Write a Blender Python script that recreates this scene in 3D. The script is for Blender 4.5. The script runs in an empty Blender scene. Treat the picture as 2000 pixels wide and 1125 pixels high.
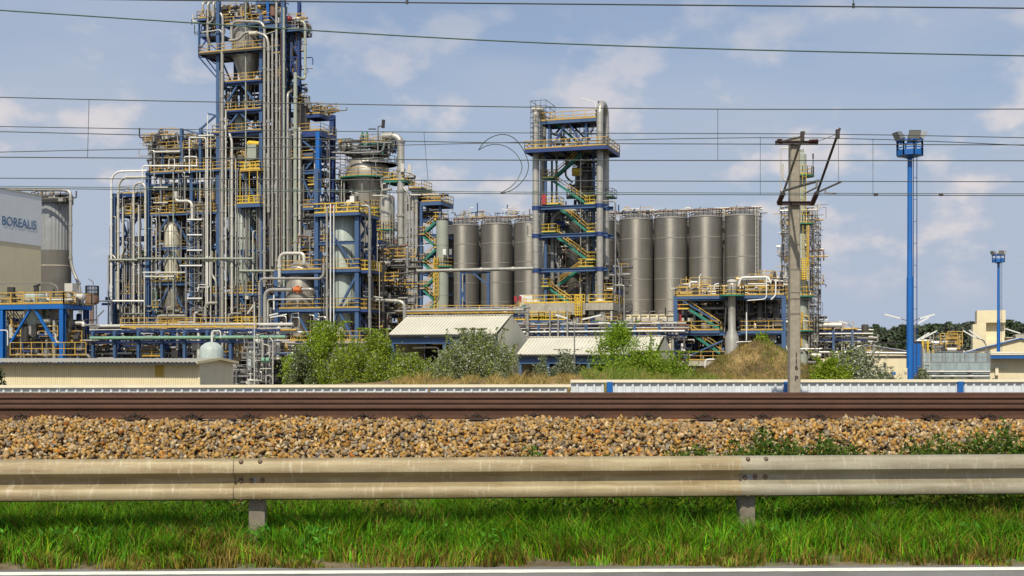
import bpy, bmesh, math, random
import numpy as np
from mathutils import Vector, Matrix
R = math.radians
sc = bpy.context.scene
COL = sc.collection
# ---------------------------------------------------------------- camera, sky, sun, exposure
FPX, CX, YH, EYE = 2400.0, 1000.0, 700.0, 1.57      # focal length and horizon measured in photo pixels (2000 wide)
cd = bpy.data.cameras.new('camera'); cam = bpy.data.objects.new('camera', cd); COL.objects.link(cam)
cam.location = (0, 0, EYE); cam.rotation_euler = (R(90), 0, 0)
cd.sensor_width = 36; cd.lens = FPX / 2000 * 36; cd.shift_y = (YH - 562.5) / 2000
cd.clip_start = 0.1; cd.clip_end = 6000
sc.camera = cam
SUN_AZ, SUN_EL = 11, 49          # degrees left of the line behind the camera, height
w = bpy.data.worlds.new('World'); sc.world = w; w.use_nodes = True
nt = w.node_tree; nt.nodes.clear(); N = nt.nodes.new; LK = nt.links.new
sky = N('ShaderNodeTexSky'); sky.sky_type = 'NISHITA'; sky.sun_disc = False
sky.sun_elevation = R(SUN_EL); sky.sun_rotation = R(180 + SUN_AZ)
sky.air_density = 1.0; sky.dust_density = 2.2; sky.ozone_density = 2.0
tc = N('ShaderNodeTexCoord'); sx = N('ShaderNodeSeparateXYZ'); LK(tc.outputs['Generated'], sx.inputs[0])
def math_n(op, a, b=None, clamp=False):
    n = N('ShaderNodeMath'); n.operation = op; n.use_clamp = clamp
    for i, x in enumerate((a, b)):
        if x is None: continue
        if isinstance(x, (int, float)): n.inputs[i].default_value = x
        else: LK(x, n.inputs[i])
    return n.outputs[0]
mp = N('ShaderNodeMapping'); mp.inputs['Scale'].default_value = (15, 15, 25); mp.inputs['Location'].default_value = (1.6, 4.2, 0.9)
LK(tc.outputs['Generated'], mp.inputs[0])
n1 = N('ShaderNodeTexNoise'); n1.inputs['Scale'].default_value = 1.0; n1.inputs['Detail'].default_value = 7; n1.inputs['Roughness'].default_value = 0.52
LK(mp.outputs[0], n1.inputs['Vector'])
mp2 = N('ShaderNodeMapping'); mp2.inputs['Scale'].default_value = (3.0, 3.0, 9); mp2.inputs['Location'].default_value = (7.7, 2.2, 1.0)
LK(tc.outputs['Generated'], mp2.inputs[0])
n2 = N('ShaderNodeTexNoise'); n2.inputs['Scale'].default_value = 1.0; n2.inputs['Detail'].default_value = 5
LK(mp2.outputs[0], n2.inputs['Vector'])
def ramp(x, a, b):
    m = N('ShaderNodeMapRange'); m.interpolation_type = 'SMOOTHSTEP'
    m.inputs['From Min'].default_value = a; m.inputs['From Max'].default_value = b; LK(x, m.inputs['Value']); return m.outputs[0]
band = math_n('MULTIPLY', ramp(sx.outputs['Z'], 0.03, 0.10), math_n('SUBTRACT', 1.0, math_n('MULTIPLY', ramp(sx.outputs['Z'], 0.14, 0.30), 0.75)))
puff = math_n('MULTIPLY', math_n('MULTIPLY', ramp(n1.outputs['Fac'], 0.49, 0.67), band), 0.8)
veil = math_n('ADD', math_n('ADD', math_n('MULTIPLY', ramp(n2.outputs['Fac'], 0.34, 0.66), 0.5), 0.36), math_n('MULTIPLY', math_n('SUBTRACT', 1.0, ramp(sx.outputs['Z'], 0.04, 0.26)), 0.62), True)
bw = N('ShaderNodeMix'); bw.data_type = 'RGBA'; bw.blend_type = 'MULTIPLY'; bw.inputs['Factor'].default_value = 1.0
LK(sky.outputs[0], bw.inputs['A']); bw.inputs['B'].default_value = (0.98, 1.0, 1.04, 1)
m1 = N('ShaderNodeMix'); m1.data_type = 'RGBA'; LK(veil, m1.inputs['Factor']); LK(bw.outputs['Result'], m1.inputs['A']); m1.inputs['B'].default_value = (3.8, 4.4, 5.5, 1)
m2 = N('ShaderNodeMix'); m2.data_type = 'RGBA'; LK(puff, m2.inputs['Factor']); LK(m1.outputs['Result'], m2.inputs['A']); m2.inputs['B'].default_value = (6.9, 6.3, 6.15, 1)
bg = N('ShaderNodeBackground'); bg.inputs['Strength'].default_value = 0.115; LK(m2.outputs['Result'], bg.inputs[0])
wo = N('ShaderNodeOutputWorld'); LK(bg.outputs[0], wo.inputs[0])
sd = bpy.data.lights.new('sun', 'SUN'); sd.energy = 4.9; sd.angle = R(0.5); sd.color = (1.0, 0.925, 0.775)
sun = bpy.data.objects.new('sun', sd); COL.objects.link(sun); sun.location = (-40, -40, 80)
sdir = Vector((-math.sin(R(SUN_AZ)) * math.cos(R(SUN_EL)), -math.cos(R(SUN_AZ)) * math.cos(R(SUN_EL)), math.sin(R(SUN_EL))))
sun.rotation_euler = sdir.to_track_quat('Z', 'Y').to_euler()
sc.view_settings.view_transform = 'Standard'; sc.view_settings.look = 'None'; sc.view_settings.gamma = 1; sc.view_settings.exposure = 0.0

# ---------------------------------------------------------------- materials
MATS = {}
def mat(name, col, rough=0.6, metal=0.0, var=0.18, scale=1.5, streak=0.0, bump=0.0, bscale=40, dirt=None, coat=0):
    m = bpy.data.materials.new(name); m.use_nodes = True; t = m.node_tree; n = t.nodes; l = t.links
    b = n['Principled BSDF']; b.inputs['Roughness'].default_value = rough; b.inputs['Metallic'].default_value = metal
    gp0 = n.new('ShaderNodeNewGeometry')
    nz = n.new('ShaderNodeTexNoise'); nz.inputs['Scale'].default_value = scale; nz.inputs['Detail'].default_value = 6; nz.inputs['Roughness'].default_value = .62
    l.new(gp0.outputs['Position'], nz.inputs['Vector'])
    mr = n.new('ShaderNodeMapRange'); mr.inputs['From Min'].default_value = .3; mr.inputs['From Max'].default_value = .7
    mr.inputs['To Min'].default_value = 1 - var; mr.inputs['To Max'].default_value = 1 + var; l.new(nz.outputs['Fac'], mr.inputs['Value'])
    mx = n.new('ShaderNodeMix'); mx.data_type = 'RGBA'; mx.blend_type = 'MULTIPLY'; mx.inputs['Factor'].default_value = 1
    mx.inputs['A'].default_value = (*col, 1); l.new(mr.outputs[0], mx.inputs['B']); out = mx.outputs['Result']
    if streak > 0:
        mp = n.new('ShaderNodeMapping'); mp.inputs['Scale'].default_value = (2.2, 2.2, .12); l.new(gp0.outputs['Position'], mp.inputs[0])
        n2 = n.new('ShaderNodeTexNoise'); n2.inputs['Scale'].default_value = 1.6; n2.inputs['Detail'].default_value = 5; l.new(mp.outputs[0], n2.inputs['Vector'])
        r2 = n.new('ShaderNodeMapRange'); r2.inputs['From Min'].default_value = .46; r2.inputs['From Max'].default_value = .72; r2.inputs['To Max'].default_value = streak
        l.new(n2.outputs['Fac'], r2.inputs['Value'])
        m3 = n.new('ShaderNodeMix'); m3.data_type = 'RGBA'; l.new(r2.outputs[0], m3.inputs['Factor']); l.new(out, m3.inputs['A'])
        m3.inputs['B'].default_value = (*(dirt or (0.10, 0.07, 0.045)), 1); out = m3.outputs['Result']
    l.new(out, b.inputs['Base Color'])
    if bump > 0:
        n3 = n.new('ShaderNodeTexNoise'); n3.inputs['Scale'].default_value = bscale; n3.inputs['Detail'].default_value = 4; l.new(gp0.outputs['Position'], n3.inputs['Vector'])
        bp = n.new('ShaderNodeBump'); bp.inputs['Strength'].default_value = bump; bp.inputs['Distance'].default_value = .02
        l.new(n3.outputs['Fac'], bp.inputs['Height']); l.new(bp.outputs[0], b.inputs['Normal'])
    if coat: b.inputs['Coat Weight'].default_value = coat
    MATS[name] = m; return m
def attr_mat(name, rough=0.7, trans=0.0, attr='Col', var=.12, scale=30):
    m = bpy.data.materials.new(name); m.use_nodes = True; t = m.node_tree; n = t.nodes; l = t.links
    b = n['Principled BSDF']; b.inputs['Roughness'].default_value = rough; b.inputs['Specular IOR Level'].default_value = .15
    a = n.new('ShaderNodeAttribute'); a.attribute_name = attr
    tc = n.new('ShaderNodeTexCoord'); nz = n.new('ShaderNodeTexNoise'); nz.inputs['Scale'].default_value = scale; l.new(tc.outputs['Object'], nz.inputs['Vector'])
    mr = n.new('ShaderNodeMapRange'); mr.inputs['From Min'].default_value = .3; mr.inputs['From Max'].default_value = .7
    mr.inputs['To Min'].default_value = 1 - var; mr.inputs['To Max'].default_value = 1 + var; l.new(nz.outputs['Fac'], mr.inputs['Value'])
    mx = n.new('ShaderNodeMix'); mx.data_type = 'RGBA'; mx.blend_type = 'MULTIPLY'; mx.inputs['Factor'].default_value = 1
    l.new(a.outputs['Color'], mx.inputs['A']); l.new(mr.outputs[0], mx.inputs['B']); l.new(mx.outputs['Result'], b.inputs['Base Color'])
    if trans:
        tr = n.new('ShaderNodeBsdfTranslucent'); l.new(mx.outputs['Result'], tr.inputs['Color'])
        ms = n.new('ShaderNodeMixShader'); ms.inputs[0].default_value = trans
        l.new(b.outputs[0], ms.inputs[1]); l.new(tr.outputs[0], ms.inputs[2]); l.new(ms.outputs[0], n['Material Output'].inputs[0])
    MATS[name] = m; return m
def beam_mat(name, col, dirt):
    m = mat(name, col, .55, .15, .12, 3.0, 0, .15, 90); t = m.node_tree; n = t.nodes; l = t.links; b = n['Principled BSDF']
    src = b.inputs['Base Color'].links[0].from_socket
    tc = n.new('ShaderNodeTexCoord'); mp = n.new('ShaderNodeMapping'); mp.inputs['Scale'].default_value = (1.1, 1, 9); l.new(tc.outputs['Object'], mp.inputs[0])
    a = n.new('ShaderNodeTexNoise'); a.inputs['Scale'].default_value = 1.4; a.inputs['Detail'].default_value = 8; a.inputs['Roughness'].default_value = .7; l.new(mp.outputs[0], a.inputs['Vector'])
    r = n.new('ShaderNodeMapRange'); r.inputs['From Min'].default_value = .42; r.inputs['From Max'].default_value = .66; r.inputs['To Max'].default_value = .8; l.new(a.outputs['Fac'], r.inputs[0])
    mx = n.new('ShaderNodeMix'); mx.data_type = 'RGBA'; l.new(r.outputs[0], mx.inputs['Factor']); l.new(src, mx.inputs['A']); mx.inputs['B'].default_value = (*dirt, 1)
    mp2 = n.new('ShaderNodeMapping'); mp2.inputs['Scale'].default_value = (26, 1, 5); mp2.inputs['Rotation'].default_value = (0, .5, 0); l.new(tc.outputs['Object'], mp2.inputs[0])
    c = n.new('ShaderNodeTexNoise'); c.inputs['Scale'].default_value = 1.6; c.inputs['Detail'].default_value = 3; l.new(mp2.outputs[0], c.inputs['Vector'])
    r2 = n.new('ShaderNodeMapRange'); r2.inputs['From Min'].default_value = .58; r2.inputs['From Max'].default_value = .74; r2.inputs['To Max'].default_value = .55; l.new(c.outputs['Fac'], r2.inputs[0])
    m2 = n.new('ShaderNodeMix'); m2.data_type = 'RGBA'; l.new(r2.outputs[0], m2.inputs['Factor']); l.new(mx.outputs['Result'], m2.inputs['A']); m2.inputs['B'].default_value = (.44, .40, .30, 1); l.new(m2.outputs['Result'], b.inputs['Base Color'])
mat('blue', (0.042, 0.092, 0.20), .5, 0, .16, .8, .22, dirt=(.10, .12, .17))
mat('deepblue', (0.015, 0.042, 0.155), .5, 0, .16, .8, .12)  # annex paint; on rear steel elsewhere, the structural blue darkened as if shaded
mat('brightblue', (0.003, 0.105, 0.38), .45, 0, .12, .6, .12)
mat('yellow', (0.47, 0.30, 0.06), .55, 0, .2, 2, .18)
mat('brightyellow', (0.62, 0.42, 0.04), .5, 0, .12, 2, .1)
mat('green', (0.02, 0.17, 0.12), .6, 0, .2, 2)
mat('greenpipe', (0.17, 0.32, 0.22), .5, 0, .12, .5, .25)
mat('clad', (0.39, 0.375, 0.335), .40, .4, .14, .9, .25, dirt=(.22, .19, .15))
mat('cladwhite', (0.53, 0.51, 0.455), .42, .15, .1, .9, .15, dirt=(.3, .26, .2))
mat('galv', (0.24, 0.24, 0.235), .5, .4, .15, 1.2, .2)
mat('palegreen', (0.31, 0.335, 0.275), .5, .1, .1, .8, .2, dirt=(.22, .22, .16))
mat('vessel', (0.43, 0.40, 0.34), .40, .5, .16, .7, .55, dirt=(.16, .13, .10))
mat('vesselpale', (0.58, 0.54, 0.42), .42, .3, .16, .7, .5, dirt=(.20, .17, .12))
mat('vesselgreen', (0.40, 0.46, 0.42), .5, .15, .14, .5, .5, dirt=(.17, .19, .16))
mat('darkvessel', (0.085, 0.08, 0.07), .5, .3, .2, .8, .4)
mat('darksteel', (0.045, 0.043, 0.043), .55, .3, .2, 2)
mat('rustbrown', (0.16, 0.085, 0.06), .7, 0, .3, 4)
mat('orange', (0.45, 0.12, 0.03), .7, 0, .3, 6)
mat('red', (0.30, 0.03, 0.04), .5, 0, .1, 2)
mat('white', (0.66, 0.66, 0.63), .45, 0, .05, 2)
mat('grating', (0.10, 0.10, 0.095), .7, .2, .2, 3)
mat('concrete', (0.36, 0.33, 0.27), .85, 0, .18, 1.2, .35, .25, 30, dirt=(.16, .14, .11))
mat('mastconcrete', (0.28, 0.25, 0.195), .9, 0, .18, 6, .3, .5, 60, dirt=(.17, .15, .12))
mat('darkconcrete', (0.13, 0.125, 0.115), .8, 0, .18, .5, .4)
mat('cream', (0.66, 0.58, 0.385), .6, 0, .06, .4, .12, dirt=(.35, .29, .17))
mat('creamdull', (0.74, 0.66, 0.45), .65, 0, .06, .3, .12, dirt=(.33, .29, .2))
mat('paleband', (0.76, 0.79, 0.82), .6, 0, .04, .3, .1, dirt=(.4, .42, .45))
mat('lettering', (0.10, 0.20, 0.36), .6, 0, .05)
mat('roofwhite', (0.56, 0.535, 0.44), .55, .05, .08, .35, .2, dirt=(.36, .32, .22))
mat('roofgrey', (0.29, 0.28, 0.24), .7, 0, .12, .6, .2)
mat('ochre', (0.42, 0.28, 0.04), .7, 0, .1, 1)
mat('greywall', (0.62, 0.59, 0.46), .7, 0, .06, .5, .12)
mat('fencewhite', (0.60, 0.64, 0.66), .45, 0, .08, .8, .2, dirt=(.32, .32, .3))
mat('fencecap', (0.70, 0.63, 0.47), .6, 0, .1, 1.5)
mat('tankgrey', (0.27, 0.33, 0.34), .6, .1, .2, .6, .5, dirt=(.1, .12, .12))
mat('domegrey', (0.36, 0.42, 0.40), .6, .0, .12, 1, .3)
mat('railside', (0.068, 0.028, 0.013), .75, .1, .22, 3, .1, .3, 80)
mat('clip', (0.05, 0.03, 0.022), .7, .3, .2, 20)
mat('sleeper', (0.30, 0.22, 0.14), .9, 0, .2, 8, 0, .4, 60)
mat('wire', (0.05, 0.06, 0.06), .5, .5, .1, 3)
mat('greenwire', (0.045, 0.09, 0.075), .5, .3, .1, 3)
mat('darkbrown', (0.045, 0.030, 0.025), .6, .2, .2, 6)
mat('insulator', (0.05, 0.018, 0.014), .25, 0, .1, 6)
mat('tubegrey', (0.20, 0.19, 0.17), .5, .5, .2, 5)
beam_mat('beam_galv', (0.285, 0.26, 0.19), (.18, .145, .085))
beam_mat('beam_galv_tan', (0.30, 0.245, 0.14), (.175, .12, .05))
mat('bolt', (0.15, 0.10, 0.07), .6, .4, .2, 30)
mat('bark', (0.12, 0.09, 0.06), .9, 0, .2, 8)
mat('floodgrey', (0.30, 0.31, 0.30), .4, .6, .15, 4)
mat('glass', (0.26, 0.27, 0.26), .15, 0, .03)
mat('silopale', (0.30, 0.315, 0.32), .5, .2, .1, .8, .3)
mat('shadeinside', (0.035, 0.035, 0.04), .9, 0, .1)  # near-black colour holding the shade of covered interiors
mat('roadpaint', (0.74, 0.72, 0.64), .7, 0, .12, 12, 0, .2, 120)
attr_mat('leaf', .5, .45); attr_mat('grassblade', .6, .35); attr_mat('stone', .85, 0, var=.2, scale=60); attr_mat('farleaf', .8, .1)

# ---------------------------------------------------------------- geometry helpers
class Fr:
    """a plan grid set down in the place: px,d give its origin, yaw its turn; pixel readings become real metres at a real depth"""
    def __init__(s, px, d, yaw=18.0, vs=1.0):
        s.vs = vs
        s.X0 = (px - CX) / FPX * d; s.D0 = d; s.s = math.sin(R(yaw)); s.c = math.cos(R(yaw))
    def W(s, u, v, z):
        if v > 0: v *= s.vs
        return Vector((s.X0 + u * s.c + v * s.s, s.D0 - u * s.s + v * s.c, z))
    def u(s, px, v=0):
        k = (px - CX) / FPX
        if v > 0: v *= s.vs
        return (k * (s.D0 + v * s.c) - s.X0 - v * s.s) / (s.c + k * s.s)
    def D(s, px, v=0): return s.D0 - s.u(px, v) * s.s + (v * s.vs if v > 0 else v) * s.c
    def z(s, py, px, v=0): return EYE + (YH - py) * s.D(px, v) / FPX
    def P(s, px, py, v=0): return s.W(s.u(px, v), v, s.z(py, px, v))
    def m(s, npx, px, v=0): return npx * s.D(px, v) / FPX
    def ax(s): return Vector((s.c, -s.s, 0)), Vector((s.s, s.c, 0))
def arc_fillet(pts, rad, seg=5):
    pts = [Vector(p) for p in pts]
    if len(pts) < 3: return pts
    out = [pts[0]]
    for i in range(1, len(pts) - 1):
        a, b, c = pts[i - 1], pts[i], pts[i + 1]
        la, lc = (a - b).length, (c - b).length
        r = min(rad, la * .49, lc * .49)
        p, q = b + (a - b).normalized() * r, b + (c - b).normalized() * r
        for k in range(seg + 1):
            t = k / seg; out.append(p * (1 - t) ** 2 + b * 2 * t * (1 - t) + q * t * t)
    out.append(pts[-1]); return out
class MB:
    def __init__(s): s.v = []; s.f = []; s.mi = []; s.cur = 0
    def add(s, vs, fs):
        o = len(s.v); s.v += [tuple(x) for x in vs]
        for f in fs: s.f.append([i + o for i in f]); s.mi.append(s.cur)
    def box(s, o, a, b, c):
        """o corner, a b c edge vectors"""
        o, a, b, c = Vector(o), Vector(a), Vector(b), Vector(c)
        s.add([o, o + a, o + a + b, o + b, o + c, o + a + c, o + a + b + c, o + b + c],
              [(0, 3, 2, 1), (4, 5, 6, 7), (0, 1, 5, 4), (1, 2, 6, 5), (2, 3, 7, 6), (3, 0, 4, 7)])
        return s
    def cbox(s, c, hx, hy, hz, ax=None):
        X, Y = ax if ax else (Vector((1, 0, 0)), Vector((0, 1, 0))); Z = Vector((0, 0, 1))
        return s.box(Vector(c) - X * hx - Y * hy - Z * hz, X * 2 * hx, Y * 2 * hy, Z * 2 * hz)
    def sweep(s, a, b, prof, ref=None, cap=True):
        a, b = Vector(a), Vector(b); t = (b - a).normalized()
        r = Vector(ref) if ref else Vector((0, 0, 1))
        if abs(t.dot(r)) > .97: r = Vector((0, 1, 0)) if abs(t.y) < .9 else Vector((1, 0, 0))
        x = t.cross(r).normalized(); y = x.cross(t)
        n = len(prof)
        vs = [p + x * q[0] + y * q[1] for p in (a, b) for q in prof]
        fs = [(i, (i + 1) % n, n + (i + 1) % n, n + i) for i in range(n)]
        if cap: fs += [tuple(range(n - 1, -1, -1)), tuple(range(n, 2 * n))]
        s.add(vs, fs); return s
    def bar(s, a, b, w, h=None, ref=None):
        h = h or w; return s.sweep(a, b, [(-w / 2, -h / 2), (w / 2, -h / 2), (w / 2, h / 2), (-w / 2, h / 2)], ref)
    def hbeam(s, a, b, w, h, ref=None, t=.22):
        tw, tf = w * t / 2, h * t * .8; x, y = w / 2, h / 2
        return s.sweep(a, b, [(-x, -y), (x, -y), (x, -y + tf), (tw, -y + tf), (tw, y - tf), (x, y - tf), (x, y), (-x, y), (-x, y - tf), (-tw, y - tf), (-tw, -y + tf), (-x, -y + tf)], ref)
    def tube(s, pts, r, n=8, bend=0, cap=True):
        pts = arc_fillet(pts, bend) if bend else [Vector(p) for p in pts]
        rs = r if isinstance(r, (list, tuple)) else [r] * len(pts)
        vs = []; fs = []; prev = None
        for i, p in enumerate(pts):
            t = (pts[min(i + 1, len(pts) - 1)] - pts[max(i - 1, 0)]).normalized()
            if prev is None:
                ref = Vector((0, 0, 1)) if abs(t.z) < .9 else Vector((0, 1, 0)); x = t.cross(ref).normalized()
            else:
                x = (prev - t * prev.dot(t)).normalized()
            prev = x; y = t.cross(x)
            for k in range(n):
                a = 2 * math.pi * k / n; vs.append(p + (x * math.cos(a) + y * math.sin(a)) * rs[i])
            if i:
                for k in range(n):
                    fs.append(((i - 1) * n + k, (i - 1) * n + (k + 1) % n, i * n + (k + 1) % n, i * n + k))
        if cap:
            fs.append(tuple(range(n - 1, -1, -1))); o = (len(pts) - 1) * n; fs.append(tuple(range(o, o + n)))
        s.add(vs, fs); return s
    def collars(s, pts, r, every=3.5, ln=.35, k=1.28, n=8, rnd=random):
        for a, b in zip(pts[:-1], pts[1:]):
            a, b = Vector(a), Vector(b); L = (b - a).length
            if L < 1.6: continue
            x = rnd.uniform(.5, every)
            while x < L - .5:
                p = a + (b - a) * (x / L); q = a + (b - a) * ((x + ln) / L); s.tube([p, q], r * k, n); x += every * rnd.uniform(.7, 1.4)
        return s
    def lathe(s, cx, cy, prof, n=24, a0=0, a1=2 * math.pi):
        full = abs(a1 - a0 - 2 * math.pi) < 1e-4; m = n if full else n + 1
        vs = []; fs = []
        for r, z in prof:
            for k in range(m):
                a = a0 + (a1 - a0) * k / n; vs.append((cx + r * math.cos(a), cy + r * math.sin(a), z))
        for i in range(len(prof) - 1):
            for k in range(n):
                k2 = (k + 1) % m
                fs.append((i * m + k, i * m + k2, (i + 1) * m + k2, (i + 1) * m + k))
        if full:
            if prof[0][0] > .02: fs.append(tuple(range(m - 1, -1, -1)))
            if prof[-1][0] > .02: o = (len(prof) - 1) * m; fs.append(tuple(range(o, o + m)))
        s.add(vs, fs); return s
    def railing(s, pts, h=1.1, sp=1.5, t=.065, toe=.2, mid=True):
        for a, b in zip(pts[:-1], pts[1:]):
            a, b = Vector(a), Vector(b); L = (b - a).length
            if L < .05: continue
            for zz in ([h, h * .52] if mid else [h]): s.bar(a + Vector((0, 0, zz)), b + Vector((0, 0, zz)), t)
            if toe: s.bar(a + Vector((0, 0, toe * .5 + .01)), b + Vector((0, 0, toe * .5 + .01)), .03, toe)
            n = max(1, round(L / sp))
            for k in range(n + 1):
                p = a + (b - a) * (k / n); s.bar(p, p + Vector((0, 0, h)), t, t)
        return s
    def ladder(s, a, b, side, wd=.5, t=.06, step=.6):
        a, b, side = Vector(a), Vector(b), Vector(side).normalized() * wd / 2
        s.bar(a - side, b - side, t); s.bar(a + side, b + side, t)
        L = (b - a).length; n = int(L / step)
        for k in range(1, n): p = a + (b - a) * (k / n); s.bar(p - side, p + side, t * .7)
        return s
def make_mesh(name, v, f, mats, mi=None, smooth=40):
    me = bpy.data.meshes.new(name); me.from_pydata(v, [], f)
    for m in mats: me.materials.append(MATS[m])
    if mi is not None and len(mats) > 1: me.polygons.foreach_set('material_index', mi)
    if smooth:
        me.polygons.foreach_set('use_smooth', [True] * len(me.polygons)); me.set_sharp_from_angle(angle=R(smooth))
    me.update(); return me
def link(name, me, parent=None, loc=(0, 0, 0)):
    o = bpy.data.objects.new(name, me); COL.objects.link(o); o.location = loc
    if parent is not None: o.parent = parent
    return o
def tag(o, label=None, cat=None, group=None, kind=None):
    if label: o['label'] = label
    if cat: o['category'] = cat
    if group: o['group'] = group
    if kind: o['kind'] = kind
    return o
class Thing:
    def __init__(s, name, label, cat, base, group=None):
        s.base = Vector(base); s.o = link(name, None, None, s.base); s.o.empty_display_size = .5; tag(s.o, label, cat, group)
    def part(s, name, mb, m, parent=None, kind=None, label=None):
        if not mb.v: return None
        b = s.base; v = [(x - b.x, y - b.y, z - b.z) for x, y, z in mb.v]
        mats = [m] if isinstance(m, str) else m
        o = link(name, make_mesh(name, v, mb.f, mats, mb.mi), parent or s.o)
        if kind: o['kind'] = kind
        if label: o['label'] = label
        return o
def single(name, mb, m, label, cat, base, group=None, kind=None):
    b = Vector(base); v = [(x - b.x, y - b.y, z - b.z) for x, y, z in mb.v]
    o = link(name, make_mesh(name, v, mb.f, [m] if isinstance(m, str) else m, mb.mi), None, b)
    return tag(o, label, cat, group, kind)
def np_mesh(name, V, Fc, m, colors=None, smooth=False):
    me = bpy.data.meshes.new(name); k = Fc.shape[1]
    me.vertices.add(len(V)); me.vertices.foreach_set('co', V.astype(np.float32).ravel())
    me.loops.add(Fc.size); me.loops.foreach_set('vertex_index', Fc.astype(np.int32).ravel())
    me.polygons.add(len(Fc)); me.polygons.foreach_set('loop_start', np.arange(0, Fc.size, k, dtype=np.int32))
    me.update(calc_edges=True); me.validate()
    me.materials.append(MATS[m])
    if colors is not None:
        a = me.color_attributes.new('Col', 'FLOAT_COLOR', 'POINT')
        c = np.ones((len(V), 4), np.float32); c[:, :3] = colors; a.data.foreach_set('color', c.ravel())
    if smooth: me.polygons.foreach_set('use_smooth', [True] * len(me.polygons))
    return me
GZ = -1.4        # plant ground
# ---- structure pieces
def base_of(fr, px, v=0): p = fr.W(fr.u(px, v), v, GZ); return p
def platform(T, fr, px0, px1, py, v0, v1, m='grating', edge='blue', th=.32, rail='yellow', sides='FRLB', h=1.1, sp=1.5, t=.065, toe=.16):
    u0, u1 = fr.u(px0, v0), fr.u(px1, v0); z = fr.z(py, (px0 + px1) / 2, v0); X, Y = fr.ax()
    mb = MB().box(fr.W(u0, v0, z - .06), X * (u1 - u0), fr.W(u0, v1, 0) - fr.W(u0, v0, 0), (0, 0, .06)); pl = T.part('platform', mb, m)
    if edge:
        e = MB(); zb = z - .065 - th / 2; i = .09
        A, B, C, D = fr.W(u0 + i, v0 + i, zb), fr.W(u1 - i, v0 + i, zb), fr.W(u1 - i, v1 - i, zb), fr.W(u0 + i, v1 - i, zb)
        for a, b in ((A, B), (B, C), (C, D), (D, A)): e.bar(a, b, .16, th)
        n = max(1, int((u1 - u0) / 2.2))
        for k in range(1, n):
            uu = u0 + (u1 - u0) * k / n; e.bar(fr.W(uu, v0 + .2, zb), fr.W(uu, v1 - .2, zb), .12, th * .8)
        T.part('edge_beam', e, edge, pl)
    if rail:
        A, B, C, D = [fr.W(uu, vv, z) for uu, vv in ((u0 + .05, v0 + .05), (u1 - .05, v0 + .05), (u1 - .05, v1 - .05), (u0 + .05, v1 - .05))]
        r = MB()
        for s, a, b in (('F', A, B), ('R', B, C), ('B', C, D), ('L', D, A)):
            if s in sides: r.railing([a, b], h, sp, t, toe)
        T.part('railing', r, rail, pl)
    return pl, z
def column(T, fr, px, py0, py1, w=.36, v=0, m='blue', name='column'):
    u = fr.u(px, v); a = fr.W(u, v, fr.z(py0, px, v)); b = fr.W(u, v, GZ if py1 is None else fr.z(py1, px, v))
    T.part(name, MB().hbeam(b, a, w, w * 1.05, ref=fr.ax()[1]), m)
def columns_uv(T, fr, us, vs, z0, z1, w=.36, m='blue'):
    for v in vs:
        for u in us: T.part('column', MB().hbeam(fr.W(u, v, z0), fr.W(u, v, z1), w, w * 1.05, ref=fr.ax()[1]), m)
def beams_uv(T, fr, us, vs, z, w=.22, h=.4, m='blue'):
    for v in vs:
        for a, b in zip(us[:-1], us[1:]): T.part('beam', MB().hbeam(fr.W(a + .15, v, z), fr.W(b - .15, v, z), w, h), m)
    for u in us:
        for a, b in zip(vs[:-1], vs[1:]): T.part('beam', MB().hbeam(fr.W(u, a + .15, z), fr.W(u, b - .15, z), w * .96, h * .96), m)
def brace(T, fr, a, b, w=.2, m='blue', name='brace'):
    T.part(name, MB().bar(fr.P(*a), fr.P(*b), w, w * .9), m)
def pipe(T, fr, pts, wpx, m='clad', bend=None, n=10, col=True, name='pipe', parent=None, seed=None):
    W = [fr.P(*p) for p in pts]; r = fr.m(wpx, pts[0][0], pts[0][2] if len(pts[0]) > 2 else 0) / 2
    mb = MB().tube(W, r, n, bend if bend is not None else r * 4.5)
    if col: mb.collars(W, r, rnd=random.Random(int(pts[0][0] * 7 + pts[0][1])))
    return T.part(name, mb, m, parent)
def vpipe(T, fr, px, y0, y1, wpx, v=-.7, m='clad', **k): return pipe(T, fr, [(px, y0, v), (px, y1, v)], wpx, m, **k)
def lathe(T, name, fr, px, v, prof, m, n=28, parent=None, bands=0):
    u = fr.u(px, v); c = fr.W(u, v, 0); k = fr.D(px, v) / FPX
    pr = [(r * k, EYE + (YH - y) * k) for r, y in prof]
    if pr[0][1] > pr[-1][1]: pr = pr[::-1]
    o = T.part(name, MB().lathe(c.x, c.y, pr, n), m, parent)
    if bands:
        z0, z1 = pr[0][1], pr[-1][1]; mb = MB()
        rr = lambda z: np.interp(z, [p[1] for p in pr], [p[0] for p in pr])
        for i in range(1, bands):
            z = z0 + (z1 - z0) * i / bands; r = float(rr(z)) + .03; T.part('stiffening_ring', MB().lathe(c.x, c.y, [(r, z - .06), (r, z + .06)], n), m, o)
    return o
def ring_platform(T, fr, px, v, py, rin, rout, a0=0, a1=360, m='green', rail='yellow', h=1.1, parent=None, th=.18, t=.07):
    c = fr.W(fr.u(px, v), v, 0); k = fr.D(px, v) / FPX; z = EYE + (YH - py) * k; n = 24; A0, A1 = R(a0), R(a1)
    ri, ro = rin * k, rout * k; mb = MB()
    mb.lathe(c.x, c.y, [(ri, z - th), (ro, z - th), (ro, z), (ri, z), (ri, z - th)], n, A0, A1)
    o = T.part('platform', mb, m, parent)
    r = MB(); pts = [Vector((c.x + (ro - .05) * math.cos(A0 + (A1 - A0) * i / 14), c.y + (ro - .05) * math.sin(A0 + (A1 - A0) * i / 14), z)) for i in range(15)]
    r.railing(pts, h, 1.6, t, .15); T.part('railing', r, rail, o)
    return o
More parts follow.
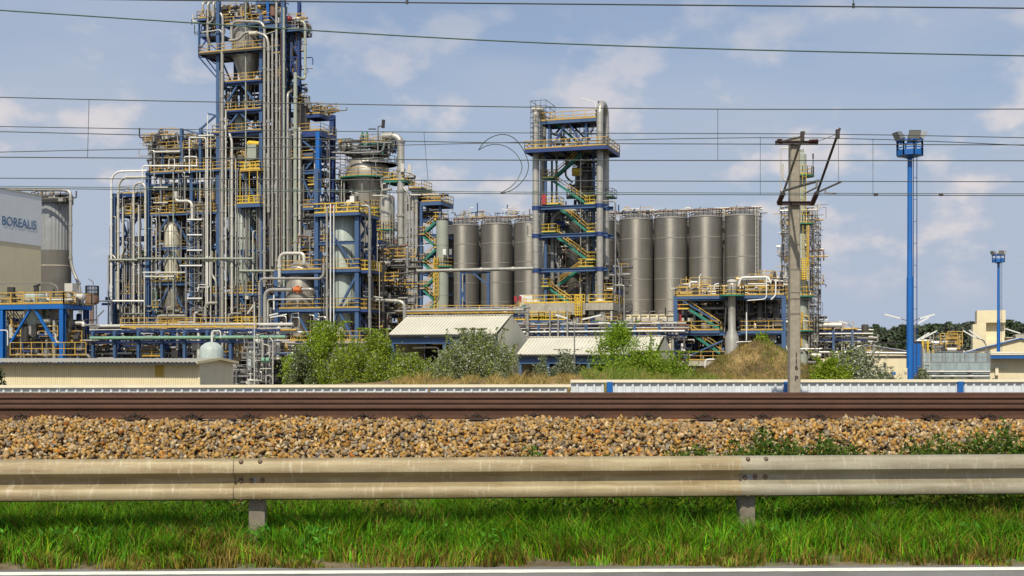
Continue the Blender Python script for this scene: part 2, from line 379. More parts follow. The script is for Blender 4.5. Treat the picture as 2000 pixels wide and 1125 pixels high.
def stair(T, fr, a, b, v, wd=.9, m='green', rail='yellow'):
    A, B = fr.P(a[0], a[1], v), fr.P(b[0], b[1], v); Y = fr.ax()[1] * wd
    mb = MB(); mb.bar(A, B, .07, .3); mb.bar(A + Y, B + Y, .07, .3)
    n = max(3, int(abs(A.z - B.z) / .22)); d = (B - A); X = Vector((d.x, d.y, 0)).normalized()
    for k in range(n):
        p = A + d * ((k + .5) / n); mb.box(p - X * .13 + Y * .05, X * .26, Y * .9, (0, 0, .04))
    o = T.part('stair_flight', mb, m); r = MB()
    for off in (Y * .02, Y * .98):
        for zz in (1.0, .55): r.bar(A + off + Vector((0, 0, zz)), B + off + Vector((0, 0, zz)), .07)
        q = max(2, int(d.length / 1.5))
        for k in range(q + 1): p = A + off + d * (k / q); r.bar(p, p + Vector((0, 0, 1.0)), .07)
    T.part('handrail', r, rail, o)
def runs(T, fr, px0, px1, py0, py1, v, n, seed, frac=(.25, .9)):
    rnd = random.Random(seed)
    for i in range(n):
        px = rnd.uniform(px0, px1); L = (py1 - py0) * rnd.uniform(*frac); y = rnd.uniform(py0, py1 - L); m = rnd.choice(['clad', 'clad', 'galv', 'cladwhite', 'galv', 'darksteel']); wpx = rnd.choice([1.2, 1.5, 1.5, 2.0, 2.6]); vv = v + rnd.uniform(-.3, .3)
        pts = [(px, y, vv), (px, y + L, vv)]
        if rnd.random() < .5: pts = [(px + rnd.choice((-1, 1)) * rnd.uniform(5, 16), y, vv)] + pts
        if rnd.random() < .4: pts = pts + [(px + rnd.choice((-1, 1)) * rnd.uniform(5, 18), y + L, vv)]
        pipe(T, fr, pts, wpx, m, bend=.3, n=6, col=wpx > 1.9)
CL_M = ['clad', 'galv', 'darksteel', 'cladwhite', 'darkvessel', 'yellow', 'deepblue', 'rustbrown']
def clutter(T, fr, px0, px1, py0, py1, v0, v1, n, seed, mix=(2.2, 2.4, 7, 1.0, 4.5, .7, 1.6, .6), big=1.0, name='small_pipework', mats=None):  # default mix leans to dark materials to deepen shade inside the frames
    """small valves, lines and boxes too small to pick apart: joined"""
    rnd = random.Random(seed); mb = MB(); mats = mats or CL_M
    X, Y = fr.ax(); Z = Vector((0, 0, 1))
    for i in range(n):
        mb.cur = rnd.choices(range(len(mats)), mix)[0]
        v = rnd.uniform(v0, v1); px = rnd.uniform(px0, px1); py = rnd.uniform(py0, py1)
        p = fr.P(px, py, v); t = rnd.random(); r = rnd.choice((.05, .07, .09, .12, .18)) * big
        zlo = max(GZ, fr.z(py1, px, v)); zhi = fr.z(py0, px, v)
        if t < .34:
            L = rnd.uniform(.8, 5) * big; a = p - X * L / 2; b = p + X * L / 2
            pts = [a, b]
            if rnd.random() < .6: pts = [a + Z * rnd.uniform(-1.6, 1.6), a, b]
            if rnd.random() < .6: pts = pts + [b + (Y if rnd.random() < .4 else Z) * rnd.uniform(-1.6, 1.6)]
            mb.tube(pts, r, 6, r * 3)
        elif t < .66:
            L = rnd.uniform(1, 7) * big; a = p.copy(); a.z = max(zlo, p.z - L / 2); b = p.copy(); b.z = min(zhi, p.z + L / 2)
            if b.z - a.z < .3: continue
            pts = [a, b]
            if rnd.random() < .5: pts.append(b + X * rnd.uniform(-1.5, 1.5))
            mb.tube(pts, r, 6, r * 3)
        elif t < .80: mb.cbox(p, rnd.uniform(.1, .45) * big, rnd.uniform(.1, .4) * big, rnd.uniform(.12, .6) * big, (X, Y))
        elif t < .88:
            rr = rnd.uniform(.2, .55) * big; L = rnd.uniform(.6, 1.8) * big
            d = X if rnd.random() < .6 else Z; mb.tube([p - d * L / 2, p - d * L * .42, p + d * L * .42, p + d * L / 2], [rr * .6, rr, rr, rr * .6], 10)
        elif t < .95:
            L = rnd.uniform(1.2, 3.5) * big; mb.cur = 5 if len(mats) > 5 else 0; mb.railing([p - X * L / 2, p + X * L / 2], 1.0, 1.2, .06, .15)
        else:
            mb.tube([p - X * .28, p + X * .28], r * 2.6, 8); mb.tube([p, p + Z * .5], .05, 5); mb.tube([p + Z * .5 - X * .2, p + Z * .5 + X * .2], .04, 5)
    return T.part(name, mb, mats, kind='stuff')
def scaffold(T, fr, px0, px1, py0, py1, v0, v1, nx=2, nz=6, t=.06, m='galv', bars=True, diag=True, name='scaffold_frame'):
    mb = MB(); u0, u1 = fr.u(px0, v0), fr.u(px1, v0); z0 = fr.z(py1, px0, v0); z1 = fr.z(py0, px0, v0)
    for v in (v0, v1):
        for k in range(nx + 1): u = u0 + (u1 - u0) * k / nx; mb.bar(fr.W(u, v, z0), fr.W(u, v, z1), t)
        for j in range(nz + 1):
            z = z0 + (z1 - z0) * j / nz; mb.bar(fr.W(u0, v, z), fr.W(u1, v, z), t)
            if diag and j < nz: mb.bar(fr.W(u0 if j % 2 else u1, v, z), fr.W(u1 if j % 2 else u0, v, z + (z1 - z0) / nz), t * .8)
    for j in range(nz + 1):
        z = z0 + (z1 - z0) * j / nz
        for u in (u0, u1): mb.bar(fr.W(u, v0, z), fr.W(u, v1, z), t)
    return T.part(name, mb, m)
# ================================================================ THE SETTING: ground, road, railway
def gmat(name, cols, scales, rough=.95, bump=.4):
    m = bpy.data.materials.new(name); m.use_nodes = True; t = m.node_tree; n = t.nodes; l = t.links; b = n['Principled BSDF']; b.inputs['Roughness'].default_value = rough
    tc = n.new('ShaderNodeTexCoord'); a = n.new('ShaderNodeTexNoise'); a.inputs['Scale'].default_value = scales[0]; a.inputs['Detail'].default_value = 8; l.new(tc.outputs['Object'], a.inputs['Vector'])
    c = n.new('ShaderNodeTexNoise'); c.inputs['Scale'].default_value = scales[1]; c.inputs['Detail'].default_value = 6; l.new(tc.outputs['Object'], c.inputs['Vector'])
    r = n.new('ShaderNodeValToRGB'); e = r.color_ramp.elements; e[0].position = .35; e[0].color = (*cols[0], 1); e[1].position = .68; e[1].color = (*cols[2], 1)
    q = e.new(.5); q.color = (*cols[1], 1); l.new(a.outputs['Fac'], r.inputs[0])
    mr = n.new('ShaderNodeMapRange'); mr.inputs['From Min'].default_value = .3; mr.inputs['From Max'].default_value = .7; mr.inputs['To Min'].default_value = .7; mr.inputs['To Max'].default_value = 1.3; l.new(c.outputs['Fac'], mr.inputs[0])
    mx = n.new('ShaderNodeMix'); mx.data_type = 'RGBA'; mx.blend_type = 'MULTIPLY'; mx.inputs['Factor'].default_value = 1; l.new(r.outputs[0], mx.inputs['A']); l.new(mr.outputs[0], mx.inputs['B']); l.new(mx.outputs['Result'], b.inputs['Base Color'])
    bp = n.new('ShaderNodeBump'); bp.inputs['Strength'].default_value = bump; bp.inputs['Distance'].default_value = .03; l.new(c.outputs['Fac'], bp.inputs['Height']); l.new(bp.outputs[0], b.inputs['Normal'])
    MATS[name] = m
gmat('earth', [(.10, .075, .04), (.14, .11, .06), (.10, .12, .05)], (.6, 9))
gmat('asphalt', [(.13, .125, .12), (.17, .165, .16), (.21, .205, .20)], (1.2, 90), .9, .5)
gmat('ballastbed', [(.10, .07, .04), (.14, .10, .06), (.18, .14, .09)], (4, 30))
gmat('mound', [(.08, .055, .022), (.17, .115, .042), (.27, .19, .07)], (.7, 6))
xs = [-1500, -300, -80, -30, -14, -7, 0, 7, 14, 30, 80, 300, 1500]
prof = [(-60, -.03), (0, -.03), (9.0, -.03), (9.4, 0.0), (10.4, 0.02), (11.0, .12), (11.4, .25), (12.5, .70), (13.0, .78), (19.4, .78), (20.6, .2), (24, -.1), (36, -.1), (39, -1.2), (44, GZ), (80, GZ), (400, GZ), (3500, GZ)]
V = [(x, y, z) for y, z in prof for x in xs]; n_ = len(xs)
Fs = [(j * n_ + i, j * n_ + i + 1, (j + 1) * n_ + i + 1, (j + 1) * n_ + i) for j in range(len(prof) - 1) for i in range(n_ - 1)]
g = link('ground', make_mesh('ground', V, Fs, ['earth'], smooth=0)); tag(g, kind='structure')
def line_d(x): return 9.05 + .029 * x
mb = MB(); mb.add([(-300, -50, .0), (300, -50, .0), (300, line_d(300) + .2, .0), (-300, line_d(-300) + .2, .0)], [(0, 1, 2, 3)])
def strip(fn, x0, x1, n, o0, o1, z):
    b = MB(); rnd = random.Random(4); vs = []
    for i in range(n + 1):
        x = x0 + (x1 - x0) * i / n; vs += [(x, fn(x) + o0 + rnd.uniform(-.006, .006), z), (x, fn(x) + o1 + rnd.uniform(-.03, .03) * (o1 > .1), z)]
    b.add(vs, [(2 * i, 2 * i + 2, 2 * i + 3, 2 * i + 1) for i in range(n)]); return b
rb = strip(line_d, -40, 40, 800, -30, .19, 0.0)
road = link('road', make_mesh('road', rb.v, rb.f, ['asphalt'], smooth=0)); tag(road, kind='structure')
lb = strip(line_d, -40, 40, 900, -.07, .065, .004)
o = link('edge_line', make_mesh('edge_line', lb.v, lb.f, ['roadpaint'], smooth=0), road)

# ---- railway tracks
RZ = 1.08
def track(y0, top, label):
    T = Thing('railway_track', label, 'railway track', (0, y0 + .75, top - .2), 'tracks on the ballast bed')
    # flat-bottom rail profile, 149 mm tall
    P = [(-.0625, 0), (.0625, 0), (.0625, .010), (.018, .024), (.008, .034), (.008, .098), (.0335, .110), (.0335, .136), (.026, .148), (-.026, .148), (-.0335, .136), (-.0335, .110), (-.008, .098), (-.008, .034), (-.018, .024), (-.0625, .010)]
    z0 = top - .148
    for y in (y0, y0 + 1.5):
        b = MB(); b.sweep((-90, y, z0), (90, y, z0), [(-a, h) for a, h in P]); T.part('rail', b, 'railside')
    sl = MB(); sl.add([(-.13, -1.0, -.2), (.13, -1.0, -.2), (.13, 1.0, -.2), (-.13, 1.0, -.2), (-.10, -.85, -.008), (.10, -.85, -.008), (.10, .92, -.008), (-.10, .92, -.008)],
                      [(0, 3, 2, 1), (4, 5, 6, 7), (0, 1, 5, 4), (1, 2, 6, 5), (2, 3, 7, 6), (3, 0, 4, 7)])
    me = make_mesh('sleeper', sl.v, sl.f, ['sleeper'])
    cms = []
    for sy in (-1, 1):
        c = MB(); c.cbox((0, sy * .085, .012), .075, .035, .012); c.tube([(-.05, sy * .11, .03), (-.055, sy * .06, .045), (0, sy * .075, .05), (.055, sy * .06, .045), (.05, sy * .11, .03)], .011, 6)
        c.tube([(0, sy * .085, .0), (0, sy * .085, .075)], .014, 6); c.tube([(0, sy * .085, .045), (0, sy * .085, .062)], .024, 6)
        for q in (-1, 1): c.bar((q * .06, sy * .08, .02), (q * .13, sy * .10, .055), .02, .014)
        cms.append(make_mesh('rail_clip', c.v, c.f, ['clip']))
    k = -24
    while k <= 24:
        x = k * .6 + .23
        s = link('sleeper', me, T.o, (x, 0, z0 - .012 - T.base.z))
        for y in (y0, y0 + 1.5):
            for cm in cms: link('rail_clip', cm, s, (0, y - y0 - .75, .002))
        k += 1
    return T
track(13.0, RZ, 'brown rusted rails of the track beside the ballast slope')
track(17.3, RZ - .03, 'brown rusted rails of the track behind, next to the fence')
# ---- ballast stones
def stone_variants(n, seed):
    out = []; rnd = random.Random(seed)
    for i in range(n):
        bm = bmesh.new(); sx, sy, sz = rnd.uniform(.9, 1.5), rnd.uniform(.65, 1.1), rnd.uniform(.45, .85)
        for cx_ in (-1, 1):
            for cy_ in (-1, 1):
                for cz_ in (-1, 1):
                    if rnd.random() < .12: continue
                    bm.verts.new(((cx_ * .62 + rnd.uniform(-.38, .38)) * sx, (cy_ * .62 + rnd.uniform(-.38, .38)) * sy, (cz_ * .6 + rnd.uniform(-.4, .4)) * sz))
        r = bmesh.ops.convex_hull(bm, input=bm.verts); bmesh.ops.delete(bm, geom=[v for v in bm.verts if not v.link_faces], context='VERTS')
        bmesh.ops.triangulate(bm, faces=bm.faces); bm.verts.index_update()
        out.append((np.array([v.co[:] for v in bm.verts]), np.array([[v.index for v in f.verts] for f in bm.faces]))); bm.free()
    return out
def rot_rand(rng):
    q = rng.normal(size=4); q /= np.linalg.norm(q); w_, x, y, z = q
    return np.array([[1 - 2 * (y * y + z * z), 2 * (x * y - z * w_), 2 * (x * z + y * w_)], [2 * (x * y + z * w_), 1 - 2 * (x * x + z * z), 2 * (y * z - x * w_)], [2 * (x * z - y * w_), 2 * (y * z + x * w_), 1 - 2 * (x * x + y * y)]])
by = np.array([11.15, 11.4, 12.55, 12.9, 15, 19.2, 20.5]); bz = np.array([.12, .30, .845, .905, .87, .86, .2])
def scatter_stones(name, label, x0, x1, y0, y1, n, r0, r1, seed):
    rng = np.random.default_rng(seed); vs = stone_variants(40, seed); VV = []; FF = []; CC = []; o = 0
    pal = np.array([(.46, .28, .09), (.40, .26, .12), (.50, .37, .20), (.30, .21, .12), (.24, .20, .15), (.44, .23, .05), (.34, .29, .22), (.18, .13, .08), (.56, .46, .30), (.42, .15, .03)])
    pw = np.array([.25, .19, .14, .10, .06, .12, .05, .04, .03, .02])
    for i in range(n):
        x, y = rng.uniform(x0, x1), rng.uniform(y0, y1); z = np.interp(y, by, bz) + .02 * math.sin(x * 2.3) + .015 * math.sin(x * 5.1 + y * 3) + rng.uniform(-.02, .022)
        v, f = vs[rng.integers(len(vs))]; s = rng.uniform(r0, r1) * (1.25 if rng.random() < .12 else 1)
        VV.append((v * s) @ rot_rand(rng).T + (x, y, z)); FF.append(f + o); o += len(v)
        c = pal[rng.choice(len(pal), p=pw)] * rng.uniform(.5, 1.0); CC.append(np.repeat(c[None], len(v), 0))
    me = np_mesh(name, np.concatenate(VV), np.concatenate(FF), 'stone', np.concatenate(CC)); o = link(name, me); return tag(o, label, 'ballast', kind='stuff')
bb = MB(); vs = [(x, y, z - .05) for y, z in zip(by, bz) for x in (-90, 90)]; bb.add(vs, [(2 * i, 2 * i + 1, 2 * i + 3, 2 * i + 2) for i in range(len(by) - 1)])
tag(link('ballast_bed', make_mesh('ballast_bed', bb.v, bb.f, ['ballastbed'], smooth=0)), kind='structure')
scatter_stones('ballast_stones', 'tan and grey crushed stones on the slope below the rails', -9.5, 9.5, 11.2, 12.95, 38000, .015, .034, 3)
scatter_stones('ballast_stones', 'crushed stones lying between and beyond the rails', -11, 11, 13.1, 19.6, 13000, .035, .055, 8)

# ---- guardrail
mat('postshaded', (.20, .17, .13), .7, .2, .25, 6, .3)  # rust-brown tinted steel, darkened to carry the beam's shade on the posts
def gd(x): return 9.98 + .066 * x
GA = math.atan(.066); gx = Vector((math.cos(GA), math.sin(GA), 0)); gn = Vector((gx.y, -gx.x, 0))      # gn points to the road
def gp(x, f, z): p = Vector((x, gd(x), z)); return p + gn * f
T = Thing('guardrail', 'weathered corrugated steel guardrail along the road verge', 'guardrail', (0, gd(0), 0))
GP = [(.0, .770), (.03, .768), (.054, .758), (.068, .738), (.076, .70), (.083, .674), (.082, .660), (.066, .646), (.014, .626), (.004, .614), (.004, .572), (.014, .561), (.062, .545), (.075, .530), (.083, .496), (.083, .468), (.074, .452), (.042, .442), (.0, .434)]
splx = [-14.5, -10.4, -6.3, -2.22, 1.865, 5.95, 10.0, 14.0]
for i, (a, b) in enumerate(zip(splx[:-1], splx[1:])):
    mb = MB(); n = len(GP); rw = random.Random(i + 7); st = [(a - .3, -.012, 0), (a + .012, -.009, 0), (a + .03, -.005, 0)] + [(a + (b - a) * q / 14, rw.uniform(-.0035, .0035), 0) for q in range(1, 14)] + [(b - .05, .002, 0), (b, .005, 0)]; ns = len(st)      # the near end laps behind the section before
    vs = [gp(x, f + o_, z) for x, o_, _ in st for f, z in GP] + [gp(x, f + o_ - .0035, z) for x, o_, _ in st for f, z in GP]
    fs = [(j * n + k, j * n + n + k, j * n + n + k + 1, j * n + k + 1) for j in range(ns - 1) for k in range(n - 1)] + [((ns + j) * n + k, (ns + j) * n + k + 1, (ns + j + 1) * n + k + 1, (ns + j + 1) * n + k) for j in range(ns - 1) for k in range(n - 1)]
    fs += [(k, k + 1, ns * n + k + 1, ns * n + k) for k in range(n - 1)] + [((ns - 1) * n + k, (2 * ns - 1) * n + k, (2 * ns - 1) * n + k + 1, (ns - 1) * n + k + 1) for k in range(n - 1)]
    fs += [(j * n + q, (ns + j) * n + q, (ns + j + 1) * n + q, (j + 1) * n + q) for j in range(ns - 1) for q in (0, n - 1)]
    mb.add(vs, fs); bo = T.part('beam', mb, 'beam_galv' if i >= 4 else 'beam_galv_tan', label='grey galvanised beam section' if i >= 4 else 'tan stained beam section')
    for dx, f, z in ((.06, .060, .748), (.21, .060, .748), (.05, .004, .592), (.135, .004, .592), (.22, .004, .592), (.06, .058, .449), (.21, .058, .449)):
        c = gp(a + dx, f, z); nn = gn if z < .7 and z > .5 else (gn + Vector((0, 0, .6 if z > .7 else -.6))).normalized()
        T.part('bolt', MB().tube([c - nn * .004, c + nn * .004, c + nn * .010, c + nn * .013], [.019, .019, .014, .004], 10), 'bolt', bo)
x = -2.048 - 3.99 * 3
while x < 14:
    mb = MB(); pr = [(-.055, -.06), (.055, -.06), (.055, -.05), (-.045, -.05), (-.045, .05), (.055, .05), (.055, .06), (-.055, .06)]
    a = gp(x, -.075, -.3); b = gp(x, -.075, .72); n = len(pr)
    vs = [p + gx * q[1] * 1.05 + gn * q[0] * -1 for p in (a, b) for q in pr]
    mb.add(vs, [(i, (i + 1) % n, n + (i + 1) % n, n + i) for i in range(n)] + [tuple(range(n)), tuple(range(2 * n - 1, n - 1, -1))]); T.part('post', mb, 'postshaded')
    T.part('spacer_block', MB().box(gp(x, -.018, .53) - gx * .04, gx * .08, gn * .02, (0, 0, .12)), 'galv'); x += 3.99

# ---- grass and weeds
def blades(name, label, n, area, hfun, cfun, wd, seed, lean=.35, nc=0):
    rng = np.random.default_rng(seed); ci = None
    if nc: ci, x, y, ch_, cc_, ca_ = clumps(rng, n, nc)
    else: x, y = area(rng, n)
    h = hfun(rng, x, y); a = rng.uniform(0, 2 * np.pi, n)
    if nc: h = h * ch_[ci]; a = ca_[ci] + rng.normal(0, .9, n)
    h = np.minimum(h, np.interp(y, [9.2, 9.6, 10.0, 10.6], [.10, .24, .36, .42]) * rng.uniform(.8, 1.1, n)); ln = rng.uniform(.05, 1, n) * lean * h; ww = wd * rng.uniform(.6, 1.4, n)
    z0 = np.interp(y, [9, 9.4, 10.4, 11.0, 11.4, 12], [-.01, 0, .02, .12, .25, .5]); dx, dy = np.cos(a), np.sin(a); b = rng.uniform(0, 2 * np.pi, n); wx, wy = np.cos(b) * ww, np.sin(b) * ww
    V = np.empty((n, 5, 3)); V[:, 0] = np.stack([x - wx, y - wy, z0 - .01], 1); V[:, 1] = np.stack([x + wx, y + wy, z0 - .01], 1)
    mx, my, mz = x + dx * ln * .35, y + dy * ln * .35, z0 + h * .6
    V[:, 2] = np.stack([mx + wx * .75, my + wy * .75, mz], 1); V[:, 3] = np.stack([mx - wx * .75, my - wy * .75, mz], 1); V[:, 4] = np.stack([x + dx * ln, y + dy * ln, z0 + h * rng.uniform(.82, 1, n)], 1)
    b0 = np.arange(n)[:, None] * 5; Fc = np.concatenate([b0 + np.array([[0, 1, 2]]), b0 + np.array([[0, 2, 3]]), b0 + np.array([[3, 2, 4]])])
    cv = cfun(rng, x, y) * (cc_[ci][:, None] if nc else 1.0); C = np.repeat(cv[:, None, :], 5, 1).reshape(-1, 3)
    return tag(link(name, np_mesh(name, V.reshape(-1, 3), Fc, 'grassblade', C)), label, 'grass', kind='stuff')
def patch(x, y, s=1.0, ph=0): return .5 + .25 * np.sin(x * 1.7 * s + 1.3 + ph) + .25 * np.sin(x * 4.3 * s + y * 3 + 2 + ph)
def clumps(rng, n, nc):
    cx = rng.uniform(-8.5, 8.5, nc); e = 9.26 + .029 * cx + .05 * np.sin(cx * 3.1) + .03 * np.sin(cx * 9.7 + 1); cy = e + rng.beta(1.1, 1.0, nc) * 1.7; ch = rng.gamma(5, .2, nc); cc = rng.uniform(.55, 1.45, nc); ca = rng.uniform(0, 2 * np.pi, nc); i = rng.integers(nc, size=n); s = rng.uniform(.03, .07, nc)[i]
    return i, cx[i] + rng.normal(0, 1, n) * s, np.maximum(cy[i] + rng.normal(0, 1, n) * s * .8, e[i] - .03), ch, cc, ca
def area_verge(rng, n):
    x = rng.uniform(-7, 7, n); e = 9.24 + .029 * x + .05 * np.sin(x * 3.1) + .03 * np.sin(x * 9.7 + 1); return x, e + rng.beta(1.05, 1.0, n) * 1.75
def hf(rng, x, y):
    t = np.clip((y - 9.25 - .03 * x) / .75, 0, 1); return (.06 + .26 * t ** 1.0 * (.5 + 1.0 * patch(x, y))) * rng.uniform(.5, 1.25, len(x))
def cf(rng, x, y):
    t = np.clip((y - 9.27 - .03 * x) / .45, 0, 1); dry = (rng.random(len(x)) > (.30 + .66 * t ** .7)) | ((patch(x, y, .6, 2) > .86) & (rng.random(len(x)) < .5))
    g = np.array((.068, .25, .008)) * rng.uniform(.4, 1.55, (len(x), 1)) + rng.uniform(0, .035, (len(x), 1)) * np.array((1.6, 1, 0)); d = np.array((.26, .19, .04)) * rng.uniform(.5, 1.2, (len(x), 1))
    dry |= rng.random(len(x)) < .07; yl = rng.random(len(x)) < .25; g[yl] = g[yl] * np.array((1.9, 1.05, 1.0)); return np.where(dry[:, None], d, g)
blades('verge_grass', 'bright green grass verge with dry tips by the road edge', 155000, area_verge, hf, cf, .0042, 11, .85, 3150)
def area_tall(rng, n): x = rng.uniform(-8.5, 8.5, n); k = patch(x, x * 0, .8, 1); return x, 9.75 + .03 * x + rng.uniform(0, 1.3, n)
blades('verge_grass', 'tall grass stalks rising around the guardrail posts', 9000, area_tall, lambda r, x, y: r.uniform(.15, .42, len(x)), lambda r, x, y: np.array((.10, .27, .015)) * r.uniform(.5, 1.6, (len(x), 1)), .0036, 12, .5)
def leaves(n, pos, size, col, rng, aspect=.55, up=.0):
    """n leaf quads: pos (n,3), size (n,), col (n,3) -> V,F,C"""
    d = rng.normal(size=(n, 3)); d[:, 2] += up; d /= np.linalg.norm(d, axis=1, keepdims=True); e = rng.normal(size=(n, 3)); e -= d * (e * d).sum(1, keepdims=True); e /= np.linalg.norm(e, axis=1, keepdims=True)
    d = d * size[:, None]; e = e * size[:, None] * aspect
    V = np.stack([pos - d, pos + e * .9 - d * .1, pos + d, pos - e * .9 - d * .1], 1); Fc = np.arange(n * 4).reshape(n, 4); return V.reshape(-1, 3), Fc, np.repeat(col, 4, 0)
def weed_patch(name, label, n, x0, x1, y0, y1, hmax, seed, flowers=0, dark=1.0):
    rng = np.random.default_rng(seed); x = rng.uniform(x0, x1, n); y = rng.uniform(y0, y1, n); zb = np.interp(y, [9, 10.4, 11.0, 11.4, 12], [0, .02, .12, .25, .5])
    hm = hmax(x) * rng.uniform(.75, 1.1, n); t = rng.beta(1.6, 1.0, n); z = zb + hm * t
    col = np.array((.07, .13, .015)) * rng.uniform(.4, 1.6, (n, 1)) * dark + np.array((.05, .02, 0)) * (rng.random((n, 1)) < .2); size = rng.uniform(.012, .03, n)
    if flowers:
        fl = (rng.random(n) < flowers) & (t > .6); col[fl] = np.array((.55, .55, .32)) * rng.uniform(.7, 1.2, (fl.sum(), 1)); size[fl] *= .5
    V, Fc, C = leaves(n, np.stack([x, y, z], 1), size, col, rng); return tag(link(name, np_mesh(name, V, Fc, 'leaf', C)), label, 'weeds', kind='stuff')
def broad(rng, n):
    c = rng.uniform(-7, 7, 60); i = rng.integers(60, size=n); x = c[i] + rng.normal(0, .10, n); y = (9.75 + .03 * c + rng.uniform(0, .5, 60))[i] + rng.normal(0, .06, n); return x, y
rng_b = np.random.default_rng(77); nb = 2600; xb, yb_ = broad(rng_b, nb); Vb, Fb, Cb = leaves(nb, np.stack([xb, yb_, .03 + rng_b.random(nb) * .20], 1), rng_b.uniform(.018, .045, nb), np.array((.10, .30, .03)) * rng_b.uniform(.5, 1.5, (nb, 1)), rng_b, .45, .6)
tag(link('broadleaf_weeds', np_mesh('broadleaf_weeds', Vb, Fb, 'leaf', Cb)), 'broad green leaves in patches among the verge grass', 'weeds', kind='stuff')
weed_patch('verge_weeds', 'dark leafy weeds in the shade behind the guardrail', 26000, -7, 7, 10.25, 11.3, lambda x: .36 + .10 * np.sin(x * 1.9) + .06 * np.sin(x * 5 + 1), 21, .03)
weed_patch('flowering_weeds', 'low weeds with small pale flowers creeping onto the ballast', 80000, .2, 7.2, 10.75, 11.2, lambda x: np.interp(x, [.2, 1.2, 1.8, 2.2, 2.75, 3.1, 3.5, 3.9, 4.4, 5, 7.2], [.38, .52, .64, .73, .74, .62, .60, .73, .77, .76, .77]) * (.92 + .08 * np.sin(x * 9) + .06 * np.sin(x * 23)), 22, .16)
rng_ = np.random.default_rng(5)
for px, hh in ((520, .10), (1040, .30), (905, .16), (1225, .2), (935, .13)):
    d = 11.7; x = (px - CX) / FPX * d; n = 160; z0 = float(np.interp(d, by, bz)); pos = np.stack([x + rng_.normal(0, .045, n), d + rng_.normal(0, .04, n), z0 + rng_.uniform(0, hh, n)], 1)
    V, Fc, C = leaves(n, pos, rng_.uniform(.012, .028, n), np.array((.08, .18, .03)) * rng_.uniform(.6, 1.5, (n, 1)), rng_)
    tag(link('weed_tuft', np_mesh('weed_tuft', V, Fc, 'leaf', C)), 'small green weed sprouting alone among the ballast stones', 'weed', 'weeds sprouting in the ballast')

# ---- sheet-metal fence
def fence(label, pxa, pxb, da, db, ytop, zbot, posts, base=True):
    A = Vector(((pxa - CX) / FPX * da, da, 0)); B = Vector(((pxb - CX) / FPX * db, db, 0)); L = (B - A).length; X = (B - A).normalized(); Nn = Vector((X.y, -X.x, 0))
    zt = EYE - (ytop - YH) * da / FPX
    T = Thing('sheet_metal_fence', label, 'fence', (A.x, A.y, zbot), 'corrugated fence along the railway')
    pit = .285; n = int(L / pit); dep = .055
    ps = [0.0] + posts + [L]
    for s0, s1 in zip(ps[:-1], ps[1:]):
        if s1 - s0 < .3: continue
        pts = []; k = 0; x = s0
        while x < s1 - .01:
            for dx, f in ((0, 0), (.17, 0), (.20, dep), (.255, dep), (.285, 0)):
                if x + dx <= s1 + .001: pts.append((x + dx, f))
            x += pit
        mb = MB(); vs = [A + X * u + Nn * f + Vector((0, 0, z)) for z in (zbot, zt) for u, f in pts]; m = len(pts)
        mb.add(vs, [(i, i + 1, m + i + 1, m + i) for i in range(m - 1)]); T.part('corrugated_panel', mb, 'fencewhite')
    T.part('capping', MB().box(A + Vector((0, 0, zt)) - Nn * .06, X * L, Nn * .17, (0, 0, .09)), 'fencecap')
    if base: T.part('base_rail', MB().box(A + Vector((0, 0, zt - .40 - .10)) + Nn * .06, X * L, Nn * .06, (0, 0, .11)), 'brightblue')
    for s in posts: T.part('post', MB().box(A + X * (s - .09) + Nn * .062 + Vector((0, 0, zbot)), X * .18, Nn * .12, (0, 0, zt - zbot + (.02 if base else -.16))), 'brightblue')
    return T
fence('lower pale corrugated fence run with cream capping, beside the ribbed cream shed', -420, 1114, 39.6, 41, 758, GZ, [2.7, 8.7, 14.7, 20.75], False)
fence('taller pale corrugated fence run with blue posts and cream capping', 1114, 2500, 41, 42.6, 747, GZ, [1.3 + 6.0 * k for k in range(4)])
# ---- overhead line: mast, wires
def pw(px, py, d): return Vector(((px - CX) / FPX * d, d, EYE + (YH - py) * d / FPX))
def text_mesh(txt, size, m, bold=0.0, sp=1.0):
    cu = bpy.data.curves.new('t', 'FONT'); cu.body = txt; cu.size = size; cu.extrude = .004; cu.offset = bold; cu.space_character = sp; cu.align_x = 'LEFT'
    o = bpy.data.objects.new('t', cu); COL.objects.link(o); dg = bpy.context.evaluated_depsgraph_get(); me = bpy.data.meshes.new_from_object(o.evaluated_get(dg)); bpy.data.objects.remove(o); me.materials.clear(); me.materials.append(MATS[m]); return me
MD = 35.0
mx_ = (1551 - CX) / FPX * MD
T = Thing('catenary_mast', 'concrete railway mast with two steel crossarms and slanted cantilevers', 'mast', (mx_, MD, -.1))
zt = EYE + (YH - 272) * MD / FPX
def mast_ring(z, hw): t = .055; return [(-hw, -.15, z), (-hw + .05, -.15, z), (hw - .05, -.15, z), (hw, -.15, z), (hw, .15, z), (-hw, .15, z)]
mb = MB(); hw0, hw1 = .158, .128
vs = [(mx_ + x, MD + y, z) for z, hw in ((-.1, hw0), (zt, hw1)) for x, y in ((-hw, -.13), (-hw + .03, -.16), (hw - .03, -.16), (hw, -.13), (hw, .15), (-hw, .15))] + [(mx_, MD, zt + .10)]
mb.add(vs, [(i, (i + 1) % 6, 6 + (i + 1) % 6, 6 + i) for i in range(6)] + [(6 + i, 6 + (i + 1) % 6, 12) for i in range(6)]); T.part('pole', mb, 'mastconcrete')
for i, ch in enumerate(('1', '1', '6', 'P')):
    me = text_mesh(ch, .19, 'darkbrown', .006); y = (690, 702, 714, 735)[i]; o = link('lettering', me, T.o); o.rotation_euler = (R(90), 0, 0)
    z = EYE + (YH - y - 4) * MD / FPX; o.location = (-.02, -.166, z + .1 - .06)
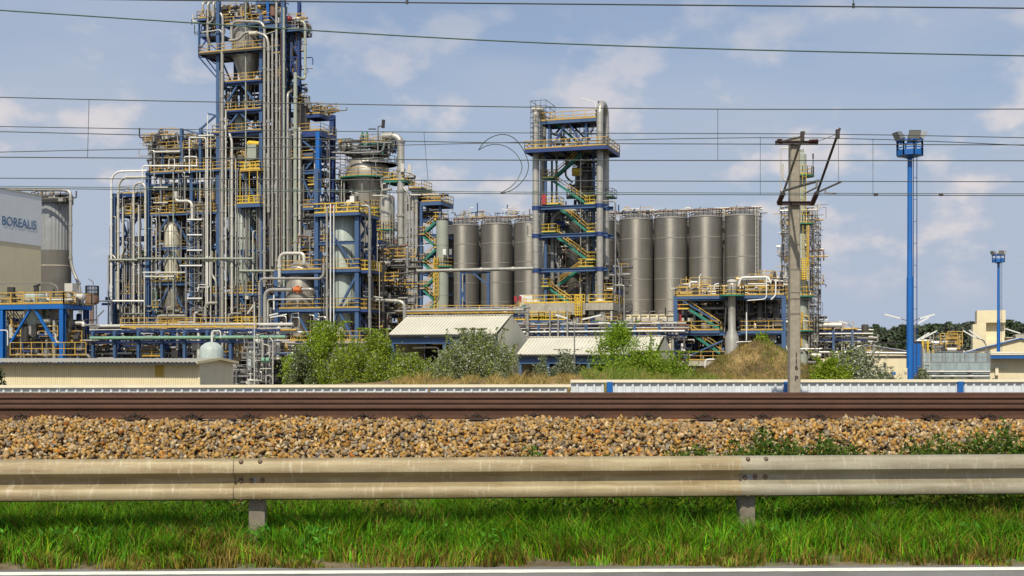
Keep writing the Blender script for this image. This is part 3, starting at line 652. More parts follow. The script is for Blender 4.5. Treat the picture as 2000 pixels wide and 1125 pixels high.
def ch(T, a, b, w=.08, h=.11): return T.part('crossarm', MB().hbeam(a, b, w, h), 'darkbrown')
for y, xa, xb in ((279, 1514, 1598), (397, 1518, 1590)):
    ch(T, pw(xa, y, MD - .22), pw(xb, y, MD - .22)); ch(T, pw(xa, y, MD + .22), pw(xb, y, MD + .22))
def ins(a, b, r=.075):
    a, b = Vector(a), Vector(b); mb = MB(); n = 7; pts = []; rs = []
    for k in range(n * 2 + 1): pts.append(a + (b - a) * (k / (n * 2))); rs.append(r if k % 2 else r * .62)
    T.part('insulator', mb.tube(pts, rs, 12), 'insulator')
D1, D0 = MD - .25, 32.2
def tb(a, b, r, m='tubegrey', name='tube'): T.part(name, MB().tube([Vector(a), Vector(b)], r, 8), m)
ins(pw(1521, 397, D1), pw(1530, 376, D1 - .5)); tb(pw(1530, 376, D1 - .5), pw(1571, 257, D0), .034, 'tubegrey', 'cantilever_tube')
ins(pw(1527, 276, D1), pw(1519, 276, D1 + .1), .07); tb(pw(1527, 276, D1), pw(1566, 267, D0 + .1), .03, name='tie_tube')
tb(pw(1532, 372, D1 - .6), pw(1599, 353, D0), .04, name='registration_tube'); tb(pw(1571, 378, D0 + .3), pw(1597, 365, D0), .025, name='steady_arm'); tb(pw(1596, 353, D0), pw(1594, 367, D0), .025, name='drop_bracket')
ins(pw(1586, 399, D1), pw(1596, 376, D1 - .5)); tb(pw(1596, 376, D1 - .5), pw(1640, 251, D0), .036, 'darkbrown', 'cantilever_tube')
ins(pw(1580, 277, D1), pw(1598, 276, D1), .075); tb(pw(1598, 276, D1), pw(1632, 263, D0), .008, 'wire', 'tie_wire')
tb(pw(1598, 375, D1 - .6), pw(1643, 355, D0), .028, name='registration_tube'); tb(pw(1612, 370, D0 + .2), pw(1612, 378, D0 + .2), .02, name='drop_bracket'); tb(pw(1610, 377, D0 + .2), pw(1633, 378, D0), .02, name='steady_arm')
for px, py in ((1567, 266), (1636, 262)): T.part('clamp', MB().cbox(pw(px, py, D0), .045, .05, .12), 'darkbrown')
def wire_pts(pts, d):
    (x0, y0), (x1, y1) = pts[0], pts[1]; (x2, y2), (x3, y3) = pts[-2], pts[-1]
    P = [(x0 - 1600, y0 - (y1 - y0) / (x1 - x0) * 1600)] + list(pts) + [(x3 + 1600, y3 + (y3 - y2) / (x3 - x2) * 1600)]
    xs_ = np.linspace(P[0][0], P[-1][0], 40); ys_ = np.interp(xs_, [p[0] for p in P], [p[1] for p in P])
    ys_ = np.convolve(np.pad(ys_, 2, mode='edge'), [.1, .2, .4, .2, .1], 'valid'); ys_[0], ys_[-1] = P[0][1], P[-1][1]
    return [pw(x, y, d) for x, y in zip(xs_, ys_)]
def wire(pts, d, r, m, label): q = wire_pts(pts, d); return single('overhead_wire', MB().tube(q, r, 6), m, label, 'wire', q[0], 'overhead railway wires')
wire([(0, -4), (300, 0), (1000, 7), (2000, 16)], 18.2, .011, 'wire', 'topmost dark overhead wire with small clips crossing the tall tower top')
for px in (795, 1667):
    y = np.interp(px, [300, 1000, 2000], [0, 7, 16]); p = pw(px, y, 18.2)
    single('dropper_wire', MB().tube([p, p + Vector((0, 0, 1.0))], .006, 6).tube([p - Vector((0, 0, .02)), p + Vector((0, 0, .05))], .02, 6), 'wire', 'short dropper hanging on the topmost overhead wire', 'dropper', p, 'droppers on the topmost wire')
wire([(0, 20), (300, 40), (600, 59), (1000, 83), (1500, 99), (2000, 109)], 23, .013, 'greenwire', 'greenish wire sloping down across the tall tower, second from the top')
wire([(0, 257), (420, 267), (830, 277), (1000, 280), (2000, 283)], 33.5, .013, 'wire', 'plain thin feeder wire passing just under the mast crossarm')
def catenary(label, d, car, con, drops, dbl=False):
    q = wire_pts(car, d); T = Thing('catenary_line', label, 'overhead line', q[0], 'catenary lines over the tracks')
    T.part('carrier_wire', MB().tube(q, .011, 6), 'wire'); c = wire_pts(con, d - .02); T.part('contact_wire', MB().tube(c, .012, 6), 'wire')
    if dbl: T.part('contact_wire', MB().tube([p + Vector((0, .1, .06)) for p in c], .010, 6), 'greenwire')
    f = lambda P, x: float(np.interp(x, [p[0] for p in P], [p[1] for p in P]))
    for x0, x1 in drops: T.part('dropper', MB().tube([pw(x0, f(car, x0), d), pw(x1, f(con, x1), d)], .006, 5), 'wire')
    return T
catenary('catenary line with high carrier wire and long droppers, well above the others', 27, [(0, 190), (175, 195), (1000, 209), (1400, 214), (2000, 213)], [(0, 307), (1000, 313), (2000, 314)], [(174, 171), (1402, 1402)])
catenary('catenary line carried by the cantilever with the longer free tube', 32, [(0, 247), (340, 253), (1000, 260), (1640, 261), (2000, 269)], [(0, 348), (1000, 353), (2000, 355)], [(828, 836), (1637, 1638)])
t3 = catenary('lowest catenary line with a doubled contact wire', 32.6, [(0, 297), (300, 290), (700, 286), (1000, 278), (1485, 267), (1640, 267), (2000, 284)], [(0, 367), (1000, 379), (2000, 382)], [(1485, 1485), (1705, 1705)], True)
for px in (1711, 1838): t3.part('splice_clamp', MB().cbox(pw(px, 380.5, 32.55), .05, .03, .03), 'darkbrown')
T = Thing('hanging_wire_loop', 'large crescent loop of slack wire hanging between the overhead lines', 'wire loop', pw(980, 378, 32.1))
for name, pts in (('outer_strand', [(935, 293), (944, 278), (960, 267), (982, 261), (1002, 267), (1020, 287), (1031, 312), (1033, 328), (1026, 348), (1010, 365), (995, 374), (978, 378)]), ('inner_strand', [(935, 293), (950, 284), (971, 281), (990, 286), (1008, 299), (1019, 318), (1020, 330), (1012, 350), (998, 366), (978, 377)])):
    P = [pw(x, y, 32.1 + .25 * math.sin(i * .6)) for i, (x, y) in enumerate(pts)]; T.part(name, MB().tube(arc_fillet(P, .6, 4), .011, 6), 'wire')
# ================================================================ THE PLANT
# ---------------------------------------------------------------- tall process tower
fr = Fr(427, 183, vs=.57)
T = Thing('process_tower', 'tallest blue steel process tower with grey riser pipes and hopper', 'tower', base_of(fr, 470, 4))
U = [fr.u(p) for p in (427, 511, 554)]
zz = lambda y, px=470: fr.z(y, px)
for i, (px, yt, ytb) in enumerate(((427, 0, 30), (511, 30, 30), (554, -25, -5))):
    column(T, fr, px, yt, None, .55, 0); 
    u = U[i]; T.part('column', MB().hbeam(fr.W(u, 8.5, GZ), fr.W(u, 8.5, zz(ytb)), .45, .48, ref=fr.ax()[1]), 'deepblue')  # rear columns in the darker blue, shade put into the colour
LV = [98, 160, 216, 259, 337, 404, 486, 576, 625]
for y in LV: beams_uv(T, fr, U, [0, 8.5], zz(y) - .35, .25, .38)
for a, b in zip(LV[:-1], LV[1:]):
    T.part('brace', MB().bar(fr.W(U[0], 8.5, zz(a) - .4), fr.W(U[1], 8.5, zz(b)), .2), 'deepblue'); T.part('brace', MB().bar(fr.W(U[1], 8.5, zz(a) - .4), fr.W(U[0], 8.5, zz(b)), .2), 'deepblue')
    T.part('brace', MB().bar(fr.W(U[2], .3, zz(a) - .4), fr.W(U[2], 8.2, zz(b)), .2), 'blue'); T.part('brace', MB().bar(fr.W(U[0], .3, zz(a) - .4), fr.W(U[0], 8.2, zz(b)), .2), 'blue')
for ap, l, r in (((468, 163), (440, 207), (505, 207)), ((468, 221), (441, 254), (503, 254)), ((465, 405), (436, 482), (509, 478)), ((468, 488), (441, 566), (503, 566)), ((467, 580), (442, 628), (496, 628)), ((470, 339), (440, 398), (505, 398))):
    brace(T, fr, (ap[0] - 2, ap[1], 0), (*l, 0), .3); brace(T, fr, (ap[0] + 2, ap[1], 0), (*r, 0), .3)
platform(T, fr, 387, 512, 98, -1.2, 7.5, th=.25, edge='darksteel')  # edge beams near-black in place of blue steel shaded by the deck
platform(T, fr, 437, 511, 157, -.6, 8, sp=1.3, edge='deepblue', th=.2); platform(T, fr, 427, 511, 214, -.5, 8, edge='deepblue', th=.2); platform(T, fr, 414, 511, 256, -.5, 8, edge='deepblue', th=.2)  # edge beams in darker blue, shade under the decks put into the colour
platform(T, fr, 441, 511, 330, -.3, 8); platform(T, fr, 437, 462, 402, -.3, 8); platform(T, fr, 398, 506, 573, -.4, 8)
platform(T, fr, 467, 509, 331, -1.9, 0, edge='yellow', th=.15, rail='brightyellow', sp=.9, t=.1); platform(T, fr, 461, 508, 397, -1.9, 0, edge='blue', th=.5, rail='brightyellow', sp=.9, t=.1)
platform(T, fr, 384, 403, 35, -1.0, 6, rail='yellow', sp=.9); platform(T, fr, 437, 527, 44, 0, 8, rail='yellow'); platform(T, fr, 505, 560, 47, -.5, 8.5, rail=None, th=.5)
platform(T, fr, 556, 585, 56, 0, 7, rail='galv'); platform(T, fr, 511, 556, 104, 1.2, 8); platform(T, fr, 511, 556, 62, 1.2, 8)
for y in (160, 216, 259, 300, 337, 404, 470, 520, 576): platform(T, fr, 513, 553, y, 2.2, 8.2, edge='deepblue', rail='yellow', sides='F')
for px in (469, 487, 503): vpipe(T, fr, px, 331, 397, 1.6, -1.8, 'brightyellow', col=False, name='cage_post')
# cantilevered left head
for px, y0, y1 in ((389, 35, 98), (389, 98, 112), (408, 66, 98)): column(T, fr, px, y0, y1, .26, 0, 'blue')
for a, b in (((389, 112), (426, 155)), ((389, 103), (426, 128)), ((398, 108), (426, 145)), ((389, 112), (425, 112)), ((389, 98), (409, 70)), ((389, 70), (425, 98)), ((389, 40), (410, 68)), ((389, 68), (412, 42))):
    brace(T, fr, (*a, 0), (*b, 0), .17, 'deepblue'); brace(T, fr, (*a, 6), (*b, 6), .17, 'deepblue')
platform(T, fr, 388, 427, 66, 0, 6, rail=None)
# top block
column(T, fr, 524, -25, 46, .42, .5, 'brightblue'); column(T, fr, 503, -10, 20, .25, 3, 'blue'); brace(T, fr, (504, 19, .5), (523, 46, .5), .3, 'blue'); brace(T, fr, (540, 25, 3), (552, -10, 3), .2, 'deepblue')
brace(T, fr, (500, 7, .5), (556, 5, .5), .35, 'blue'); brace(T, fr, (526, 30, .5), (545, 48, .5), .2, 'blue')
lathe(T, 'dosing_hopper', fr, 516, 3, [(6.5, -20), (6.5, 12), (1.5, 33), (1.5, 45)], 'darkvessel')
clutter(T, fr, 430, 520, 12, 42, 1, 7, 170, 31); clutter(T, fr, 520, 556, -5, 60, 1, 11, 60, 32); clutter(T, fr, 395, 430, 28, 66, 1, 5, 50, 33)
# right lattice
column(T, fr, 584, 55, 168, .3, 2, 'deepblue'); column(T, fr, 566, 60, 250, .3, 6, 'deepblue')
for a, b in (((556, 62), (584, 110)), ((571, 62), (584, 108)), ((556, 110), (571, 60)), ((584, 112), (556, 112)), ((556, 115), (584, 165)), ((556, 162), (575, 115)), ((571, 112), (582, 160)), ((584, 165), (556, 165)), ((556, 168), (580, 205)), ((556, 60), (585, 60))):
    brace(T, fr, (*a, 2), (*b, 2), .2, 'deepblue'); brace(T, fr, (*a, 7), (*b, 7), .2, 'deepblue')
T.part('motor', MB().tube([fr.P(559, 36, 2), fr.P(570, 38, 2)], .35, 10), 'red'); clutter(T, fr, 556, 586, 36, 54, 1, 6, 50, 34); clutter(T, fr, 556, 582, 62, 200, 2, 7, 120, 35, mix=(2, 1, 4, .5, 1, .3, 4, .6))
# vessels in the tower
H1 = Thing('upper_hopper', 'large grey conical hopper hung high inside the tallest tower', 'hopper', fr.W(fr.u(483, 4), 4, zz(205)))
lathe(H1, 'shell', fr, 483, 4, [(6, 42), (22, 46), (30, 54), (30, 108), (8, 172), (4, 178), (4, 212)], 'vessel', bands=7)
H2 = Thing('small_hopper', 'small grey hopper above the green cabinet in the tallest tower', 'hopper', fr.W(fr.u(471, 4), 4, zz(256)))
lathe(H2, 'shell', fr, 471, 4, [(4, 222), (11, 228), (13, 254)], 'vesselgreen')
C1 = Thing('cabinet', 'pale green cabinet with yellow lid on the tower basket', 'cabinet', fr.W(fr.u(492, -.2), -.2, zz(312)))
C1.part('body', MB().box(fr.P(483, 312, -.6), fr.ax()[0] * 1.45, fr.ax()[1] * 1.2, (0, 0, 2.2)), 'palegreen'); C1.part('lid', MB().tube([fr.P(485, 281, 0), fr.P(487, 279, 0), fr.P(507, 281, 0)], .35, 10), 'brightyellow')
for yy, a, b, rr in ((312, 335, 425, 12), (312, 440, 482, 11)):
    D_ = Thing('horizontal_drum', 'dark horizontal drum lying under the upper left deck' if a < 400 else 'dark horizontal drum beside the green cabinet', 'drum', fr.P(a, yy + rr, 3))
    r = fr.m(rr, a, 3); D_.part('shell', MB().tube([fr.P(a, yy, 3), fr.P(a + 3, yy, 3), fr.P(b - 3, yy, 3), fr.P(b, yy, 3)], [r * .5, r, r, r * .5], 20), 'darkvessel')
    for px in (a + 10, b - 10): D_.part('saddle', MB().cbox(fr.P(px, yy + rr, 3), .25, r * .8, .35, fr.ax()), 'blue')
V1 = Thing('reactor_vessel', 'tall streaked grey-green reactor standing in the base of the tallest tower', 'vessel', fr.W(fr.u(475, 4), 4, zz(600)))
lathe(V1, 'shell', fr, 475, 4, [(8, 400), (24, 406), (29, 418), (29, 545), (12, 600), (6, 606), (6, 630)], 'vesselgreen', bands=6)
V1.part('reinforcing_band', MB().lathe(*fr.W(fr.u(475, 4), 4, 0)[:2], [(fr.m(30, 475, 4), zz(466)), (fr.m(30, 475, 4), zz(463))], 28), 'darksteel')
for k in range(7):
    a = R(200 + k * 22); c = fr.W(fr.u(475, 4), 4, 0); r = fr.m(30.3, 475, 4); p = Vector((c.x + r * math.cos(a), c.y + r * math.sin(a), 0)); V1.part('stiffening_rib', MB().bar(p + Vector((0, 0, zz(545))), p + Vector((0, 0, zz(470))), .12, .12), 'vesselgreen')
# risers in front of the tower
for px, y0, y1, wpx, m in ((434, 100, 638, 6.5, 'clad'), (429.5, 140, 640, 2.2, 'galv'), (441, 214, 632, 3.4, 'cladwhite'), (480, -15, 400, 2.6, 'palegreen'), (480, 400, 618, 2.2, 'palegreen'), (532, 66, 520, 4, 'clad'), (540, -20, 560, 5, 'clad'),
                           (546, 106, 500, 2.4, 'clad'), (554.5, 15, 560, 4.6, 'palegreen'), (577, 142, 520, 7.6, 'palegreen'), (585, 249, 525, 4.6, 'cladwhite'), (487, 400, 500, 2.4, 'palegreen'), (549, 60, 560, 1.6, 'rustbrown'), (536, 120, 540, 1.6, 'darksteel'), (528.5, 250, 560, 1.6, 'galv'), (569, 230, 560, 1.8, 'galv'), (559, 120, 560, 1.4, 'darksteel')):
    vpipe(T, fr, px, y0, y1, wpx, -1.0 if wpx > 3 else -.5, m)
vpipe(T, fr, 540, 75, 92, 6.6, -1.0, 'clad', col=False, name='pipe_sleeve'); vpipe(T, fr, 540, 172, 184, 6.6, -1.0, 'clad', col=False, name='pipe_sleeve'); vpipe(T, fr, 540, 264, 279, 6.6, -1.0, 'clad', col=False, name='pipe_sleeve'); vpipe(T, fr, 538.5, 360, 378, 6.2, -1.0, 'clad', col=False, name='pipe_sleeve')
pipe(T, fr, [(562, 560, -1), (562, 181, -1), (569, 179, 1)], 5, 'clad')
pipe(T, fr, [(452, 76, -.8), (452, 41, -.8), (516.5, 43, -.8), (516.5, 560, -.8)], 5.6, 'clad', bend=1.3); vpipe(T, fr, 516.5, 82, 94, 7.5, -.8, 'clad', col=False, name='pipe_sleeve')
pipe(T, fr, [(448, 79, -1), (466, 78, -1), (478, 63, -1), (500, 63, -1), (520, 70, -1), (524.5, 84, -1), (524.5, 415, -1)], 5.5, 'clad', bend=.9); T.part('pipe_box', MB().tube([fr.P(488, 66, -1), fr.P(503, 65, -1)], .36, 10), 'vesselpale'); vpipe(T, fr, 524.5, 92, 100, 7.5, -1, 'clad', col=False, name='pipe_sleeve')
pipe(T, fr, [(524.5, 415, -1), (524.5, 388, -1), (523, 300, -1)], 6, 'clad'); 
pipe(T, fr, [(515, 68, -1), (537, 61, -1)], 1.6, 'cladwhite', col=False)
pipe(T, fr, [(580, 41, 1), (596, 43, 1), (596, 157, 1), (579, 150, -1)], 5.2, 'palegreen', bend=.9)
for a, b, yb in ((396, 404, 25), (406, 414, 27), (416.5, 424, 27)):
    pipe(T, fr, [(a, yb, -.6), (a, 4.5, -.6), (a + 12, 4.5, .6), (a + 13, 28, 1.2)], 4.6, 'clad', bend=.5, col=False); vpipe(T, fr, a, 16 if a < 400 else 24, 22 if a < 400 else 33, 6.4, -.6, 'clad', col=False, name='pipe_sleeve')
pipe(T, fr, [(396, 22, -.6), (396, 30, -.6), (405, 40, -.6)], 4, 'clad', bend=.5, col=False); pipe(T, fr, [(416.5, 30, -.6), (416, 38, -.6), (406, 48, -.6)], 4, 'clad', bend=.5, col=False)
pipe(T, fr, [(405.5, 25, -.6), (405.5, 72, -.6), (411, 90, 0)], 5.2, 'vessel', bend=.5); pipe(T, fr, [(424, 6, 2), (448, 24, 2), (452, 30, 2)], 4.5, 'clad', col=False)
pipe(T, fr, [(431, 26, -.9), (435, 33, -.9), (436, 98, -.9)], 5, 'clad', bend=.5); pipe(T, fr, [(394, 63, -.7), (411, 61, -.7), (430, 58, -.7), (434, 66, -.7), (434, 100, -.7)], 2.4, 'cladwhite', bend=.4, col=False)
pipe(T, fr, [(448, 261, -.8), (453, 275, -.8), (453, 622, -.8)], 4.8, 'cladwhite', bend=.8); pipe(T, fr, [(440, 400, -.8), (441, 630, -.8)], 3, 'galv')
pipe(T, fr, [(494, 575, -.7), (494, 451, -.7), (501, 452, 0)], 2.6, 'cladwhite', col=False)
pipe(T, fr, [(468, 529, -.8), (541, 529, -.8)], 4.6, 'palegreen')
pipe(T, fr, [(414, 490, -1), (414, 538, -1), (422, 548, -1), (422, 615, -1)], 4.2, 'clad', bend=.5)
pipe(T, fr, [(401, 625, -1), (401, 592, -1), (425, 592, -1)], 6.5, 'clad', bend=1.0); pipe(T, fr, [(447, 636, -1.2), (447, 612, -1.2), (472, 612, -1.2)], 3, 'clad', bend=.8)
pipe(T, fr, [(484, 613, -1.2), (496, 596, -1.2)], 5, 'cladwhite', col=False); vpipe(T, fr, 495.5, 580, 640, 3, -1.2, 'galv')
platform(T, fr, 455, 503, 633, -2.0, 0, rail='brightyellow', edge=None, sp=.7)
clutter(T, fr, 437, 556, 262, 332, 2, 8, 255, 36); clutter(T, fr, 430, 556, 335, 402, 3, 8, 204, 37); clutter(T, fr, 505, 560, 400, 640, 1, 8, 442, 38); clutter(T, fr, 400, 510, 575, 640, -.5, 7, 340, 39); clutter(T, fr, 440, 510, 160, 258, 3, 13, 90, 40); clutter(T, fr, 428, 510, 402, 575, 6.5, 15, 90, 41); clutter(T, fr, 512, 556, 60, 260, 2.5, 8, 180, 42)
for y in (585, 480, 395): T.part('shade_sheet', MB().box(fr.W(U[0] + .4, 8.9, zz(y + 85)), fr.ax()[0] * (U[2] - U[0] - .8), fr.ax()[1] * .08, (0, 0, 6.0)), 'darkvessel')  # dark sheets standing in for shade inside the tower
runs(T, fr, 436, 512, 262, 632, -.5, 16, 901); runs(T, fr, 512, 590, 200, 632, -.4, 26, 902)
# ---------------------------------------------------------------- left module with upper decks
T = Thing('left_process_frame', 'wide blue steel process frame left of the tallest tower', 'process frame', base_of(fr, 340, 4))
UL = [fr.u(p) for p in (290, 375, 426)]
for px, yt, w_ in ((290, 334, .62), (375, 334, .5)): column(T, fr, px, yt, None, w_)
for px in (290, 375, 421): T.part('column', MB().hbeam(fr.W(fr.u(px), 8.5, GZ), fr.W(fr.u(px), 8.5, zz(334, 340)), .4, .42, ref=fr.ax()[1]), 'deepblue')
for px, y0 in ((355, 251), (392, 250)): column(T, fr, px, y0, 334, .42); column(T, fr, px, y0 + 6, 334, .3, 7, 'deepblue')
column(T, fr, 317, 291, 334, .25)
for px in (353, 361): column(T, fr, px, 334, 362, .36)
for y, h_ in ((336, .55), (360, .3), (418, .4), (485, .45), (553, .75), (620, .3)): beams_uv(T, fr, UL, [0, 8.5], zz(y, 340), .26, h_)
for a, b in (((312, 339), (303, 352)), ((314, 339), (330, 355)), ((352, 339), (340, 352)), ((364, 340), (374, 356)), ((398, 339), (381, 357)), ((411, 350), (425, 362)), ((330, 423), (296, 478)), ((338, 423), (372, 478)), ((331, 490), (293, 545)), ((338, 490), (372, 545)), ((331, 560), (302, 615)), ((337, 560), (362, 612)), ((355, 252), (392, 262)), ((392, 256), (421, 262)), ((393, 251), (421, 226)), ((420, 225), (405, 222))):
    brace(T, fr, (*a, 0), (*b, 0), .26)
for a, b in (((290, 420), (375, 485)), ((375, 420), (290, 485)), ((290, 490), (375, 550)), ((375, 490), (290, 550)), ((290, 560), (375, 620)), ((375, 340), (421, 415)), ((421, 340), (375, 415))): brace(T, fr, (*a, 8.5), (*b, 8.5), .22, 'deepblue')
platform(T, fr, 292, 452, 333, -.8, 8.5, th=.2); platform(T, fr, 308, 425, 289, 0, 8, edge='darksteel', th=.25); platform(T, fr, 292, 424, 415, -.4, 8.2); platform(T, fr, 300, 372, 484, 3, 8, edge=None); platform(T, fr, 294, 365, 549, -.3, 3, edge=None, rail='brightyellow', sides='F'); platform(T, fr, 292, 372, 378, 1.5, 8, edge=None)
pipe(T, fr, [(291, 298, -.5), (300, 297, -.5), (352, 296, -.5)], 4.6, 'cladwhite'); pipe(T, fr, [(279, 352, -.8), (279, 324, -.8), (386, 324, -.8)], 3.4, 'white', bend=.5)
pipe(T, fr, [(370, 338, -1), (370, 268, -1), (384, 268, -1)], 2.4, 'white', bend=.3); pipe(T, fr, [(374, 269, -1), (402.5, 269, -1), (402.5, 632, -1)], 3.2, 'cladwhite', bend=.4); vpipe(T, fr, 405.5, 222, 600, 2, -1, 'white', col=False); pipe(T, fr, [(388, 265, -1), (418, 264, -1)], 2.6, 'white'); vpipe(T, fr, 411.5, 256, 636, 2, -1, 'cladwhite'); vpipe(T, fr, 338.5, 325, 628, 2.4, -1, 'palegreen')
pipe(T, fr, [(384, 325, -.8), (384, 306, -.8), (360, 306, -.8), (360, 316, -.8)], 2.4, 'white', bend=.3, col=False); pipe(T, fr, [(330, 330, -.8), (330, 310, -.8), (341, 310, -.8), (341, 330, -.8)], 1.8, 'white', bend=.3, col=False)
vpipe(T, fr, 314, 347, 412, 5, -.2, 'galv', name='standpipe'); 
for y in (366, 396): pipe(T, fr, [(300, y, -.6), (328, y, -.6)], 3, 'cladwhite', col=False)
pipe(T, fr, [(344, 380, -.8), (344, 393, -.8), (375.5, 393, -.8), (375.5, 430, -.8)], 6, 'cladwhite', bend=.9); pipe(T, fr, [(344, 386, -.8), (344, 374, -.8)], 7.5, 'cladwhite', col=False)
vpipe(T, fr, 387, 404, 560, 5, -.2, 'galv'); vpipe(T, fr, 395, 398, 600, 1.6, -.4, 'darksteel'); vpipe(T, fr, 399, 400, 560, 2.6, -.3, 'rustbrown')
scaffold(T, fr, 365, 395, 395, 640, -.9, .9, 2, 14, .07, 'galv', name='pipe_support_lattice')
for y in (429, 459, 489, 519, 583): pipe(T, fr, [(366 if y != 519 else 351, y, -1.1), (395, y, -1.1)], 3.2, 'white', col=False, name='insulated_bar')
vpipe(T, fr, 363.5, 495, 625, 4.6, -1.0, 'galv')
for y in (532, 540): pipe(T, fr, [(279 + (y - 532) * .5, y, -1.2), (340 if y == 540 else 362, y, -1.2)], 2.4, 'white', col=False)
pipe(T, fr, [(282, 530, -1.2), (282, 632, -1.2)], 2.6, 'cladwhite'); pipe(T, fr, [(308, 634, -1), (308, 617, -1), (362, 617, -1)], 6, 'clad', bend=1.0); pipe(T, fr, [(238, 632, -1), (240, 613, -1), (281, 613, -1)], 3, 'galv', bend=.5)
pipe(T, fr, [(344, 655, -1.6), (344, 629, -1.6), (380, 629, -1.6)], 1.8, 'white', col=False, bend=.3); pipe(T, fr, [(386, 610, -1.6), (380, 612, -1.6), (380, 654, -1.6), (386, 655, -1.6)], 4.6, 'cladwhite', bend=.4)
pipe(T, fr, [(388, 566, -1), (388, 556, -1), (404, 556, -1), (404, 500, -1)], 1.6, 'white', bend=.2, col=False); pipe(T, fr, [(386, 570, -1), (386, 561, -1), (409, 561, -1), (409, 500, -1)], 1.6, 'white', bend=.2, col=False)
for px in (306, 299): vpipe(T, fr, px, 568, 612, 3.2 if px == 306 else 1.8, -.3, 'greenpipe', col=False)
clutter(T, fr, 294, 425, 262, 332, .5, 8, 323, 51); clutter(T, fr, 296, 424, 362, 412, 0, 8, 255, 52); clutter(T, fr, 296, 424, 420, 548, 4, 8, 255, 53); clutter(T, fr, 380, 425, 400, 640, 0, 8, 255, 54); clutter(T, fr, 230, 425, 600, 640, -1, 6, 323, 55, big=.8); clutter(T, fr, 296, 372, 555, 620, 1, 13, 60, 56)
for y0 in (548, 415): T.part('shade_sheet', MB().box(fr.W(UL[0] + .4, 8.9, zz(y0, 340)), fr.ax()[0] * 7, fr.ax()[1] * .08, (0, 0, 5.0)), 'darkvessel')  # dark sheets behind the frame painted in as interior shade
V_ = Thing('column_vessel', 'cream lit upright vessel between crossed braces in the left frame', 'vessel', fr.W(fr.u(339, 3), 3, zz(560, 339)))
lathe(V_, 'shell', fr, 337, 3, [(3, 426), (11, 430), (16, 440), (16, 560)], 'vesselpale', bands=5)
V_ = Thing('column_vessel', 'grey upright vessel standing at ground level in the left frame', 'vessel', fr.W(fr.u(341, 3), 3, GZ))
lathe(V_, 'shell', fr, 341, 3, [(14, 556), (20, 562), (20, 628), (18, 632), (18, 660)], 'vessel', bands=4)
runs(T, fr, 296, 425, 270, 420, -.6, 22, 903, (.15, .6)); runs(T, fr, 294, 425, 400, 632, -.6, 30, 904, (.2, .8)); p = fr.P(310.5, 272, 0); single('deck_lamp', MB().tube([fr.P(311.5, 290, .2), fr.P(311.5, 255, .2), fr.P(320, 252, .2)], .06, 6, .2), 'darksteel', 'thin lamp pole on the upper deck rim of the left frame', 'lamp', p)
# ---------------------------------------------------------------- far-left annex
T = Thing('pipe_annex_frame', 'deep blue braced steel annex with white cane-shaped pipes', 'process frame', base_of(fr, 250, 4))
ua = [fr.u(p) for p in (224, 256, 284)]
column(T, fr, 224, 378, None, .55, 0, 'blue'); column(T, fr, 256, 430, None, .4, 1.5, 'deepblue'); column(T, fr, 222, 382, None, .4, 7, 'deepblue'); column(T, fr, 256, 382, None, .4, 7, 'deepblue')
for y in (381, 418, 464, 505, 580, 590): beams_uv(T, fr, ua, [1.5, 7], zz(y, 250), .3, .5, 'deepblue')
for a, b in (((236, 424), (256, 480)), ((270, 424), (233, 480)), ((236, 468), (268, 505)), ((256, 468), (232, 510)), ((222, 512), (232, 560)), ((240, 512), (229, 560)), ((228, 520), (243, 600)), ((246, 512), (262, 570)), ((268, 505), (290, 530))): brace(T, fr, (*a, 1.5), (*b, 1.5), .3, 'deepblue')
platform(T, fr, 232, 287, 377, 0, 7, m='green', edge='deepblue', th=.5); platform(T, fr, 240, 285, 417, 1, 7, edge=None, rail='brightyellow'); platform(T, fr, 240, 284, 499, 1, 7, edge=None); platform(T, fr, 236, 283, 574, .5, 7, edge='deepblue', th=.6, m='grating'); platform(T, fr, 205, 222, 580, .5, 3, edge='deepblue', th=.5, rail=None)
pipe(T, fr, [(217.5, 640, -.8), (217.5, 335, -.8), (288, 333.5, -.8)], 4, 'white', bend=2.0); pipe(T, fr, [(231, 605, -.8), (231, 346.5, -.8), (286, 345.5, -.8)], 4.6, 'cladwhite', bend=2.0); pipe(T, fr, [(261, 625, -.8), (261, 358, -.8), (284, 357, -.8), (284, 500, -.8)], 4.4, 'cladwhite', bend=1.3)
pipe(T, fr, [(212, 640, -.8), (212, 498, -.8), (220, 498, -.8), (226, 505, -.8)], 3.4, 'clad', bend=.3); pipe(T, fr, [(214, 507.5, -1.1), (272, 507.5, -1.1)], 4.2, 'palegreen', col=False); pipe(T, fr, [(268, 505, -1.3), (496, 505, -1.3)], 3.8, 'palegreen')
pipe(T, fr, [(240, 404, -.6), (240, 492, -.6), (236, 502, -.6), (236, 515, -.6)], 3.8, 'cladwhite', bend=.4); vpipe(T, fr, 271, 400, 632, 3.2, -.7, 'cladwhite'); vpipe(T, fr, 253, 430, 632, 2, -.6, 'galv'); vpipe(T, fr, 243.5, 512, 632, 2.4, -.6, 'clad'); vpipe(T, fr, 275, 370, 632, 1.8, -.3, 'galv')
pipe(T, fr, [(205, 588, -1.2), (282, 588, -1.2)], 4, 'white', col=False); pipe(T, fr, [(188, 660, -1.2), (188, 588, -1.2), (212, 588, -1.2)], 3, 'white', bend=.6, col=False); brace(T, fr, (200, 594, 1), (222, 594, 1), .4, 'deepblue')
vpipe(T, fr, 228, 530, 590, 6, -.4, 'clad')
stair(T, fr, (250, 400), (268, 414), 3); stair(T, fr, (256, 480), (284, 500), 3, rail='rustbrown')
clutter(T, fr, 236, 286, 385, 416, 1.5, 6.5, 102, 61); clutter(T, fr, 236, 286, 555, 578, 1, 6.5, 187, 62, mix=(2, 1, 1, 2, .5, 3, .5, 1.4), big=.7); clutter(T, fr, 225, 286, 500, 640, 2, 7, 187, 63)
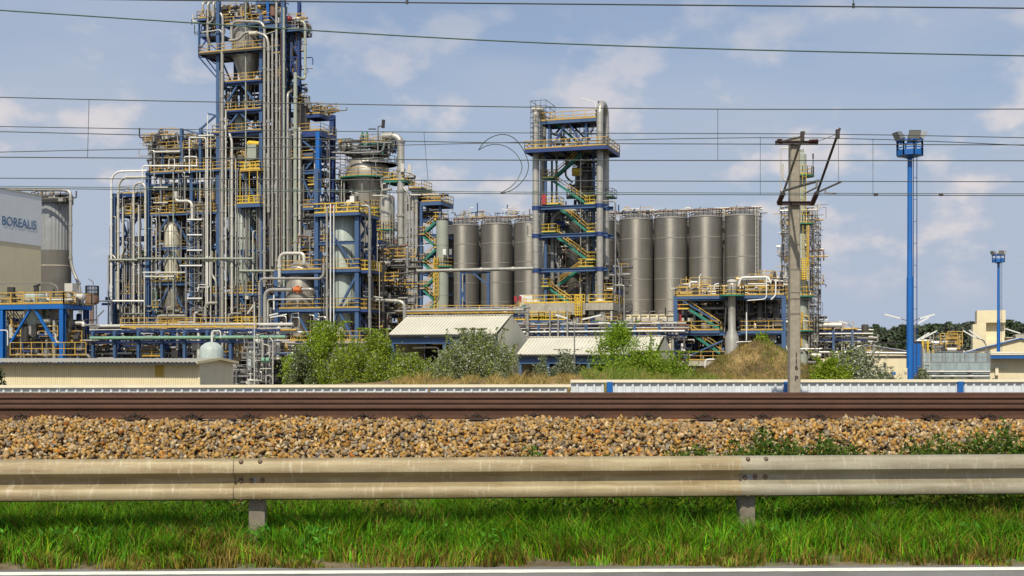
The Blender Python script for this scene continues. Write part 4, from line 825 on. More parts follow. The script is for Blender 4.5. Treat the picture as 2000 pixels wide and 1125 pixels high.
runs(T, fr, 214, 290, 380, 632, -.4, 22, 905)
# ---------------------------------------------------------------- right module of the tower
T = Thing('right_process_frame', 'blue steel process frame with stacked decks right of the tallest tower', 'process frame', base_of(fr, 620, 4))
ur = [fr.u(p) for p in (566, 622)]; uq = fr.u(622) 
column(T, fr, 622, 258, None, .62, 0, 'brightblue'); column(T, fr, 566, 260, None, .4, .5); 
T.part('column', MB().hbeam(fr.W(uq, 8, GZ), fr.W(uq, 8, zz(212, 640)), .7, .72, ref=fr.ax()[1]), 'deepblue'); T.part('column', MB().hbeam(fr.W(ur[0], 8, GZ), fr.W(ur[0], 8, zz(200, 600)), .5, .5, ref=fr.ax()[1]), 'deepblue')
for y in (260, 298, 333, 402, 478, 560): beams_uv(T, fr, ur, [.2, 8], zz(y, 620) - .2, .3, .5)
platform(T, fr, 563, 626, 256, -.2, 9, th=.8, edge='deepblue'); platform(T, fr, 596, 626, 222, 4, 9.5, th=.5, edge='deepblue'); platform(T, fr, 566, 612, 309, -.6, 7, edge=None, rail='yellow'); platform(T, fr, 566, 622, 332, .3, 8, rail=None); platform(T, fr, 600, 621, 361, -.6, 4, edge=None, rail='brightyellow'); platform(T, fr, 590, 618, 405, -.8, 6, th=.3); platform(T, fr, 518, 620, 480, -.3, 7); platform(T, fr, 566, 640, 297, 5, 8, rail='galv')
for a, b in (((588, 340), (613, 398)), ((624, 345), (606, 398)), ((588, 432), (618, 472)), ((566, 410), (600, 475)), ((622, 300), (598, 330)), ((575, 262), (618, 296))): brace(T, fr, (*a, .1), (*b, .1), .28)
for y0, y1 in ((262, 298), (300, 332), (336, 400), (405, 478), (480, 560), (562, 630)): T.part('brace', MB().bar(fr.W(uq, .4, zz(y0, 622)), fr.W(uq, 7.7, zz(y1, 622)), .24), 'deepblue'); T.part('brace', MB().bar(fr.W(uq, 7.7, zz(y0, 622)), fr.W(uq, .4, zz(y1, 622)), .24), 'deepblue')
stair(T, fr, (592, 362), (563, 392), 1.5); stair(T, fr, (563, 452), (592, 472), 1.5); stair(T, fr, (560, 405), (590, 440), 4)
D_ = Thing('drum_vessel', 'dark upright drum with a caged head on the right tower decks', 'vessel', fr.W(fr.u(594, 5), 5, zz(256, 594)))
lathe(D_, 'shell', fr, 592, 5, [(6, 196), (13, 203), (14, 262), (14, 310), (10, 330)], 'darkvessel', bands=4); ring_platform(D_, fr, 592, 5, 203, 10, 14, rail='yellow', m='grating')
for dx, y in ((10, 192), (13, 200), (6, 195)): D_.part('nozzle', MB().tube([fr.P(592 + dx, y, 3), fr.P(592 + dx, y + 12, 3)], .28, 8), 'galv')
clutter(T, fr, 566, 622, 262, 400, 2, 7, 357, 71); clutter(T, fr, 520, 622, 405, 640, 2.5, 8, 561, 72, mix=(3, 2, 5, 1.5, 3, 1, 2, .6)); clutter(T, fr, 600, 650, 207, 222, 5, 15, 30, 73); pipe(T, fr, [(560, 413, 3), (616, 415, 3)], 10, 'darkvessel', col=False)
pipe(T, fr, [(648, 298, 4), (700, 299, 4), (748, 297, 4), (751, 278, 4)], 4, 'galv', bend=.7)
runs(T, fr, 566, 645, 262, 480, .2, 22, 906, (.15, .6))
# ---------------------------------------------------------------- front module with two hoppers
fr = Fr(539, 146, vs=.66)
zz = lambda y, px=620: fr.z(y, px)
T = Thing('hopper_tower', 'front blue steel frame carrying two grey hoppers', 'process frame', base_of(fr, 620, 3))
uf = [fr.u(p) for p in (541, 619.5, 698.5)]
for px, y0, w_ in ((541, 528, .55), (619.5, 330, .52), (698.5, 412, .5)): column(T, fr, px, y0, None, w_)
for i, y in enumerate((528, 412, 412)): T.part('column', MB().hbeam(fr.W(uf[i], 7, GZ), fr.W(uf[i], 7, zz(y)), .45, .47, ref=fr.ax()[1]), 'deepblue')
for y in (530, 606): beams_uv(T, fr, uf, [0, 7], zz(y) - .15, .26, .5)
for y in (416, 472): beams_uv(T, fr, uf[1:], [0, 7], zz(y, 660) - .15, .24, .4)
for a, b in (((577, 609), (549, 662)), ((580, 609), (607, 662)), ((660, 609), (646, 645)), ((663, 609), (690, 660)), ((624, 421), (692, 522)), ((698, 535), (664, 600)), ((623, 530), (640, 570))): brace(T, fr, (*a, 0), (*b, 0), .26)
u2 = fr.u(698.5)
for y0, y1 in ((418, 472), (474, 528), (532, 604), (608, 665)): T.part('brace', MB().bar(fr.W(u2, .3, zz(y0, 698)), fr.W(u2, 6.7, zz(y1, 698)), .26), 'deepblue'); T.part('brace', MB().bar(fr.W(u2, 6.7, zz(y0, 698)), fr.W(u2, .3, zz(y1, 698)), .26), 'blue')
platform(T, fr, 612, 702, 415, -.8, 7.3, rail='brightyellow', t=.1, sp=1.3); platform(T, fr, 539, 703, 526, -.4, 8); platform(T, fr, 543, 702, 602, -.4, 8); platform(T, fr, 703, 722, 527, 0, 7, rail='brightyellow', edge='deepblue', sp=.7); platform(T, fr, 703, 718, 603, 0, 6, rail='yellow', edge='deepblue', sp=.8)
platform(T, fr, 735, 741, 468, 5, 8, rail='brightyellow', edge='deepblue', sp=.6)
for px, nm, prf, mm, lb in ((589, 'dome', [(3, 509), (14, 512), (24, 519), (30, 530), (30.5, 592), (30, 604), (8, 662), (5, 668), (5, 690)], 'vessel', 'squat grey hopper vessel with domed lid on the front frame'), (673, 'flat', [(8, 418), (23, 419), (25, 424), (25, 590), (24, 604), (7, 664), (5, 690)], 'vesselgreen', 'tall streaked grey-green hopper vessel on the front frame')):
    Hh = Thing('hopper_vessel', lb, 'hopper', fr.W(fr.u(px, 3), 3, zz(690, px))); s_ = lathe(Hh, 'shell', fr, px, 3, prf, mm, bands=5)
    Hh.part('manway', MB().tube([fr.P(px - 10, 648, 1.2), fr.P(px - 10, 648, -.1)], .55, 14), 'vessel')
    Hh.part('outlet_cone', MB().lathe(*fr.W(fr.u(px, 3), 3, 0)[:2], [(.9, zz(655, px)), (.35, zz(672, px))], 14), 'darksteel')
pipe(T, fr, [(546, 560, -.5), (546, 495, -.5), (594, 495, -.5), (594, 514, -.5)], 7, 'cladwhite', bend=.9)
pipe(T, fr, [(507, 690, -1.2), (507, 544, -1.2), (632, 544, -1.2), (632, 514, -1.2)], 5, 'clad', bend=.75); pipe(T, fr, [(517.5, 690, -1.2), (517.5, 566, -1.2), (571, 566, -1.2)], 7.5, 'clad', bend=1.0); pipe(T, fr, [(590, 565.5, -1.2), (610, 565, -1.2), (615, 575, 0)], 7, 'clad', bend=.4)
T.part('valve', MB().tube([fr.P(575, 566, -1.2), fr.P(578, 566, -1.2), fr.P(585, 566, -1.2), fr.P(589, 566, -1.2)], [.38, .31, .31, .38], 14).tube([fr.P(581.5, 572, -1.2), fr.P(581.5, 558, -1.2)], .2, 8), 'orange')
pipe(T, fr, [(523, 640, -1), (523, 585, -1), (613, 584, -1)], 2.8, 'cladwhite', bend=.3, col=False); vpipe(T, fr, 535, 575, 605, 3, -.9, 'white', col=False); pipe(T, fr, [(529, 600, -.9), (529, 660, -.9)], 3, 'galv')
vpipe(T, fr, 638.5, 405, 695, 4.4, -1, 'clad'); vpipe(T, fr, 645.5, 398, 695, 2.6, -1, 'white', col=False); vpipe(T, fr, 652, 400, 695, 2, -1, 'white', col=False); vpipe(T, fr, 633, 480, 660, 1.6, -.6, 'galv'); vpipe(T, fr, 628, 480, 660, 1.4, -.6, 'darksteel')
pipe(T, fr, [(672, 415, -.3), (672, 403, -.3), (690, 402, -.3), (720, 402, 0), (722, 412, 0), (722, 695, 0)], 6, 'galv', bend=.7)
pipe(T, fr, [(722, 586, 3), (740, 586, 3), (790, 589, 3), (790, 640, 3)], 7, 'clad', bend=.8); pipe(T, fr, [(730, 580, 2), (748, 582, 2)], 4, 'clad')
T.part('valve', MB().cbox(fr.P(648, 406, -.5), .15, .15, .55), 'red'); T.part('control_box', MB().cbox(fr.P(688, 390, 1), .25, .2, .4), 'white')
clutter(T, fr, 545, 700, 612, 670, 2.5, 7, 272, 81); clutter(T, fr, 622, 700, 398, 413, 1, 10, 50, 82, mix=(3, 2, 2, 2, 1, 2, .4, 1)); clutter(T, fr, 700, 760, 500, 680, 5, 12, 260, 83); clutter(T, fr, 600, 645, 420, 600, 5, 11, 60, 84); clutter(T, fr, 720, 800, 480, 600, 10, 16, 150, 85)
runs(T, fr, 600, 760, 400, 670, 2, 34, 907, (.15, .6)); runs(T, fr, 545, 640, 610, 670, -.5, 12, 908)
# concrete base block of the hopper frame
fb = Fr(537, 143); T = Thing('concrete_plinth', 'weathered concrete base building under the hopper frame with doorway', 'plinth', base_of(fb, 640, 3)); X, Y = fb.ax()
zt_ = fb.z(671, 600); ub = [fb.u(537), fb.u(551), fb.u(575), fb.u(720)]
T.part('wall', MB().box(fb.W(ub[0], 0, GZ), X * (ub[1] - ub[0]), Y * 9, (0, 0, zt_ - GZ)), 'concrete'); T.part('wall', MB().box(fb.W(ub[2], 0, GZ), X * (ub[3] - ub[2]), Y * 9, (0, 0, zt_ - GZ)), 'concrete'); T.part('lintel', MB().box(fb.W(ub[1], .05, fb.z(690, 560)), X * (ub[2] - ub[1]), Y * 1, (0, 0, zt_ - fb.z(690, 560) - .003)), 'concrete')
T.part('slab', MB().box(fb.W(ub[0] - .4, -.4, zt_ + .003), X * (ub[3] - ub[0] + .8), Y * 9.6, (0, 0, .3)), 'concrete')
r = MB(); r.railing([fb.W(ub[0] - .3, -.3, zt_ + .3), fb.W(ub[3] + .3, -.3, zt_ + .3)], 1.1, 1.3, .07, .2); T.part('railing', r, 'yellow')
# ---------------------------------------------------------------- round-top reactor with ring decks
fr = Fr(720, 176); zz = lambda y, px=720: fr.z(y, px)
T = Thing('dome_reactor', 'metal reactor with rounded dome, green ring decks and railings', 'reactor', base_of(fr, 720, 6))
sh = lathe(T, 'shell', fr, 719, 6, [(14, 296), (18, 301), (30, 308), (38, 320), (42, 336), (42, 352), (40, 358), (33, 400), (27, 432), (22, 470), (20, 505)], 'vessel', 36)
T.part('seam_ring', MB().lathe(*fr.W(fr.u(719, 6), 6, 0)[:2], [(fr.m(43, 719, 6), fr.z(352, 719, 6)), (fr.m(43, 719, 6), fr.z(349, 719, 6))], 36), 'darksteel', sh)
ring_platform(T, fr, 719, 6, 350, 38, 58, 0, 360); ring_platform(T, fr, 719, 6, 301, 14, 44, 0, 360, m='darksteel', rail='galv'); ring_platform(T, fr, 735, 6, 410, 24, 36, 180, 400); ring_platform(T, fr, 735, 6, 322, 40, 41.5, 0, 360, m='galv', rail='galv', th=.06)
platform(T, fr, 704, 752, 277, 3.5, 8.5, edge='green', th=.3, rail='yellow', sp=.9); platform(T, fr, 748, 790, 351, 3, 7, m='green', edge='green', th=.3, rail='brightyellow', sp=.9)
for px in (708, 717, 748): column(T, fr, px, 258, 300, .22, 4, 'green')
scaffold(T, fr, 655, 684, 272, 408, 4, 8, 3, 12, .07, 'darksteel')
pipe(T, fr, [(748, 266, 3.5), (783, 266, 3.5), (783, 640, 3.5)], 14, 'clad', bend=2.0, n=16); pipe(T, fr, [(732, 278, 3), (765, 279, 3)], 4, 'galv', col=False); pipe(T, fr, [(738, 300, 3), (738, 246, 3), (747, 246, 3), (749, 236, 3)], 3, 'galv', bend=.4, col=False); pipe(T, fr, [(720, 252, 3), (734, 252, 3)], 2.4, 'darksteel', col=False); vpipe(T, fr, 715, 262, 300, 4, 4, 'galv')
T.part('valve', MB().tube([fr.P(749, 234, 3), fr.P(748, 250, 3)], .25, 8), 'darksteel'); T.part('control_box', MB().cbox(fr.P(800, 330, 5), .25, .3, .65), 'cladwhite'); T.part('control_box', MB().cbox(fr.P(786, 328, 3), .25, .3, .6), 'cladwhite')
for px in (678, 719): vpipe(T, fr, px, 270 if px < 700 else 262, 300, 1.4, 5, 'darksteel', col=False)
pipe(T, fr, [(690, 312, 1), (733, 312, 1), (736, 345, 1)], 1.6, 'galv', bend=.4, col=False); vpipe(T, fr, 707, 358, 400, 2, 1.2, 'clad', col=False); pipe(T, fr, [(728, 382, 1), (752, 382, 1)], 3, 'cladwhite', col=False); pipe(T, fr, [(683, 374, 1), (700, 378, 1)], 1.8, 'white', col=False)
clutter(T, fr, 664, 780, 276, 300, 3, 9, 80, 91, mix=(3, 3, 3, 1, 1, .7, .2, .8)); clutter(T, fr, 660, 690, 350, 420, 4, 9, 70, 92, mix=(2, 3, 4, 2, 1, .2, .2, .2)); clutter(T, fr, 690, 790, 470, 620, 3, 10, 240, 93); clutter(T, fr, 730, 790, 345, 352, 3, 7, 14, 94)
T2 = Thing('slim_column', 'slim silver column with half-ring green decks beside the dome reactor', 'column', base_of(fr, 756, 3))
lathe(T2, 'shell', fr, 756, 4, [(6, 381), (14, 384), (15, 390), (15, 520), (10, 560), (10, 640)], 'clad', 24, bands=6); ring_platform(T2, fr, 754, 4, 449, 12, 22, 170, 380); ring_platform(T2, fr, 754, 4, 480, 12, 20, 170, 380, m='galv', rail='galv'); ring_platform(T2, fr, 754, 4, 500, 12, 20, 170, 380, m='galv', rail='galv')
T2.part('ladder', MB().ladder(fr.P(770, 520, 2.5), fr.P(770, 400, 2.5), fr.ax()[0]), 'galv'); pipe(T2, fr, [(745, 385, 2), (745, 372, 2), (765, 369, 2)], 5, 'clad', bend=.7)
runs(T, fr, 650, 800, 340, 600, 3, 30, 909, (.1, .5))
# bundle of silver pipes right of it
T = Thing('pipe_bundle', 'bundle of tall silver pipes with curved tops beside the slim column', 'pipe bundle', base_of(fr, 802, 3))
for px, y0, wpx in ((794, 372, 4), (800, 386, 5), (806.5, 378, 5.5), (813.5, 376, 7)): vpipe(T, fr, px, y0, 625, wpx, 3, 'clad')
pipe(T, fr, [(800, 400, 3), (798, 380, 3), (788, 366, 3)], 5, 'clad', bend=.8, col=False); pipe(T, fr, [(813.5, 378, 3), (813.5, 370, 3), (806, 369, 4)], 7, 'clad', bend=.4, col=False)
pipe(T, fr, [(802, 381, 2.4), (858, 380, 2.4)], 4, 'cladwhite'); pipe(T, fr, [(833, 370, 3), (847, 369, 3), (848, 380, 3)], 2.4, 'clad', bend=.3, col=False)
platform(T, fr, 797, 824, 367, 2, 6, rail='yellow', edge='darksteel', sp=.9); platform(T, fr, 822, 862, 393, 2, 7, rail='yellow', edge='blue', sp=.9, th=.5)
clutter(T, fr, 790, 822, 380, 560, 4, 8, 60, 95); clutter(T, fr, 822, 860, 382, 393, 2.5, 6, 24, 96)
# ---------------------------------------------------------------- stair tower + pale column
T = Thing('stair_tower', 'blue stair tower with green flights and yellow handrails by the pale column', 'stair tower', base_of(fr, 840, 4))
for px, v, y in ((823, 3, 395), (860, 3, 395), (820, 8, 395), (860, 8, 395)): column(T, fr, px, y, None, .36, v, 'blue' if v < 5 else 'deepblue')
us_ = [fr.u(823, 3), fr.u(860, 3)]
for y in (397, 430, 460, 497, 535, 573, 608): beams_uv(T, fr, us_, [3, 8], fr.z(y, 840, 3), .25, .4)
for i, (a, b) in enumerate((((851, 433), (826, 456)), ((826, 462), (851, 482)), ((851, 487), (826, 510)), ((826, 515), (851, 535)), ((851, 540), (826, 563)), ((826, 566), (851, 590)), ((851, 592), (828, 612)))): stair(T, fr, a, b, 2.2)
for y in (430, 484, 536, 590): platform(T, fr, 846, 862, y, 2, 5, rail='brightyellow', edge=None, sp=.8)
for y in (458, 512, 564): platform(T, fr, 818, 830, y, 2, 5, rail='yellow', edge=None, sp=.8)
clutter(T, fr, 822, 862, 412, 430, 4, 7, 26, 97); T.part('shade_sheet', MB().box(fr.W(us_[0], 8.4, fr.z(610, 840, 8)), fr.ax()[0] * (us_[1] - us_[0]), fr.ax()[1] * .1, (0, 0, 11.5)), 'darkvessel')  # dark sheet behind the flights stands in for shade
T = Thing('pale_column', 'pale grey-green upright column with yellow caged ladder', 'column', base_of(fr, 864, 1))
lathe(T, 'shell', fr, 864, 1, [(10, 430), (12, 431.5), (12, 625)], 'palegreen', 24, bands=4); lathe(T, 'cap', fr, 864, 1, [(11.5, 427), (12.6, 430)], 'darksteel', 24); ring_platform(T, fr, 866, 1, 520, 11, 19, 160, 390)
T.part('control_box', MB().cbox(fr.P(868, 492, -.4), .22, .2, .4), 'white'); T.part('control_box', MB().cbox(fr.P(880, 492, 1), .18, .2, .4), 'galv')
cg = MB().ladder(fr.P(852, 603, .2), fr.P(852, 500, .2), fr.ax()[0], .5, .08)
for k in range(9): p = fr.P(852, 575 - k * 8.5, -.1); cg.tube([p + fr.ax()[0] * (.4 * math.cos(t)) - fr.ax()[1] * (.5 * math.sin(t)) for t in np.linspace(0, math.pi, 7)], .05, 5)
for t in (.3, .9, 1.57, 2.2, 2.8): d = fr.ax()[0] * (.4 * math.cos(t)) - fr.ax()[1] * (.5 * math.sin(t)); cg.bar(fr.P(852, 578, -.1) + d, fr.P(852, 504, -.1) + d, .06)
T.part('caged_ladder', cg, 'brightyellow')
# ---------------------------------------------------------------- silos
fs = Fr(1000, 200); kS = []
def silo(px, v, label, group, wdt=31.0, yt=431, ladder=False):
    T = Thing('storage_silo', label, 'silo', fs.W(fs.u(px, v), v, fs.z(612, px, v)), group); k = fs.D(px, v) / FPX; c = fs.W(fs.u(px, v), v, 0); r = wdt * fs.D(1000, 0) / FPX
    z0, z1 = GZ + 2.6, EYE + (YH - yt) * fs.D(1200, 0) / FPX
    T.part('shell', MB().lathe(c.x, c.y, [(r, z0), (r, z1), (r * .55, z1 + .7), (.3, z1 + 1.0)], 44), 'siloskin')
    for i in range(1, 7):
        z = z0 + (z1 - z0) * i / 7; T.part('seam_ring', MB().lathe(c.x, c.y, [(r + .025, z - .05), (r + .025, z + .05)], 44), 'siloseam')
    T.part('top_rim', MB().lathe(c.x, c.y, [(r + .06, z1 - .12), (r + .06, z1 + .05), (r - .05, z1 + .05)], 44), 'siloseam')
    rm = MB(); rm.railing([Vector((c.x + (r - .1) * math.cos(a), c.y + (r - .1) * math.sin(a), z1 + .05)) for a in np.linspace(math.pi * .95, math.pi * 2.05, 13)], 1.1, 1.2, .06, .1); T.part('railing', rm, 'galv')
    T.part('roof_pipe', MB().tube([(c.x - r, c.y - r * .3, z1 + .6), (c.x - r * .2, c.y - r * .3, z1 + .75), (c.x + r, c.y - r * .3, z1 + .6)], .14, 8).tube([(c.x + .4, c.y - r * .5, z1), (c.x + .4, c.y - r * .5, z1 + 1.3)], .2, 8).tube([(c.x - 1, c.y - r * .5, z1), (c.x - 1, c.y - r * .5, z1 + 1.5)], .09, 8), 'galv')
    T.part('skirt', MB().lathe(c.x, c.y, [(r * .98, GZ), (r * .98, z0 - .002)], 32), 'darkconcrete')
    if ladder:
        a = R(-50); p = Vector((c.x + (r + .3) * math.cos(a), c.y + (r + .3) * math.sin(a), 0)); q = Vector((-math.sin(a), math.cos(a), 0)); lb = MB().ladder(p + Vector((0, 0, z0 + 3)), p + Vector((0, 0, z1 + 1.2)), q, .55, .08)
        p2 = Vector((c.x + (r + .3) * math.cos(a - .3), c.y + (r + .3) * math.sin(a - .3), 0)); lb.ladder(p2 + Vector((0, 0, z0 + 3)), p2 + Vector((0, 0, z0 + (z1 - z0) * .55)), q, .55, .08); T.part('ladder', lb, 'cladwhite')
    return T
def silomat():
    m = mat('siloskin', (.205, .195, .175), .40, .5, .10, .35, .42, dirt=(.14, .12, .10)); t = m.node_tree; n = t.nodes; l = t.links
    tc = n.new('ShaderNodeTexCoord'); wv = n.new('ShaderNodeTexWave'); wv.bands_direction = 'Z'; wv.inputs['Scale'].default_value = 3.2; wv.inputs['Distortion'].default_value = .0; l.new(tc.outputs['Object'], wv.inputs['Vector'])
    bp = n.new('ShaderNodeBump'); bp.inputs['Strength'].default_value = .35; bp.inputs['Distance'].default_value = .05; l.new(wv.outputs['Fac'], bp.inputs['Height']); l.new(bp.outputs[0], n['Principled BSDF'].inputs['Normal'])
silomat(); mat('siloseam', (.40, .38, .34), .45, .5, .1)
for px, lb in ((905, 'tall ribbed grey silo right behind the pale green column'), (970, 'tall ribbed grey silo behind the blue pipe trestle, between two like it'), (1035, 'tall ribbed grey silo above the white site cabin, partly behind a reactor tube')): silo(px, 0, lb, 'silos left of the loop reactor')
for px in (1101, 1169): silo(px, 0, 'tall ribbed grey silo half hidden behind the loop reactor stairs', 'silos behind the loop reactor')
for px, lb in ((1243, 'tall ribbed grey silo next to the loop reactor on its open side'), (1310, 'tall ribbed grey silo, second from the loop reactor on its open side'), (1378, 'tall ribbed grey silo behind the blue frame, next to the silo with the white ladder')): silo(px, 0, lb, 'silos right of the loop reactor')
silo(1449, 0, 'tall ribbed grey silo at the row end with a white ladder', 'silos right of the loop reactor', ladder=True)
for px in (925, 990, 1058, 1124, 1192, 1262, 1330, 1397, 1455): silo(px, 6.6, 'shaded grey silo of the second row, seen through gaps between front silos', 'silos of the second row')
T = Thing('silo_top_walkway', 'long pipe walkway running along the silo tops', 'walkway', fs.W(fs.u(1180, 3), 3, fs.z(418, 1180, 3)))
for px in range(890, 1490, 26):
    T.part('post', MB().bar(fs.P(px, 424, 2), fs.P(px, 414, 2), .08), 'galv')
for y, rr, m in ((416.5, .13, 'rustbrown'), (419.5, .10, 'galv'), (414, .06, 'cladwhite')):
    a, b = fs.P(885, y, 2), fs.P(1488, y, 2); a.z = b.z = fs.z(y, 1200, 2); T.part('pipe', MB().tube([a, b], rr, 8), m)
clutter(T, fs, 1195, 1488, 412, 421, 0, 5, 90, 101, big=.6); clutter(T, fs, 880, 1036, 414, 423, 0, 5, 40, 102, big=.5)
for px in (918, 1232, 1241, 1271, 1338, 1342, 1404, 1410, 1422, 1432, 1473, 1483, 979, 985, 992, 1216, 1228):
    h_ = random.Random(px).uniform(8, 16); p = fs.P(px, 421, 2); single('roof_lamp', MB().tube([p, fs.P(px, 421 - h_, 2), fs.P(px + 3.2, 420 - h_, 2)], .05, 6, .15).cbox(fs.P(px + 4, 420.5 - h_, 2), .22, .12, .08), 'white', 'small lamp on a thin pole above the silo tops', 'lamp', p, 'lamps on the silo tops')
# low cream building under the silos
fw = Fr(1210, 186); T = Thing('silo_base_building', 'low cream building with grey eaves below the silos', 'building', base_of(fw, 1260)); X, Y = fw.ax(); ua, ub_ = fw.u(1185), fw.u(1345); z0, z1, z2 = GZ, fw.z(628, 1260), fw.z(614, 1260)
T.part('wall', MB().box(fw.W(ua, 0, z0), X * (ub_ - ua), Y * 6, (0, 0, z2 - z0)), 'cream'); T.part('eave', MB().box(fw.W(ua - .2, -.2, z1), X * (ub_ - ua + .4), Y * .18, (0, 0, .5)), 'cladwhite')
r = MB()
for k in range(10): u = ua + (ub_ - ua) * k / 9.3; r.tube([fw.W(u, -.6, z0), fw.W(u, -.6, z2 + .4), fw.W(u + .9, -.6, z2 + .4)], .07, 6, .2)
T.part('conduit', r, 'galv')
# ---------------------------------------------------------------- loop reactor
fr = Fr(1046, 171); zz = lambda y, px=1110: fr.z(y, px); X, Y = fr.ax()
T = Thing('loop_reactor', 'loop reactor of four tall silver tubes framed by blue decks and stairs', 'reactor', base_of(fr, 1110, 3))
for px, m in ((1046.5, 'vessel'), (1171.5, 'vessel')):
    u = fr.u(px); r = fr.m(6.6, px); zt = zz(226); c = 'clad'
    pts = [fr.W(u, 0, zz(592)), fr.W(u, 0, zt)] + [fr.W(u, 1.75 - 1.75 * math.cos(t), zt + 1.75 * math.sin(t) * .95) for t in np.linspace(.15, math.pi - .15, 9)] + [fr.W(u, 3.5, zt), fr.W(u, 3.5, zz(592))]
    tb_ = T.part('reactor_tube', MB().tube(pts, r, 20), 'clad')
    rings = MB()
    for v in (0, 3.5):
        for y in (245, 262, 268, 330, 372, 396, 430, 450, 490, 515, 560): rings.tube([fr.W(u, v, zz(y)), fr.W(u, v, zz(y) + .14)], r * 1.06, 20)
        T.part('foot_cone', MB().lathe(*fr.W(u, v, 0)[:2], [(r * 2.0, zz(592)), (r * 1.1, zz(585))], 20), 'vesselpale')
        for y in (404, 459, 527):
            T.part('clamp_collar', MB().tube([fr.W(u, v, zz(y) - .28), fr.W(u, v, zz(y) + .28)], r * 1.15, 16), 'deepblue')
    T.part('joint_ring', rings, 'clad', tb_, kind='stuff')
platform(T, fr, 1024, 1186, 287, -2.2, 5.5, th=.45, m='grating', edge='deepblue', rail='yellow', t=.09); platform(T, fr, 1055, 1165, 233, -.2, 4, th=.4, rail='yellow', t=.09)
uc = [fr.u(p) for p in (1059, 1158)]
for y in (404, 459, 527): 
    for v in (.3, 3.6): T.part('beam', MB().hbeam(fr.W(fr.u(1040), v, zz(y)), fr.W(fr.u(1186), v, zz(y)), .45, .5), 'blue')
    for px in (1054, 1164): T.part('beam', MB().hbeam(fr.W(fr.u(px), -.4, zz(y)), fr.W(fr.u(px), 4.4, zz(y)), .3, .55), 'deepblue')
for px in (1073, 1145):
    column(T, fr, px, 236, 288, .32, .5); column(T, fr, px + 2, 236, 288, .32, 3.5, 'deepblue')
column(T, fr, 1066, 298, 404, .3, 1); column(T, fr, 1078, 298, 404, .24, 3.6); column(T, fr, 1066, 527, 590, .34, 1); column(T, fr, 1066, 459, 527, .3, 1); column(T, fr, 1160, 298, 590, .3, 3.5)
for a, b, v in (((1108, 238), (1080, 284), .4), ((1110, 238), (1138, 284), .4), ((1105, 238), (1086, 260), 3.5), ((1112, 238), (1142, 270), 3.5)): brace(T, fr, (*a, v), (*b, v), .26, 'deepblue')
for a, b in (((1136, 299), (1084, 345)), ((1070, 347), (1144, 397)), ((1095, 409), (1148, 453)), ((1087, 463), (1148, 508)), ((1136, 521), (1090, 556)), ((1070, 562), (1113, 593)), ((1082, 238), (1128, 278))): stair(T, fr, a, b, 1.4)
for px0, px1, y in ((1056, 1082, 347), (1140, 1163, 398), (1056, 1092, 399), (1144, 1163, 453), (1056, 1086, 453), (1144, 1163, 508), (1056, 1072, 560), (1128, 1160, 521)): platform(T, fr, px0, px1, y, .5, 3.2, rail='brightyellow', edge=None, sp=.9, m='green')
scaffold(T, fr, 1036, 1066, 197, 240, -.8, 3.8, 3, 4, .055, 'darksteel', diag=False); scaffold(T, fr, 1036, 1041, 240, 284, -.8, 3.8, 1, 5, .05, 'darksteel', diag=False)
T.part('top_duct', MB().tube([fr.P(1039, 213, 0), fr.P(1061, 213, 0)], .3, 10), 'cladwhite'); T.part('vent_pipe', MB().tube([fr.P(1171.5, 218, 1.5), fr.P(1171.5, 198, 1.5)], .28, 10), 'darksteel')
for pts, w_, m in (([(1073, 240, 2), (1076, 262, 2), (1095, 265, 2), (1107, 270, 2), (1115, 284, 2)], 4.5, 'galv'), ([(1160, 238, 2), (1158, 258, 2), (1140, 266, 2), (1132, 284, 2)], 3, 'galv'), ([(1079, 590, 3), (1079, 425, 3), (1093, 412, 3), (1138, 411, 3), (1148, 425, 3), (1148, 590, 3)], 8, 'galv'), ([(1107, 298, 2), (1104, 345, 2), (1118, 356, 2)], 4, 'darkvessel'), ([(1086, 460, 3), (1086, 510, 3), (1091, 520, 3), (1091, 590, 3)], 5, 'galv'), ([(1134, 298, 2), (1134, 590, 2)], 2.6, 'clad'), ([(1087, 298, 3), (1087, 400, 3)], 4, 'galv')): pipe(T, fr, pts, w_, m, bend=1.2)
pipe(T, fr, [(1136, 192, 0), (1154, 197, 0), (1163, 200, 0), (1163, 226, 0)], 1.5, 'white', bend=.3, col=False, name='lamp_arm')
T.part('fire_cabinet', MB().cbox(fr.P(1062, 390, .2), .3, .2, .7), 'red')
D_ = Thing('loop_drum', 'dark drum vessel with yellow motor between the loop reactor tubes', 'vessel', fr.W(fr.u(1142, 5), 5, zz(400)))
lathe(D_, 'shell', fr, 1142, 5, [(10, 322), (17, 328), (19, 335), (19, 385), (12, 400)], 'darkvessel', bands=4); D_.part('motor', MB().tube([fr.P(1118, 333, 3), fr.P(1136, 333, 3)], .38, 12), 'brightyellow'); D_.part('motor', MB().tube([fr.P(1118, 340, 3), fr.P(1136, 340, 3)], .3, 12), 'ochre'); ring_platform(D_, fr, 1142, 5, 385, 15, 36, 160, 390, rail='yellow'); ring_platform(D_, fr, 1142, 5, 338, 18, 24, 120, 420, m='darksteel', rail='galv')
lathe(D_, 'lower_shell', fr, 1120, 5, [(12, 428), (16, 432), (16, 590)], 'darkvessel')
clutter(T, fr, 1060, 1160, 405, 590, 3.8, 8, 330, 111, mix=(3, 3, 4, 1.5, 3, .5, .8, .5)); clutter(T, fr, 1120, 1160, 300, 400, 4, 7, 60, 112); clutter(T, fr, 1180, 1215, 520, 600, 1, 6, 70, 113); clutter(T, fr, 1060, 1160, 240, 284, 2, 3.6, 26, 114, big=.6)
